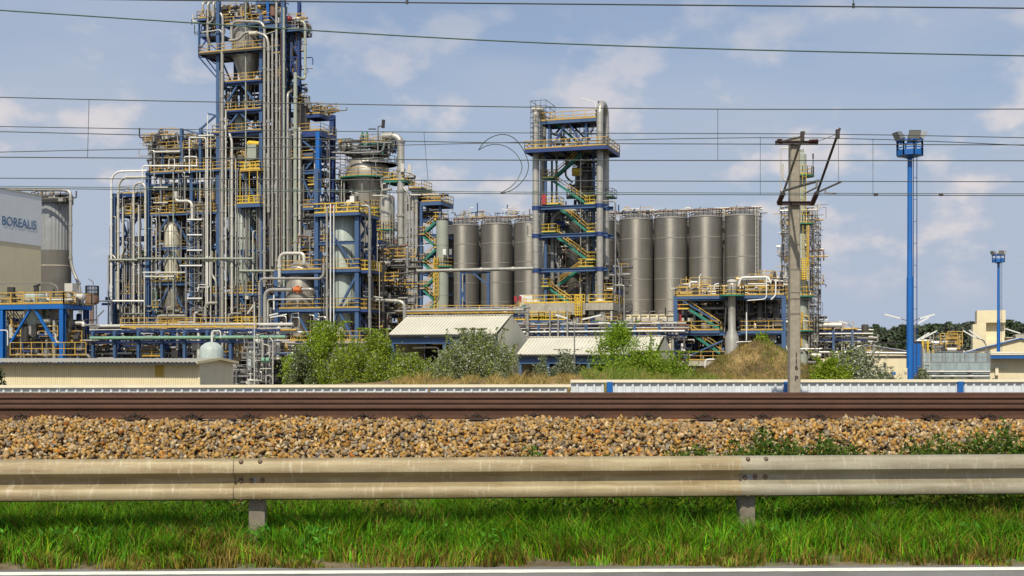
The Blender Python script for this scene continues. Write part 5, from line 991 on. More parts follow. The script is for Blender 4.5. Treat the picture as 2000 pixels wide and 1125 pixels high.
pipe(T, fr, [(1178, 393, 0), (1202, 393, 0), (1202, 600, 0)], 3, 'galv', bend=.4); pipe(T, fr, [(1205, 505, 0), (1210, 522, 0), (1210, 610, 0)], 2.4, 'galv', bend=.3); pipe(T, fr, [(1200, 557, -1), (1219, 557, -1), (1219, 650, -1)], 2.4, 'clad', bend=.3); platform(T, fr, 1182, 1196, 383, 2, 5, rail='galv', edge=None, m='green')
# concrete table
ft = Fr(1020, 168); T = Thing('concrete_table', 'stained concrete foundation table carrying the loop reactor', 'foundation', base_of(ft, 1100, 2)); X, Y = ft.ax(); u0, u1, u2_, u3 = [ft.u(p) for p in (1024, 1142, 1138, 1196)]
zt_ = ft.z(592, 1080); T.part('slab', MB().box(ft.W(u0, 0, zt_ - 1.6), X * (u1 - u0), Y * 7, (0, 0, 1.6)), 'concrete'); T.part('slab', MB().box(ft.W(u1 + .02, .3, zt_ - 1.0), X * (u3 - u1), Y * 6.5, (0, 0, .95)), 'concrete')
mb = MB(); mb.add([ft.W(u1 + .1, 1, zt_ - 1.01), ft.W(u3, 1, zt_ - 1.01), ft.W(u3 - 1, 1, zt_ - 3), ft.W(u1 + 1, 1, zt_ - 3), ft.W(u1 + .1, 6, zt_ - 1.01), ft.W(u3, 6, zt_ - 1.01), ft.W(u3 - 1, 6, zt_ - 3), ft.W(u1 + 1, 6, zt_ - 3)], [(0, 1, 2, 3), (7, 6, 5, 4), (0, 4, 5, 1), (1, 5, 6, 2), (2, 6, 7, 3), (3, 7, 4, 0)]); T.part('corbel', mb, 'concrete')
for u in (u0 + .8, u0 + 4.2, u1 - .8, u3 - 1.5):
    for v in (1, 6): T.part('pier', MB().box(ft.W(u - .45, v - .45, GZ), X * .9, Y * .9, (0, 0, zt_ - 1.62 - GZ)), 'concrete')
r = MB(); r.railing([ft.W(u0, 0, zt_), ft.W(u1, 0, zt_)], 1.1, 1.4, .08, .2); r.railing([ft.W(u1 + .5, .3, zt_), ft.W(u3, .3, zt_), ft.W(u3, 6.5, zt_)], 1.1, 1.2, .08, .2); T.part('railing', r, 'brightyellow')
cg = MB().ladder(ft.P(1130, 640, -.5), ft.P(1130, 575, -.5), X, .8, .1)
for k in range(8): p = ft.P(1130, 615 - k * 5.4, -.8); cg.tube([p + X * (.5 * math.cos(t)) - Y * (.5 * math.sin(t)) for t in np.linspace(0, math.pi, 7)], .06, 5)
for t in (.2, 1.0, 1.57, 2.1, 2.9): d = X * (.5 * math.cos(t)) - Y * (.5 * math.sin(t)); cg.bar(ft.P(1130, 617, -.8) + d, ft.P(1130, 575, -.8) + d, .09)
T.part('caged_ladder', cg, 'brightyellow'); platform(T, ft, 1000, 1052, 625, -3, 0, rail='brightyellow', sp=.9, edge='blue'); platform(T, ft, 1052, 1105, 625, -3, 0, rail='brightyellow', sp=.9, edge='blue'); stair(T, ft, (1024, 596), (1004, 612), -.8)
clutter(T, ft, 1025, 1200, 608, 640, 0, 6, 130, 115)
fk = Fr(1000, 170); T = Thing('site_cabin', 'white site cabin with red doors beside the reactor foundation', 'cabin', base_of(fk, 1015)); X, Y = fk.ax(); u0, u1 = fk.u(998), fk.u(1041); z0, z1 = fk.z(601, 1015), fk.z(573, 1015)
T.part('body', MB().box(fk.W(u0, 4, z0), X * (u1 - u0), Y * 2.4, (0, 0, z1 - z0)), 'white'); T.part('leg', MB().box(fk.W(u0 + .2, 4.2, GZ), X * .3, Y * 1.8, (0, 0, z0 - GZ - .002)), 'galv'); T.part('leg', MB().box(fk.W(u1 - .5, 4.2, GZ), X * .3, Y * 1.8, (0, 0, z0 - GZ - .002)), 'galv')
for px in (1007, 1016): u = fk.u(px, 4); T.part('door', MB().box(fk.W(u - .2, 3.95, fk.z(590, px, 4)), X * .42, Y * .05, (0, 0, .85)), 'red')
# long pipe bridge to the loop reactor
fp = Fr(741, 160, 18); T = Thing('pipe_bridge', 'long grey pipe on blue trestles reaching the loop reactor', 'pipe bridge', fp.W(fp.u(905), 0, GZ))
a, b = fp.P(741, 528), fp.P(1042, 528); b.z = a.z = fp.z(528, 880); T.part('pipe', MB().tube([a, b], .22, 10).collars([a, b], .22, 3.2), 'clad')
for px in (900, 907, 954): column(T, fp, px, 533, None, .24 if px != 954 else .3, 0 if px != 907 else 1.2)
T.part('beam', MB().hbeam(fp.P(898, 532, .6), fp.P(957, 532, .6), .2, .25), 'blue'); brace(T, fp, (925, 534), (953, 557), .18); brace(T, fp, (900, 560), (907, 590), .12); brace(T, fp, (907, 560), (900, 590), .12)
# ---------------------------------------------------------------- pipe racks
def rack(label, px, d, px0, px1, posts, beams, pipes, ytop, seed, ncl, v1=5):
    f = Fr(px, d); T = Thing('pipe_rack', label, 'pipe rack', base_of(f, (px0 + px1) / 2, 2), 'pipe racks along the plant front'); u0, u1 = f.u(px0), f.u(px1); mid = (px0 + px1) / 2
    for p in posts:
        for v in (0, v1): column(T, f, p, ytop, None, .3, v, 'blue' if v == 0 else 'deepblue')  # back posts take the darker blue as a shaded copy of the front
    for y in beams:
        z = f.z(y, mid)
        for v in (.25, v1): T.part('beam', MB().hbeam(f.W(u0, v, z), f.W(u1, v, z), .16, .2), 'deepblue')
        for p in posts: u = f.u(p); T.part('crossbeam', MB().hbeam(f.W(u, .15, z - .02), f.W(u, v1 - .15, z - .02), .18, .26), 'deepblue')
    for y, v, wpx, m in pipes:
        z = f.z(y, mid, v); a, b = f.W(u0 - 1, v, z), f.W(u1 + 1, v, z); r = f.m(wpx, mid, v) / 2; T.part('pipe', MB().tube([a, b], r, 10).collars([a, b], r, 5, .25, 1.15), m)
    clutter(T, f, px0, px1, ytop - 4, 700, .4, v1, ncl, seed, mix=(3, 3, 3, 2, 1, .4, 2, .4)); return T, f
T, f = rack('long blue pipe rack with white and green pipes before the tall tower', 150, 128, 0, 545, [40, 78, 155, 182, 225, 271, 317, 361, 405, 451, 497], [647, 668], [(636.5, 1, 7, 'cladwhite'), (643.5, .5, 2.4, 'cladwhite'), (660, -.5, 7, 'greenpipe'), (651, 3, 4, 'white'), (670, 1.5, 3, 'cladwhite'), (676, 3, 3, 'galv'), (690, 1, 4, 'white'), (684, 2.5, 3, 'clad')], 645, 121, 420)
r = MB(); r.railing([f.P(236, 640, .2), f.P(500, 640, .2)], 1.0, 1.6, .07, .2); T.part('railing', r, 'yellow'); pipe(T, f, [(415, 670, -1), (415, 647, -1), (425, 647, -1)], 2.2, 'white', bend=.3, col=False)
T.part('shade_panel', MB().box(f.W(f.u(0), 6, GZ), f.ax()[0] * (f.u(545) - f.u(0)), f.ax()[1] * .1, (0, 0, 4.4)), 'shadeinside', label='dark panel added behind the rack as interior shade')  # near-black panel added to paint the shade inside the rack
T, f = rack('pipe rack with grey lines between the sheds and the foundation table', 1005, 150, 1000, 1322, [1052, 1099, 1145, 1192, 1240, 1288], [640, 655], [(633, .5, 4, 'clad'), (641, 0, 3, 'clad'), (647.5, -.3, 3.4, 'white'), (651, 1.5, 3, 'galv'), (660, 1, 4, 'galv'), (637, 3, 3, 'rustbrown')], 634, 122, 240)
for px, w_ in ((1030, 7), (1074, 3), (1090, 3), (1108, 3.6)): vpipe(T, f, px, 606, 690, w_, -.8, 'clad')
T.part('shade_panel', MB().box(f.W(f.u(1000), 7, GZ), f.ax()[0] * (f.u(1322) - f.u(1000)), f.ax()[1] * .1, (0, 0, 4.0)), 'darkvessel')  # dark panel added as the shade behind these pipes
T, f = rack('short pipe rack with yellow rails behind the white shed roof', 730, 150, 720, 1010, [745, 790, 835, 880, 925, 970], [616], [(607, -.5, 5.5, 'clad'), (612, 1, 3, 'galv'), (603, 2, 4, 'galv'), (650, 0, 3, 'white'), (657, 1, 3, 'clad'), (664, 0, 3, 'white')], 612, 123, 170)
r = MB(); r.railing([f.P(760, 613, 0), f.P(1005, 613, 0)], 1.0, 1.5, .08, .25); T.part('railing', r, 'yellow')
T, f = rack('low pipe rack with large silver pipes by the tall slim column', 1600, 165, 1560, 1690, [1628, 1665], [648, 664], [(636, 1, 0.1, 'clad'), (652, 0, 4, 'clad'), (658, 1, 3, 'cladwhite'), (668, 2, 6, 'galv'), (645, 2, 3, 'clad')], 645, 124, 110)
a, b = f.P(1590, 635, 1), f.P(1644, 635, 1); T.part('pipe', MB().tube([a, b, b + (b - a) * .02], [.38, .38, .2], 16), 'cladwhite')
# ---------------------------------------------------------------- front right structure
fr = Fr(1320, 150); zz = lambda y, px=1420: fr.z(y, px); X, Y = fr.ax()
T = Thing('pump_tower', 'three-level blue frame with green stairs left of the concrete mast', 'process frame', base_of(fr, 1420, 3))
us_ = [fr.u(1320), fr.u(1418), fr.u(1531)]
for px, w_ in ((1320, .5), (1531, .48)): column(T, fr, px, 578, None, w_)
for i in range(3): T.part('column', MB().hbeam(fr.W(us_[i], 7, GZ), fr.W(us_[i], 7, zz(580)), .4, .42, ref=Y), 'deepblue')
for y in (580, 648, 706): beams_uv(T, fr, us_, [0, 7], zz(y) - .2, .26, .45)
platform(T, fr, 1319, 1533, 577, -.3, 7.5, t=.09); platform(T, fr, 1322, 1406, 645, -.3, 7); platform(T, fr, 1445, 1530, 645, -.3, 7); platform(T, fr, 1322, 1440, 704, -.5, 6, edge='concrete', th=.6); platform(T, fr, 1322, 1346, 604, -.2, 3, rail='brightyellow', edge=None)
stair(T, fr, (1346, 604), (1408, 645), .2); stair(T, fr, (1348, 650), (1406, 690), .2); brace(T, fr, (1324, 582), (1408, 632), .2); brace(T, fr, (1412, 665), (1335, 700), .2)
S = Thing('vent_stack', 'silver bottle-shaped vent stack with green collar deck in the blue frame', 'stack', fr.W(fr.u(1429, -1), -1, GZ))
lathe(S, 'shell', fr, 1429.5, -1, [(7, 551), (9, 554), (9, 575), (7.4, 577), (7.4, 643), (13.5, 658), (13.5, 700)], 'clad', 24); ring_platform(S, fr, 1429.5, -1, 576, 9, 25, 0, 360, rail='yellow'); S.part('cap', MB().lathe(*fr.W(fr.u(1429.5, -1), -1, 0)[:2], [(.62, zz(553)), (.62, zz(550)), (.3, zz(547))], 20), 'cladwhite')
for pts, w_, m in (([(1347, 562, 1), (1347, 551, 1), (1362, 551, 1)], 4, 'white'), ([(1395, 565, 1), (1395, 556, 1), (1404, 554, 1)], 3, 'white'), ([(1442, 560, 0), (1447, 542, 0), (1500, 541, 0), (1505, 552, 0)], 4.5, 'white'), ([(1455, 549, 1), (1530, 549, 1)], 3, 'cladwhite'), ([(1497, 540, -.8), (1497, 584, -.8), (1460, 587, -.8)], 2.4, 'white'), ([(1515, 545, -.8), (1515, 577, -.8), (1506, 585, -.8)], 3.2, 'white'), ([(1458, 665, -1), (1458, 610, -1)], 2.2, 'white'), ([(1430, 683, -1.5), (1436, 668, -1.5), (1470, 667, -1.5)], 2.2, 'white'), ([(1377, 722, -1.5), (1377, 702, -1.5), (1405, 702, -1.5)], 3.4, 'white'), ([(1345, 602, 2), (1420, 602, 2)], 6, 'clad'), ([(1418, 600, 1), (1414, 660, 1)], 3, 'clad'), ([(1322, 600, 4), (1530, 600, 4)], 3, 'galv')): pipe(T, fr, pts, w_, m, bend=.45, col=False)
for px in (1513, 1526): T.part('bushing', MB().tube([fr.P(px, 548, 2), fr.P(px, 530, 2)], [.3, .1], 8), 'darksteel')
for px, v in ((1484, 2), (1470, 3), (1500, 3), (1515, 2)): lathe(T, 'dark_drum', fr, px, v, [(5, 590), (7, 594), (7, 628), (4, 640)], 'darkvessel', 14)
T.part('control_box', MB().cbox(fr.P(1334, 678, -.6), .25, .2, .45), 'white'); T.part('red_hose', MB().tube([fr.P(1330, 645, .4), fr.P(1329, 615, .4), fr.P(1326, 590, .4)], .14, 8), 'red')
clutter(T, fr, 1440, 1528, 543, 575, 0, 6, 190, 131, mix=(3, 3, 2, 4, .5, .6, .2, .6), big=.8); clutter(T, fr, 1325, 1440, 555, 576, 1, 6, 60, 132, mix=(3, 3, 2, 3, .5, 1, .2, 1), big=.8); clutter(T, fr, 1412, 1530, 582, 645, 1.5, 7, 250, 133, mix=(2, 2, 6, 1.2, 3, .6, .6, .4)); clutter(T, fr, 1325, 1530, 650, 720, 2, 8, 260, 134, mix=(2, 3, 5, 1.5, 2, .5, .8, .4)); clutter(T, fr, 1325, 1415, 590, 645, 4, 7, 60, 135)
T.part('lamp', MB().tube([fr.P(1366, 560, 0), fr.P(1366, 540, 0), fr.P(1370, 535, 0)], .07, 6), 'white')
# ---------------------------------------------------------------- tall slim column behind the mast
fr = Fr(1568, 165); zz = lambda y, px=1568: fr.z(y, px); X, Y = fr.ax()
T = Thing('distillation_column', 'tall slim pale column with ladders and decks behind the concrete mast', 'column', base_of(fr, 1566, 2))
lathe(T, 'shell', fr, 1566, 1, [(4, 292), (4, 298), (8.6, 302), (9, 308), (9, 470), (10, 475), (10.5, 590), (12.5, 620), (12.5, 730)], 'palegreen', 24, bands=9)
for y, a0, a1, ro in ((343, 0, 360, 23), (437, 0, 360, 24), (578, 0, 360, 26), (645, 0, 360, 26)): ring_platform(T, fr, 1567, 1, y, 8, ro, a0, a1)
cg = MB().ladder(fr.P(1571, 437, -.6), fr.P(1571, 335, -.6), X, .5, .055); cg.ladder(fr.P(1572, 578, -.6), fr.P(1572, 440, -.6), X, .5, .055)
for k in range(10): p = fr.P(1572, 545 - k * 4.4, -.8); cg.tube([p + X * (.5 * math.cos(t)) - Y * (.5 * math.sin(t)) for t in np.linspace(0, math.pi, 7)], .07, 5)
for t in (.2, 1.0, 1.57, 2.1, 2.9): d = X * (.5 * math.cos(t)) - Y * (.5 * math.sin(t)); cg.bar(fr.P(1572, 547, -.8) + d, fr.P(1572, 505, -.8) + d, .08)
T.part('caged_ladder', cg, 'brightyellow')
pipe(T, fr, [(1543, 290, 0), (1525, 289, 0), (1525, 372, 0), (1530, 378, 0)], 2.6, 'cladwhite', bend=.4); pipe(T, fr, [(1525, 372, .3), (1525, 450, .3), (1540, 451, .3)], 2.6, 'clad', bend=.4); pipe(T, fr, [(1529, 320, .3), (1530, 350, .3), (1540, 357, .3)], 3.6, 'cladwhite', bend=.4, col=False); pipe(T, fr, [(1562, 400, -.3), (1561, 444, -.3), (1556, 450, -.3)], 4, 'clad', bend=.4, col=False)
vpipe(T, fr, 1588, 304, 343, 1.6, 0, 'darksteel', col=False); vpipe(T, fr, 1588, 300, 310, 3, 0, 'darksteel', col=False)
for px, y0 in ((1585, 440), (1590, 408), (1596, 440), (1580, 415), (1532, 410), (1537, 440)): vpipe(T, fr, px, y0, 700, 2.2, .2, 'galv' if px % 2 else 'clad')
pipe(T, fr, [(1578, 520, -.4), (1579, 440, -.4)], 4, 'yellow', col=False)
scaffold(T, fr, 1582, 1599, 430, 700, 0, 4, 1, 22, .06, 'darksteel'); scaffold(T, fr, 1527, 1541, 405, 545, 0, 3, 1, 11, .06, 'darksteel')
clutter(T, fr, 1525, 1545, 400, 560, 0, 3, 60, 141, big=.6, mix=(3, 2, 2, 2, .3, 3, .2, .2)); clutter(T, fr, 1575, 1600, 400, 720, 0, 4, 150, 142, big=.6, mix=(3, 3, 5, 2, 1, .8, .2, .6)); clutter(T, fr, 1530, 1600, 620, 720, 0, 5, 120, 143, mix=(2, 3, 5, 1.5, 2, .5, .3, .3))
# ---------------------------------------------------------------- left edge: logo building, silo, hopper platform
fl = Fr(-120, 150); X, Y = fl.ax()
T = Thing('logo_building', 'large cream hall with pale upper band carrying blue capital letters', 'building', base_of(fl, -60))
uR = fl.u(-62); D_ = 36.0
# right-hand gable wall runs away from the camera
def wy(y, px): return None
def gp_(v, z): return fl.W(uR, v, z)
def v_at(px):
    k = (px - CX) / FPX; a = fl.W(uR, 0, 0); return (k * a.y - a.x) / (fl.s - k * fl.c)
vN, vF = 0.0, v_at(80); aF = fl.W(uR, vF, 0); v0_ = v_at(0); a0 = fl.W(uR, v0_, 0)
zb, zt_ = EYE + (YH - 481) * aF.y / FPX, EYE + (YH - 384) * aF.y / FPX
W_ = 30
T.part('lower_wall', MB().box(fl.W(uR - W_, 0, GZ), X * W_, Y * vF, (0, 0, zb - GZ)), 'creamdull'); T.part('upper_wall', MB().box(fl.W(uR - W_ - .06, -.06, zb + .002), X * (W_ + .12), Y * (vF + .12), (0, 0, zt_ - zb)), 'paleband')
T.part('roof_edge', MB().box(fl.W(uR - W_ - .12, -.12, zt_ + .004), X * (W_ + .24), Y * (vF + .24), (0, 0, .18)), 'cladwhite')
me = text_mesh('BOREALIS', 1.0, 'lettering', .014, 1.0); bbx = [v.co.x for v in me.vertices]; wid = max(bbx) - min(bbx); va, vb = v_at(2), v_at(69); o = link('lettering', me, T.o)
hgt = 18 * fl.W(uR, (va + vb) / 2, 0).y / FPX / .73
o.scale = ((vb - va) / wid, hgt, 1)
zl = EYE + (YH - 448.5) * fl.W(uR, vb, 0).y / FPX
rot = Matrix((( Y.x, 0, X.x), (Y.y, 0, X.y), (0, 1, 0))).to_euler(); o.rotation_euler = rot; o.location = fl.W(uR + .10, va, zl) - T.base
# grey silo behind the hall
f2 = Fr(108, 172); T = Thing('mixing_silo', 'big silo with ribbed pale upper shell and dark concrete lower shell', 'silo', base_of(f2, 108, 4))
c = f2.W(f2.u(108, 4), 4, 0); k = f2.D(108, 4) / FPX; r = 29 * k; z1, z2, z3 = [EYE + (YH - y) * k for y in (395, 490, 620)]
mb = MB(); n = 90; vs = []
for z in (z2, z1):
    for i in range(n): a = 2 * math.pi * i / n; rr = r + (.06 if i % 3 == 0 else 0); vs.append((c.x + rr * math.cos(a), c.y + rr * math.sin(a), z))
mb.add(vs, [(i, (i + 1) % n, n + (i + 1) % n, n + i) for i in range(n)] + [tuple(range(n, 2 * n))]); T.part('upper_shell', mb, 'silopale'); T.part('lower_shell', MB().lathe(c.x, c.y, [(r * 1.02, GZ), (r * 1.02, z2 - .01)], 36), 'darkconcrete')
T.part('roof', MB().lathe(c.x, c.y, [(r * .98, z1 + .01), (r * .3, z1 + .9), (.1, z1 + 1)], 36), 'cladwhite'); T.part('band', MB().lathe(c.x, c.y, [(r * 1.035, z2 - 2.3), (r * 1.035, z2 - 2.1)], 36), 'concrete')
platform(T, f2, 60, 118, 389, 1.5, 4, edge='darksteel', th=.4, rail='darksteel', sp=1.2); clutter(T, f2, 70, 125, 380, 392, 1.5, 4, 30, 151, mix=(2, 2, 4, 1, 1, .1, .1, .5))
pipe(T, f2, [(-40, 369, -.5), (125, 371, -.5), (138, 374, -.5), (138, 520, -.5), (157, 560, -.5), (157, 650, -.5)], 6, 'clad', bend=1.6)
pipe(T, f2, [(82, 372, -.5), (82, 388, 0)], 4, 'clad', col=False)
# hopper platform at the left edge
fr = Fr(5, 118, vs=.5); zz = lambda y, px=85: fr.z(y, px); X, Y = fr.ax()
T = Thing('bin_platform', 'bright blue platform frame with small grey hopper behind the ribbed shed', 'platform', base_of(fr, 85, 3))
for px, v, m in ((5, 0, 'brightblue'), (122, 0, 'brightblue'), (-10, 7, 'deepblue')): column(T, fr, px, 596, None, .42, v, m)
u_ = fr.u(122); T.part('column', MB().hbeam(fr.W(u_, 7, GZ), fr.W(u_, 7, zz(596)), .42, .44, ref=Y), 'deepblue'); T.part('column', MB().hbeam(fr.W(fr.u(48), 6, GZ), fr.W(fr.u(48), 6, zz(596)), .34, .34, ref=Y), 'brightblue')
platform(T, fr, -30, 124, 594, -.3, 8, edge='brightblue', th=.42, rail='yellow', t=.085); brace(T, fr, (62, 600, 0), (20, 671, 0), .22, 'brightblue'); brace(T, fr, (66, 600, 0), (111, 676, 0), .22, 'brightblue')
T.part('brace', MB().bar(fr.W(u_, .4, zz(602)), fr.W(u_, 6.7, zz(685)), .2), 'deepblue')
B_ = Thing('feed_bin', 'grey conical feed bin hanging in the bright blue platform', 'hopper', fr.W(fr.u(72, 4), 4, zz(660)))
lathe(B_, 'shell', fr, 71, 4, [(22, 575), (24, 577), (24, 600), (20, 625), (6, 665), (6, 690)], 'vesselgreen', 24); B_.part('valve', MB().tube([fr.P(71, 574, 4), fr.P(71, 560, 4)], .25, 8).tube([fr.P(66, 560, 4), fr.P(78, 556, 4)], .12, 6), 'darksteel')
Cc = Thing('concrete_cylinder', 'grey concrete cylinder standing beside the bright blue platform', 'cylinder', base_of(fr, 125, 5)); lathe(Cc, 'shell', fr, 122, 5, [(20, 598), (20, 720)], 'concrete', 28)
lathe(T, 'filter_unit', fr, 136, 4, [(5, 563), (6, 565), (6, 592)], 'clad', 14); T.part('filter_box', MB().cbox(fr.P(139, 562, 4), .45, .4, .4, (X, Y)), 'cladwhite'); stair(T, fr, (14, 620), (40, 660), 5, rail='rustbrown', m='darksteel')
r = MB(); r.railing([fr.P(20, 694, -2), fr.P(168, 694, -2)], 1.2, 1.2, .06, .08); T.part('railing', r, 'yellow')
clutter(T, fr, 0, 165, 580, 592, 1, 6, 40, 161, big=.7, mix=(2, 2, 3, 2, .3, 2, .1, .8)); clutter(T, fr, 0, 165, 625, 700, 1, 8, 190, 162, mix=(2, 3, 4, 2, 1, .5, 2, .4)); pipe(T, fr, [(-10, 554, 2), (100, 553, 2), (113, 560, 2), (113, 578, 2)], 1.6, 'galv', bend=.5, col=False); T.part('signal_box', MB().cbox(fr.P(22, 570, 1), .3, .25, .45), 'darksteel'); pipe(T, fr, [(0, 645, -1.5), (15, 645, -1.5), (15, 675, -1.5)], 2, 'white', bend=.3, col=False)
fo = Fr(190, 160); T = Thing('round_hut', 'brown round lookout tank with railing and ladder beyond the concrete cylinder', 'tank', base_of(fo, 180, 2))
lathe(T, 'shell', fo, 180, 2, [(12, 574), (13, 576), (13, 592), (4, 596), (4, 700)], 'rustbrown', 20); ring_platform(T, fo, 180, 2, 575, 8, 13, 0, 360, m='darksteel', rail='darksteel'); T.part('ladder', MB().ladder(fo.P(179, 690, -.5), fo.P(179, 580, -.5), fo.ax()[0], .5, .05), 'galv')
for px, y0, y1, dx, lb in ((182, 640, 545, -9, 'lamp with slanted head on the round tank rim'), (191, 640, 612, 12, 'small street lamp beside the blue annex with slanted head')):
    p = fo.P(px, 640, -1); single('area_lamp', MB().tube([p, fo.P(px, y1 + 8, -1), fo.P(px, y1 + 5, -1)], .05, 6).bar(fo.P(px, y1 + 6, -1), fo.P(px + dx, y1 if dx < 0 else y1 - 6, -1), .16, .1), 'galv', lb, 'lamp', p)
# ---------------------------------------------------------------- low ribbed shed in front
fr = Fr(-60, 79); X, Y = fr.ax(); T = Thing('ribbed_shed', 'low cream corrugated shed with shallow roof behind the fence', 'shed', base_of(fr, 200))
u0, u1 = fr.u(-160), fr.u(389); ze = fr.z(709, 200); dp = (lambda k: 0)(0); k_ = (455 - CX) / FPX; aa = fr.W(u1, 0, 0); dep = (k_ * aa.y - aa.x) / (fr.s - k_ * fr.c); zr = ze + .10
mb = MB(); nn = int((u1 - u0) / .16); pit = (u1 - u0) / nn; pts = []
for i in range(nn):
    for dx, f_ in ((0, 0), (.35, 0), (.5, .04), (.85, .04)): pts.append((u0 + i * pit + dx * pit, -f_))
vs = [fr.W(u, f_, z) for z in (GZ, ze) for u, f_ in pts]; m_ = len(pts); mb.add(vs, [(i, i + 1, m_ + i + 1, m_ + i) for i in range(m_ - 1)]); T.part('corrugated_wall', mb, 'cream')
mb = MB(); mb.add([fr.W(u1, .05, GZ), fr.W(u1, dep, GZ), fr.W(u1, dep, ze), fr.W(u1, dep * .5, zr + .1), fr.W(u1, .05, ze)], [(0, 1, 2, 3, 4)]); T.part('gable_wall', mb, 'greywall'); T.part('back_wall', MB().box(fr.W(u0, dep - .1, GZ), X * (u1 - u0 - .02), Y * .1, (0, 0, ze - GZ)), 'greywall')
for sgn in (0, 1):
    a, b = (-.85, .5) if not sgn else (.5, 1); v0, v1 = (-.72, dep * .5) if not sgn else (dep * .5 + .01, dep + .25)
    z0, z1 = (ze + .03, zr + .16) if not sgn else (zr + .16, ze + .02)
    mb = MB(); npan = int((u1 - u0 + .5) / .3); vs = []; 
    for i in range(npan * 2 + 1):
        u = u0 + (u1 + .25 - u0) * i / (npan * 2); h_ = .05 * (i % 2); vs += [fr.W(u, v0, z0 + h_), fr.W(u, v1, z1 + h_)]
    mb.add(vs, [(2 * i, 2 * i + 2, 2 * i + 3, 2 * i + 1) for i in range(npan * 2)]); T.part('roof_slope', mb, 'roofgrey')
T.part('fascia', MB().box(fr.W(u0, -.70, ze - .12), X * (u1 + .25 - u0), Y * .05, (0, 0, .12)), 'darksteel'); T.part('corner_trim', MB().box(fr.W(u1 - .03, -.07, GZ), X * .12, Y * .1, (0, 0, ze - GZ)), 'cream'); T.part('stained_panel', MB().box(fr.W(fr.u(304), -.052, fr.z(736, 304)), X * .6, Y * .006, (0, 0, .85)), 'ochre', label='ochre stained patch of sheeting')
for v, z0, z1 in ((0, ze - .03, zr + .11),): T.part('verge_trim', MB().bar(fr.W(u1 + .27, -.67, z0 + .06), fr.W(u1 + .27, dep * .5, z1 + .06), .06, .16).bar(fr.W(u1 + .27, dep * .5, z1 + .06), fr.W(u1 + .27, dep + .2, z0 + .05), .06, .16), 'cream')
# domed tank + upright vessel + small pump skid
fd = Fr(413, 100); T = Thing('domed_tank', 'grey-green tank with rounded top behind the ribbed shed', 'tank', base_of(fd, 413, 2)); lathe(T, 'shell', fd, 413, 2, [(3, 667.5), (12, 670), (20, 676), (23.5, 684), (23.5, 770)], 'domegrey', 32); pipe(T, fd, [(413, 668, 2), (413, 646, 2), (431, 646, 2), (431, 660, 2)], 2.2, 'white', bend=.25, col=False, name='vent_pipe')
T = Thing('upright_vessel', 'white upright vessel with domed head near the ribbed shed gable', 'vessel', base_of(fd, 494, 3)); lathe(T, 'shell', fd, 494, 3, [(3, 683), (8, 686), (10.5, 692), (10.5, 770)], 'domegrey', 24)
T = Thing('pump_skid', 'skid of white piping and green valves beside the upright vessel', 'skid', base_of(fd, 515, 0))
for pts, w_ in (([(485, 760, 0), (485, 743, 0), (512, 743, 0)], 2.6), ([(533, 750, 0), (533, 665, 0), (527, 660, 0)], 2), ([(507, 742, 0), (507, 720, 0), (530, 720, 0)], 1.8), ([(520, 745, 0), (520, 733, 0), (530, 733, 0)], 1.8), ([(512, 715, 0), (512, 660, 0)], 2), ([(526, 715, 0), (526, 675, 0), (514, 672, 0)], 1.8), ([(497, 760, -1), (497, 590, -1)], 2.4)): pipe(T, fd, pts, w_, 'cladwhite', bend=.2, col=False)
for px in (515, 524): T.part('valve', MB().tube([fd.P(px - 3, 703, 0), fd.P(px + 3, 703, 0)], .2, 10), 'greenpipe')
clutter(T, fd, 486, 534, 665, 760, .2, 3, 90, 171, big=.45, mats=['clad', 'galv', 'darksteel', 'cladwhite', 'darkvessel', 'galv'], mix=(3, 3, 4, 3, 1, 1)); clutter(T, fd, 455, 490, 715, 760, .5, 4, 40, 172, big=.6, mats=['clad', 'galv', 'darksteel', 'cladwhite', 'darkvessel', 'galv'], mix=(2, 2, 4, 1, 2, 1))
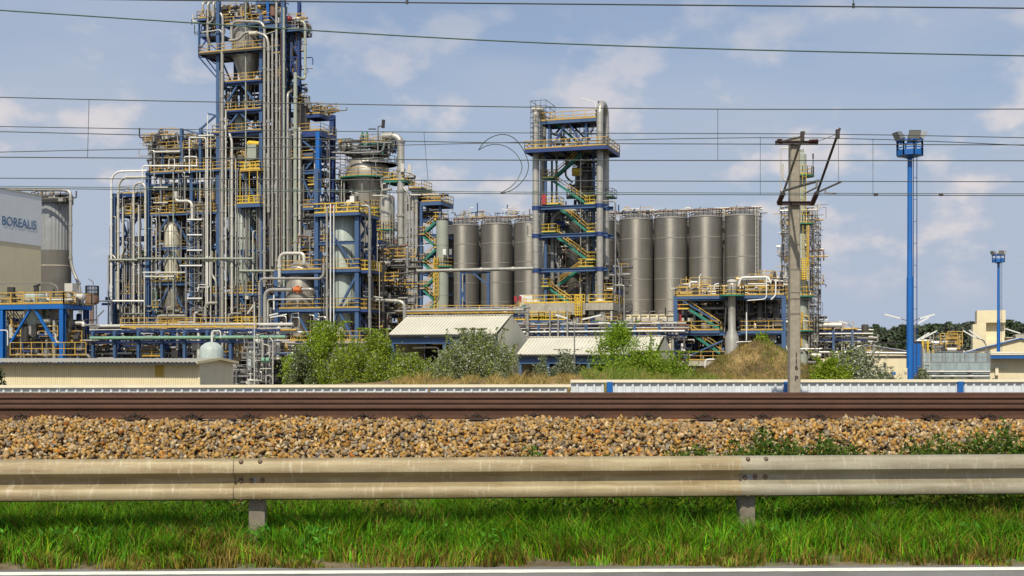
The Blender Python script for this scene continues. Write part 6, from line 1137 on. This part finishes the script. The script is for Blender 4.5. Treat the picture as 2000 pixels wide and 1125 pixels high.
# ---------------------------------------------------------------- open sheds with white ribbed roofs
def open_shed(label, pxl, pxr, d, ye, yr, half, gable, posts, seed):
    f = Fr(pxl, d); X, Y = f.ax(); u0, u1 = 0.0, f.u(pxr); mid = (pxl + pxr) / 2; ze, zr = f.z(ye, mid), f.z(yr, mid + 20, half); T = Thing('open_shed', label, 'shed', base_of(f, mid), 'open sheds with white roofs')
    for sgn in (0, 1):
        v0, v1, z0, z1 = (-.4, half, ze - .1, zr) if not sgn else (half + .01, 2 * half + .3, zr, ze - .1); npan = int((u1 - u0) / .33); mb = MB(); vs = []
        for i in range(npan):
            for dx, h_ in ((0, 0), (.19, 0), (.22, .07), (.30, .07), (.33, 0)): u = u0 - .1 + i * .33 + dx; vs += [f.W(u, v0, z0 + h_), f.W(u, v1, z1 + h_)]
        mb.add(vs, [(2 * i, 2 * i + 2, 2 * i + 3, 2 * i + 1) for i in range(npan * 5 - 1)]); T.part('roof_slope', mb, 'roofwhite')
    T.part('ridge_cap', MB().bar(f.W(u0 - .1, half, zr + .06), f.W(u1 + .1, half, zr + .06), .35, .06), 'roofwhite'); T.part('gutter', MB().bar(f.W(u0 - .1, -.45, ze - .14), f.W(u1 + .1, -.45, ze - .14), .16, .16), 'darksteel')
    T.part('eave_beam', MB().hbeam(f.W(u0, .05, ze - .62), f.W(u1, .05, ze - .62), .3, .62), 'blue')
    for p in posts: u = f.u(p); T.part('post', MB().hbeam(f.W(u, .1, GZ), f.W(u, .1, ze - .94), .3, .3, ref=Y), 'blue')
    if gable: mb = MB(); mb.add([f.W(u1, 0, GZ), f.W(u1, 2 * half, GZ), f.W(u1, 2 * half, ze - .08), f.W(u1, half, zr - .02), f.W(u1, 0, ze - .08)], [(0, 1, 2, 3, 4)]); T.part('gable_wall', mb, 'greywall')
    mb = MB(); mb.add([f.W(u0, .2, GZ), f.W(u0, 2 * half, GZ), f.W(u0, 2 * half, ze - .12), f.W(u0, half, zr - .05), f.W(u0, .2, ze - .12)], [(4, 3, 2, 1, 0)]); T.part('gable_wall', mb, 'greywall')
    T.part('back_wall', MB().box(f.W(u0 + .05, 2 * half - .1, GZ), X * (u1 - u0 - .1), Y * .1, (0, 0, ze - GZ - .2)), 'shadeinside')  # back wall coloured near-black for the shade under the roof
    for p in posts[:-1]: T.part('yellow_hoist', MB().cbox(f.P(p + 88, ye + 17, 1), .55, .3, .22, (X, Y)), 'ochre')
    pipe(T, f, [(posts[0] + 40, ye + 27, 1), (posts[0] + 90, ye + 26, 1), (posts[0] + 93, ye + 60, 1)], 4, 'cladwhite', bend=.4, col=False); return T
open_shed('higher open shed with white ribbed roof and plain grey gable', 762, 972, 118, 652, 617, 4.4, True, [767, 868, 967], 1); open_shed('lower open shed with white ribbed roof behind the green tree', 1012, 1283, 116, 691, 658, 4.0, True, [1016, 1070, 1150, 1278], 2)
# ---------------------------------------------------------------- right side: buildings, tank, poles
def hall(label, pxl, pxr, d, ye, yr, half, m='cream', trim='brightblue', name='cream_hall', yaw=18):
    f = Fr(pxl, d, yaw); X, Y = f.ax(); u1 = f.u(pxr); mid = (pxl + pxr) / 2; ze, zr = f.z(ye, mid), f.z(yr, mid); T = Thing(name, label, 'building', base_of(f, mid))
    mb = MB(); mb.add([f.W(0, 0, GZ), f.W(u1, 0, GZ), f.W(u1, 0, ze), f.W(u1 / 2, 0, zr), f.W(0, 0, ze)], [(0, 1, 2, 3, 4)]); T.part('front_wall', mb, m); mb = MB(); mb.add([f.W(u1, 0, GZ), f.W(u1, half * 2, GZ), f.W(u1, half * 2, ze), f.W(u1, 0, ze)], [(0, 1, 2, 3)]); T.part('side_wall', mb, m)
    mb = MB(); mb.add([f.W(0, 0, GZ), f.W(0, half * 2, GZ), f.W(0, half * 2, ze), f.W(0, 0, ze)], [(3, 2, 1, 0)]); T.part('side_wall', mb, m)
    for a, b in (((-.4, ze - .1), (u1 / 2, zr + .12)), ((u1 / 2 + .01, zr + .12), (u1 + .4, ze - .1))):
        A = f.W(a[0], -.4, a[1]); B = f.W(b[0], -.4, b[1]); T.part('roof_slope', MB().box(A, B - A, Y * (half * 2 + .6), (0, 0, .15)), 'roofwhite'); T.part('verge_trim', MB().bar(A - Y * .06, B - Y * .06, .06, .16), trim)
    return T, f
T, f = hall('cream gabled hall with blue roof trim far beyond the fence on the right', 1880, 2110, 215, 690, 662, 12)
T, f = hall('long low cream hall behind the small grey pipes', 1585, 1800, 205, 690, 676, 10, trim='deepblue')
def flat_block(name, label, pxl, pxr, d, yt, dep, m, yb=None, cap='roofwhite'):
    f = Fr(pxl, d); X, Y = f.ax(); u1 = f.u(pxr); z = f.z(yt, (pxl + pxr) / 2); T = Thing(name, label, 'building', base_of(f, pxl)); T.part('wall', MB().box(f.W(0, 0, GZ), X * u1, Y * dep, (0, 0, z - GZ)), m); T.part('parapet', MB().box(f.W(-.1, -.1, z + .003), X * (u1 + .2), Y * (dep + .2), (0, 0, .15)), cap); return T, f
T, f = flat_block('cream_annex', 'cream flat-roofed building behind the tall blue floodlight mast', 1690, 1776, 120, 698, 8, 'cream', cap='darksteel')
X, Y = f.ax(); T.part('blue_sign', MB().cbox(f.P(1746, 729, -.03), .16, .02, .13, (X, Y)), 'brightblue'); T.part('wall_lamp', MB().cbox(f.P(1728, 713, -.1), .12, .1, .2, (X, Y)), 'darksteel'); 
for px in (1733,): T.part('downpipe', MB().tube([f.P(px, 700, -.06), f.P(px, 745, -.06)], .05, 6), 'creamdull')
pipe(T, f, [(1600, 688, 1), (1773, 690, 1)], 5.5, 'clad', name='roof_duct')
T, f = flat_block('cream_annex', 'cream flat-roofed building with blue canopy edge at the right border', 1934, 2060, 118, 690, 8, 'cream'); X, Y = f.ax(); T.part('canopy', MB().box(f.P(1934, 700, -1.2), X * 8, Y * 1.15, (0, 0, .32)), 'brightblue'); T.part('canopy_roof', MB().box(f.P(1934, 693.5, -1.3), X * 8, Y * 1.25, (0, 0, .14)), 'roofwhite'); T.part('ledge', MB().box(f.P(1934, 720, -.2), X * 1.6, Y * .2, (0, 0, .12)), 'roofwhite')
for px, py in ((1940, 741), (1947, 722)): T.part('vent', MB().tube([f.P(px, py, -.02), f.P(px, py, -.08)], .13, 12), 'galv')
T.part('meter_box', MB().cbox(f.P(1947, 725, -.25), .14, .12, .4, (X, Y)), 'fencecap')
# stepped cream tower building
f = Fr(1900, 250); X, Y = f.ax(); T = Thing('stepped_building', 'tall cream stepped building with shaded recess above the far halls', 'building', base_of(f, 1935)); ua, ub_, uc_, ud = [f.u(p) for p in (1900, 1908, 1926, 1964)]
z1, z2, z3 = f.z(633, 1930), f.z(606, 1930), f.z(630, 1930)
T.part('wing', MB().box(f.W(ua, 0, GZ), X * (uc_ - ua), Y * 8, (0, 0, z1 - GZ)), 'cream'); T.part('tower', MB().box(f.W(ub_, .05, z1 + .002), X * (uc_ - ub_ - .002), Y * 8, (0, 0, z2 - z1)), 'cream'); T.part('head', MB().box(f.W(uc_, .06, z3), X * (ud - uc_), Y * 8, (0, 0, z2 - z3 - .002)), 'cream'); T.part('recess_wall', MB().box(f.W(uc_ + .003, 1.6, GZ), X * (ud - uc_), Y * 6, (0, 0, z3 - GZ - .003)), 'cream'); T.part('recess_base', MB().box(f.W(uc_ + .003, .1, GZ), X * (ud - uc_), Y * 1.4, (0, 0, f.z(664, 1940) - GZ)), 'creamdull')
T, f = flat_block('dark_annex', 'dark brown block with flat roof right of the stepped building', 1966, 1986, 240, 660, 6, 'rustbrown'); T, f = flat_block('dark_annex', 'pale concrete block at the right border below the trees', 1984, 2060, 235, 655, 6, 'concrete')
# grey rectangular tank with railing
f = Fr(1796, 108); X, Y = f.ax(); T = Thing('grey_basin', 'large weathered grey-blue basin tank with walkway railing', 'tank', base_of(f, 1860)); u1 = f.u(1934); zt_ = f.z(689, 1860); zm = f.z(709, 1860)
T.part('upper_wall', MB().box(f.W(0, 1.0, GZ), X * u1, Y * 6, (0, 0, zt_ - GZ)), 'tankgrey'); T.part('lower_wall', MB().box(f.W(-.3, 0, GZ), X * (u1 + .3), Y * .95, (0, 0, zm - GZ)), 'tankgrey')
for k in range(7): T.part('wall_rib', MB().box(f.W(u1 * k / 6.2, .92, zm), X * .1, Y * .07, (0, 0, zt_ - zm)), 'galv')
r = MB(); r.railing([f.W(-.3, .05, zm), f.W(u1, .05, zm)], 1.0, 1.2, .05, .1); T.part('railing', r, 'galv')
for y in (726, 735): a, b = f.P(1798, y, -.3), f.P(1934, y, -.3); T.part('pipe', MB().tube([a, b], .11, 8).collars([a, b], .11, 2), 'galv')
T.part('ladder', MB().ladder(f.W(.6, -.15, GZ), f.W(.6, -.15, zt_ + .3), X, .45, .05), 'cladwhite')
clutter(T, f, 1838, 1872, 668, 688, 1.5, 4, 60, 181, big=.5, mix=(2, 3, 3, 1, 1, .2, .1, .2)); T.part('dark_hood', MB().cbox(f.P(1860, 684, 2), .9, .5, .3, (X, Y)), 'darksteel')
fq = Fr(1795, 130); T = Thing('yellow_gantry', 'yellow machinery gantry with chutes behind the grey basin', 'gantry', base_of(fq, 1815, 2)); clutter(T, fq, 1800, 1830, 664, 690, 0, 4, 14, 182, big=.6, mats=['brightyellow', 'ochre', 'cladwhite', 'galv', 'galv', 'galv'], mix=(3, 2, 2, 2, .5, 1), name='machinery')
for px in (1802, 1812, 1822): T.part('leg', MB().bar(fq.W(fq.u(px), 0, GZ), fq.P(px, 664, 0), .16), 'brightyellow')
for a, b in (((1792, 664), (1815, 650)), ((1800, 662), (1830, 646))): T.part('chute', MB().bar(fq.P(*a, 1), fq.P(*b, 1), .25, .14), 'white')
# blue steel bay next to the floodlight mast
f = Fr(1780, 98); T = Thing('blue_bay', 'narrow blue steel bay standing beside the floodlight mast', 'frame', base_of(f, 1792)); X, Y = f.ax()
for px, v in ((1786, .6), (1793, .6), (1797, 2.5)): column(T, f, px, 671, None, .3, v, 'brightblue' if px != 1797 else 'blue')
T.part('panel', MB().box(f.W(f.u(1783), 1.2, GZ), X * .45, Y * .1, (0, 0, f.z(676, 1790) - GZ)), 'deepblue'); T.part('beam', MB().hbeam(f.P(1700, 670, 1), f.P(1799, 670, 1), .12, .14), 'darksteel'); T.part('grey_panel', MB().box(f.W(f.u(1794, 2.6), 2.6, GZ), X * .35, Y * .1, (0, 0, f.z(675, 1795) - GZ)), 'galv')
fx = Fr(1762, 96); T = Thing('control_cabinet', 'cream control cabinet standing behind the fence by the blue mast', 'cabinet', base_of(fx, 1766)); X, Y = fx.ax(); u1 = fx.u(1773); z = fx.z(719, 1766)
T.part('body', MB().box(fx.W(0, 0, GZ), X * u1, Y * .5, (0, 0, z - GZ)), 'cream'); T.part('door', MB().box(fx.W(.05, -.03, GZ + .2), X * (u1 - .1), Y * .025, (0, 0, z - GZ - .3)), 'cream'); T.part('label_plate', MB().box(fx.P(1766, 732, -.04), X * .2, Y * .008, (0, 0, .25)), 'concrete')
# floodlight masts
def flood_mast(label, px, d, ytop):
    k = d / FPX; x = (px - CX) * k; zb = EYE + (YH - ytop) * k; T = Thing('floodlight_mast', label, 'mast', (x, d, GZ), 'blue floodlight masts'); s = 1.0
    zf = zb - 1.95; T.part('pole', MB().lathe(x, d, [(.27, GZ), (.25, zf * .45), (.245, zf * .45 + .05), (.21, zf * .455 + .1), (.18, zf)], 12), 'brightblue')
    bs = MB(); bs.lathe(x, d, [(.12, zf - .25), (.7, zf - .02), (1.0, zf), (1.0, zf + .06), (.1, zf + .06)], 8); pl = T.part('basket_floor', bs, 'brightblue')
    r = MB(); q = [Vector((x + 1.0 * math.cos(a), d + 1.0 * math.sin(a), zf)) for a in np.linspace(0, 2 * math.pi, 9)]; r.railing(q, 1.15, .8, .085, .42); T.part('basket_railing', r, 'brightblue')
    for i, a in enumerate(np.linspace(R(-170), R(-10), 3).tolist() + [R(60), R(120)]):
        p = Vector((x + 1.02 * math.cos(a), d + 1.02 * math.sin(a), zf + 1.55)); o = Vector((math.cos(a), math.sin(a), 0)); t = Vector((-o.y, o.x, 0)); up = (Vector((0, 0, 1)) * .9 + o * .45).normalized(); nn = up.cross(t).normalized(); nn = nn if nn.dot(o) > 0 else -nn
        b = MB(); A = p - t * .42 - up * .3; mb = b; back = p - nn * .32
        vs = [p + t * sx_ * .46 + up * sy_ * .34 + nn * .12 for sx_, sy_ in ((-1, -1), (1, -1), (1, 1), (-1, 1))] + [back + t * sx_ * .26 + up * sy_ * .2 for sx_, sy_ in ((-1, -1), (1, -1), (1, 1), (-1, 1))]
        b.add(vs, [(0, 1, 2, 3), (7, 6, 5, 4), (0, 4, 5, 1), (1, 5, 6, 2), (2, 6, 7, 3), (3, 7, 4, 0)]); fl_ = T.part('floodlight', b, 'floodgrey')
        g_ = MB(); g_.add([p + t * sx_ * .41 + up * sy_ * .29 + nn * .125 for sx_, sy_ in ((-1, -1), (1, -1), (1, 1), (-1, 1))], [(0, 1, 2, 3)]); T.part('lens', g_, 'glass', fl_)
        T.part('bracket', MB().bar(Vector((p.x, p.y, zf + 1.1)) - o * .05, p - nn * .1 - up * .2, .09), 'darksteel', fl_)
    T.part('ladder', MB().ladder((x + .38, d - .1, GZ), (x + .38, d - .1, zf), (1, .2, 0), .3, .05, 1.7), 'deepblue'); 
flood_mast('tall blue floodlight mast with basket rising clear above the fence', 1777, 96, 256); flood_mast('smaller looking blue floodlight mast standing far behind near the cream halls', 1950, 200, 489)
# street lamps with white tube arms
def tube_lamp(label, px, d, yb, ends, grp=None, stem=None):
    k = d / FPX; P = lambda x, y: Vector(((x - CX) * k, d, EYE + (YH - y) * k)); x0 = (px - CX) * k; T = Thing('street_lamp', label, 'street lamp', (x0, d, GZ), grp); T.part('pole', MB().tube([(x0, d, GZ), P(px, yb)], [.08, .05], 8), 'galv')
    for (mx, my), (ex, ey) in ends: T.part('arm', MB().tube([P(px, yb + 3), P(px + (mx - px) * .3, (yb + my) / 2 - 2), P(mx, my)], .045, 6, .6), 'galv'); T.part('tube_light', MB().bar(P(mx, my), P(ex, ey), .22, .13), 'white')
tube_lamp('street lamp with two white tube arms in front of the lower open shed', 1122, 108, 634, [((1108, 622), (1085, 615)), ((1137, 624), (1174, 615))]); tube_lamp('street lamp whose white tube arms spread behind the tall blue mast', 1779, 112, 634, [((1758, 622), (1727, 614)), ((1796, 622), (1825, 614))]); tube_lamp('street lamp with a single white tube arm right of the tall blue mast', 1787, 130, 637, [((1792, 632), (1814, 620))])
tube_lamp('street lamp with paired tube arms before the stepped cream building', 1926, 140, 672, [((1905, 660), (1881, 646)), ((1915, 662), (1893, 645))]); tube_lamp('street lamp with an arm reaching to the right border', 2012, 140, 660, [((1992, 651), (1964, 642))]); tube_lamp('dark street lamp by the big pipe end near the slim column', 1666, 150, 645, [((1655, 632), (1638, 627))]); tube_lamp('street lamp with slanted tubes beside the hopper frame', 519, 140, 628, [((528, 620), (560, 614)), ((526, 616), (543, 612))])
# ---------------------------------------------------------------- trees and bushes
def crown(px, py_top, py_bot, wpx, d, n, pal, seed, size=(.045, .105), clumps=30, sil=0.0, trunk=True, name='bush', label='', cat='bush', group=None, shape=1.0, low=None):
    n = int(n * 1.9); rng = np.random.default_rng(seed); k = d / FPX; x0 = (px - CX) * k; zt, zb = EYE + (YH - py_top) * k, EYE + (YH - py_bot) * k; zg = GZ if low is None else low; wd = wpx * k / 2 * 1.28; H_ = zt - zg
    T = Thing(name, label, cat, (x0, d, zg), group); C = []
    for i in range(int(clumps * 1.7)):
        t = rng.random() ** .8; rr = wd * (1 - abs(2 * t - .75) ** 2.2 * .55) * (1 - .42 * t * shape); a = rng.uniform(0, 2 * np.pi); q = rng.random() ** .5
        C.append((x0 + rr * q * math.cos(a), d + rr * q * math.sin(a) * .9, zg + .12 * H_ + t * H_ * .82, rng.uniform(.2, .42) * wd * (.7 if t > .7 else 1)))
    C = np.array(C); idx = rng.integers(len(C), size=n); dirs = rng.normal(size=(n, 3)); dirs /= np.linalg.norm(dirs, axis=1, keepdims=True); rad = rng.random(n) ** .45
    pos = C[idx, :3] + dirs * (C[idx, 3] * rad)[:, None] * np.array((1, 1, 1.15)); sp = rng.random(n) < .12; pos[sp] += dirs[sp] * (C[idx[sp], 3] * .35)[:, None] * np.array((.5, .5, 1.5)); pos[:, 2] = np.maximum(pos[:, 2], zg + .05)
    ns = n // 5; ks = max(10, clumps); ci = rng.integers(len(C), size=ks); sd_ = np.stack([rng.normal(0, .45, ks), rng.normal(0, .45, ks), rng.uniform(.7, 1.3, ks)], 1); sl = rng.uniform(.4, 1.0, ks) * wd * .95; q = rng.integers(ks, size=ns)      # shoots standing out of the crown
    pos[:ns] = C[ci[q], :3] + sd_[q] * (sl[q] * rng.random(ns))[:, None] + rng.normal(0, .05, (ns, 3)); pos[:, 2] = np.minimum(pos[:, 2], zt + .45)
    pal = np.array(pal); col = pal[rng.integers(len(pal), size=n)] * rng.uniform(.6, 1.5, (n, 1)) * (.8 + .4 * rng.random((len(C), 1))[idx])
    s_ = rng.random(n) < sil; col[s_] = np.array((.55, .58, .47)) * rng.uniform(.6, 1.2, (s_.sum(), 1))
    V, Fc, Cc = leaves(n, pos, rng.uniform(size[0], size[1], n), col, rng, .5); V -= np.array((x0, d, zg)); o = link('crown', np_mesh('crown', V, Fc, 'leaf', Cc), T.o)
    mb = MB()
    for i in range(7):
        c = C[rng.integers(len(C))]; b = Vector((x0 + rng.uniform(-.25, .25) * wd, d + rng.uniform(-.2, .2) * wd, zg - .1)); e = Vector(c[:3]); m = b.lerp(e, .5) + Vector((rng.uniform(-.2, .2), rng.uniform(-.2, .2), .2)); mb.tube([b, m, e], [.07 * H_ / 4, .045 * H_ / 4, .015], 6)
    T.part('trunk', mb, 'bark'); return T
G1 = [(.21, .31, .02), (.28, .38, .03), (.15, .23, .016), (.33, .42, .045)]; G2 = [(.15, .175, .075), (.19, .22, .09), (.11, .14, .055), (.22, .25, .11)]; G3 = [(.25, .30, .045), (.29, .34, .055), (.19, .24, .035)]; G4 = [(.11, .18, .03), (.14, .21, .035)]
crown(628, 640, 757, 128, 86, 15000, G1, 201, sil=.05, label='tall bright green bush before the concrete base building', clumps=34, group='bushes behind the fence'); crown(590, 690, 757, 58, 84, 5000, G2 + G4, 202, sil=.14, label='silvery green bush at the left foot of the tall bright bush', group='bushes behind the fence')
crown(735, 655, 757, 110, 88, 11000, G1 + G1 + G3, 203, sil=.05, label='yellow-green bush left of the higher open shed', clumps=30, group='bushes behind the fence'); crown(690, 672, 757, 80, 84, 7000, G1 + G3, 204, sil=.08, label='pale green bush between two taller green bushes', group='bushes behind the fence')
crown(805, 702, 757, 95, 86, 8000, G1 + G3, 205, sil=.14, label='olive bush in front of the higher open shed opening', group='bushes behind the fence'); crown(868, 698, 757, 76, 86, 6000, G3 + G2, 206, sil=.2, label='small silver-leaved bush before the higher open shed', group='bushes behind the fence')
crown(935, 655, 757, 140, 84, 13500, G2 + G3, 207, sil=.28, label='broad silver-leaved poplar bush between the two open sheds', clumps=40, shape=.6, group='bushes behind the fence'); crown(1105, 694, 757, 58, 96, 3000, G2, 208, sil=.28, label='small silvery shrub under the lower open shed eave', group='bushes behind the fence'); crown(1060, 706, 757, 50, 98, 1500, G2, 209, sil=.25, label='sparse silvery shrub at the lower shed post', group='bushes behind the fence')
crown(1212, 640, 757, 118, 90, 8500, [(.20, .32, .02), (.26, .38, .03), (.14, .24, .015)], 210, label='bright green young tree in front of the lower open shed roof', name='young_tree', cat='tree', clumps=34, shape=.5)
crown(1665, 682, 757, 95, 92, 4200, G2 + [(.22, .23, .12)], 211, sil=.42, label='whitish flowering bush right of the earth mound', size=(.07, .15), group='bushes behind the fence'); crown(1622, 700, 757, 80, 80, 5500, G1, 212, label='dense bright green bush at the right foot of the mound', group='bushes behind the fence'); crown(1800, 722, 757, 40, 98, 1500, G2, 213, sil=.3, label='small silvery shrub at the foot of the blue mast', size=(.07, .14), group='bushes behind the fence'); crown(1725, 728, 757, 60, 96, 1600, G2, 214, sil=.3, label='low pale shrub before the cream annex wall', size=(.06, .13), group='bushes behind the fence')
crown(-22, 690, 770, 62, 66, 4200, [(.02, .045, .012), (.03, .06, .015)], 215, label='dark evergreen bush at the left border before the ribbed shed', group='bushes behind the fence')
# ---- earth bank, mound and their grass
def heap(name, label, pts, d, dep, seed, m='mound', rough=.25, kind='structure'):
    rng = np.random.default_rng(seed); k = d / FPX; nx, ny = 110, 40; xsn = np.linspace(pts[0][0], pts[-1][0], nx); top = np.interp(xsn, [p[0] for p in pts], [p[1] for p in pts]); V = []
    from mathutils import noise as mnz
    for j in range(ny):
        t = j / (ny - 1) * 2 - 1; sh = math.cos(t * math.pi / 2) ** .8
        for i in range(nx):
            z = EYE + (YH - top[i]) * k; x = (xsn[i] - CX) * k; y = d + t * dep; q = Vector((x * .55, y * .55, seed)); nz_ = mnz.noise(q) + .5 * mnz.noise(q * 2.3) + .3 * mnz.noise(q * 5.1)
            V.append((x, y, GZ - .1 + (z - GZ + .1) * sh + rough * sh * nz_))
    F_ = [(j * nx + i, j * nx + i + 1, (j + 1) * nx + i + 1, (j + 1) * nx + i) for j in range(ny - 1) for i in range(nx - 1)]
    o = link(name, make_mesh(name, V, F_, [m], smooth=180)); 
    if kind == 'structure': tag(o, kind='structure')
    return np.array(V).reshape(ny, nx, 3)
def tufts(name, label, VV, n, h, pal, seed, wd=.03, xr=None):
    rng = np.random.default_rng(seed); ny, nx = VV.shape[:2]; j = rng.integers(0, ny // 2 + 3, n); i = rng.uniform(0, nx - 1.001, n)
    if xr: i = xr[0] * nx + (xr[1] - xr[0]) * nx * rng.random(n); i = np.clip(i, 0, nx - 1.01)
    f = i - np.floor(i); i0 = i.astype(int); p = VV[j, i0] * (1 - f)[:, None] + VV[j, i0 + 1] * f[:, None]; p[:, 1] += rng.uniform(-.3, .3, n); hh = h * rng.uniform(.3, 1.2, n) * (.35 + .65 * (np.sin(p[:, 0] * 1.3 + seed) * np.sin(p[:, 0] * .47 + 1) * .5 + .5) + .35 * np.sin(p[:, 0] * 4.1)) ; hh = np.maximum(hh, .08); a = rng.uniform(0, 6.28, n); b = rng.uniform(0, 6.28, n)
    wv = np.stack([np.cos(b), np.sin(b), 0 * b], 1) * wd; ti = p + np.stack([np.cos(a) * hh * .8, np.sin(a) * hh * .8, hh], 1); p[:, 2] -= .05
    V = np.stack([p - wv, p + wv, ti], 1).reshape(-1, 3); pal = np.array(pal); C = np.repeat(pal[rng.integers(len(pal), size=n)] * rng.uniform(.6, 1.3, (n, 1)), 3, 0)
    return tag(link(name, np_mesh(name, V, np.arange(n * 3).reshape(n, 3), 'grassblade', C)), label, 'grass', kind='stuff')
DRY = [(.42, .30, .10), (.36, .26, .08), (.28, .26, .07), (.46, .35, .13)]; GRN = [(.20, .32, .04), (.16, .27, .035), (.26, .34, .07)]
b1 = heap('earth_bank', '', [(480, 764), (560, 756), (700, 750), (840, 744), (960, 742), (1100, 740), (1150, 728), (1250, 738), (1340, 740), (1420, 742), (1800, 748), (2100, 750)], 80, 8, 301)
tufts('dry_grass', 'straw-coloured dry grass on the bank behind the fence', b1, 16000, .55, DRY, 302, .022, (.18, .62)); tufts('dry_grass', 'patches of green grass on the bank behind the fence', b1, 9000, .6, GRN, 303, .022, (.4, .56)); tufts('dry_grass', 'thin yellowish grass on the bank beside the mast', b1, 6000, .35, DRY + GRN, 304, .02, (.56, 1))
b2 = heap('earth_mound', '', [(1310, 757), (1350, 738), (1395, 708), (1435, 686), (1462, 671), (1482, 663), (1500, 666), (1520, 680), (1545, 700), (1575, 718), (1605, 740), (1635, 757)], 84, 4.5, 305, rough=.22)
tufts('mound_grass', 'dry brown grass and weeds covering the earth mound', b2, 8500, .34, [(.32, .22, .06), (.19, .125, .035), (.13, .11, .025), (.42, .29, .09), (.16, .16, .03)], 306, .02); tufts('mound_grass', 'green weeds growing on the mound crest and left side', b2, 2600, .5, [(.20, .21, .05), (.30, .25, .08), (.14, .18, .03)], 307, .022, (0, .35)); tufts('mound_grass', 'green sprigs on the right flank of the mound', b2, 700, .5, GRN, 308, .022, (.5, .75))
crown(1270, 700, 757, 140, 82, 13000, [(.22, .32, .03), (.27, .36, .035), (.16, .25, .025)], 216, size=(.05, .12), label='low soft green thicket left of the mound behind the fence', clumps=44, shape=.3, group='bushes behind the fence'); crown(1492, 655, 690, 30, 84, 700, G1, 217, size=(.06, .12), label='small green sprig bush on the mound top', clumps=8, low=2.0, group='bushes behind the fence')
# ---- far wood
rng = np.random.default_rng(401); VV = []; FF = []; CC = []; off = 0
for px in np.arange(1560, 2260, 7.5):
    d = rng.uniform(430, 520); k = d / FPX; x0 = (px - CX) * k; top = np.interp(px, [1560, 1660, 1690, 1715, 1735, 1760, 1820, 1900, 1960, 1985, 2010, 2260], [664, 654, 644, 637, 646, 638, 633, 630, 628, 626, 634, 630]) + rng.uniform(-4, 5); z1 = EYE + (YH - top) * k; n = 520; wd = rng.uniform(3.4, 5.2); t = rng.random(n) ** .7; rad = wd * np.sqrt(np.maximum(0.05, 1 - (t * 1.02) ** 2.6)) * rng.random(n) ** .4; a = rng.uniform(0, 6.28, n)
    pos = np.stack([x0 + rad * np.cos(a), d + rad * np.sin(a), GZ + (z1 - GZ) * (.12 + .88 * t)], 1); base = np.array([(.06, .085, .045), (.075, .095, .06), (.05, .075, .04), (.085, .10, .07)])[rng.integers(4)]  # leaf greens greyed slightly, distance haze put into the colour
    V, Fc, C = leaves(n, pos, rng.uniform(.5, 1.1, n), base * rng.uniform(.65, 1.35, (n, 1)), rng, .7); VV.append(V); FF.append(Fc + off); CC.append(C); off += len(V)
tag(link('distant_wood', np_mesh('distant_wood', np.concatenate(VV), np.concatenate(FF), 'farleaf', np.concatenate(CC))), 'dark green wood along the far horizon behind the right buildings', 'wood', kind='stuff')
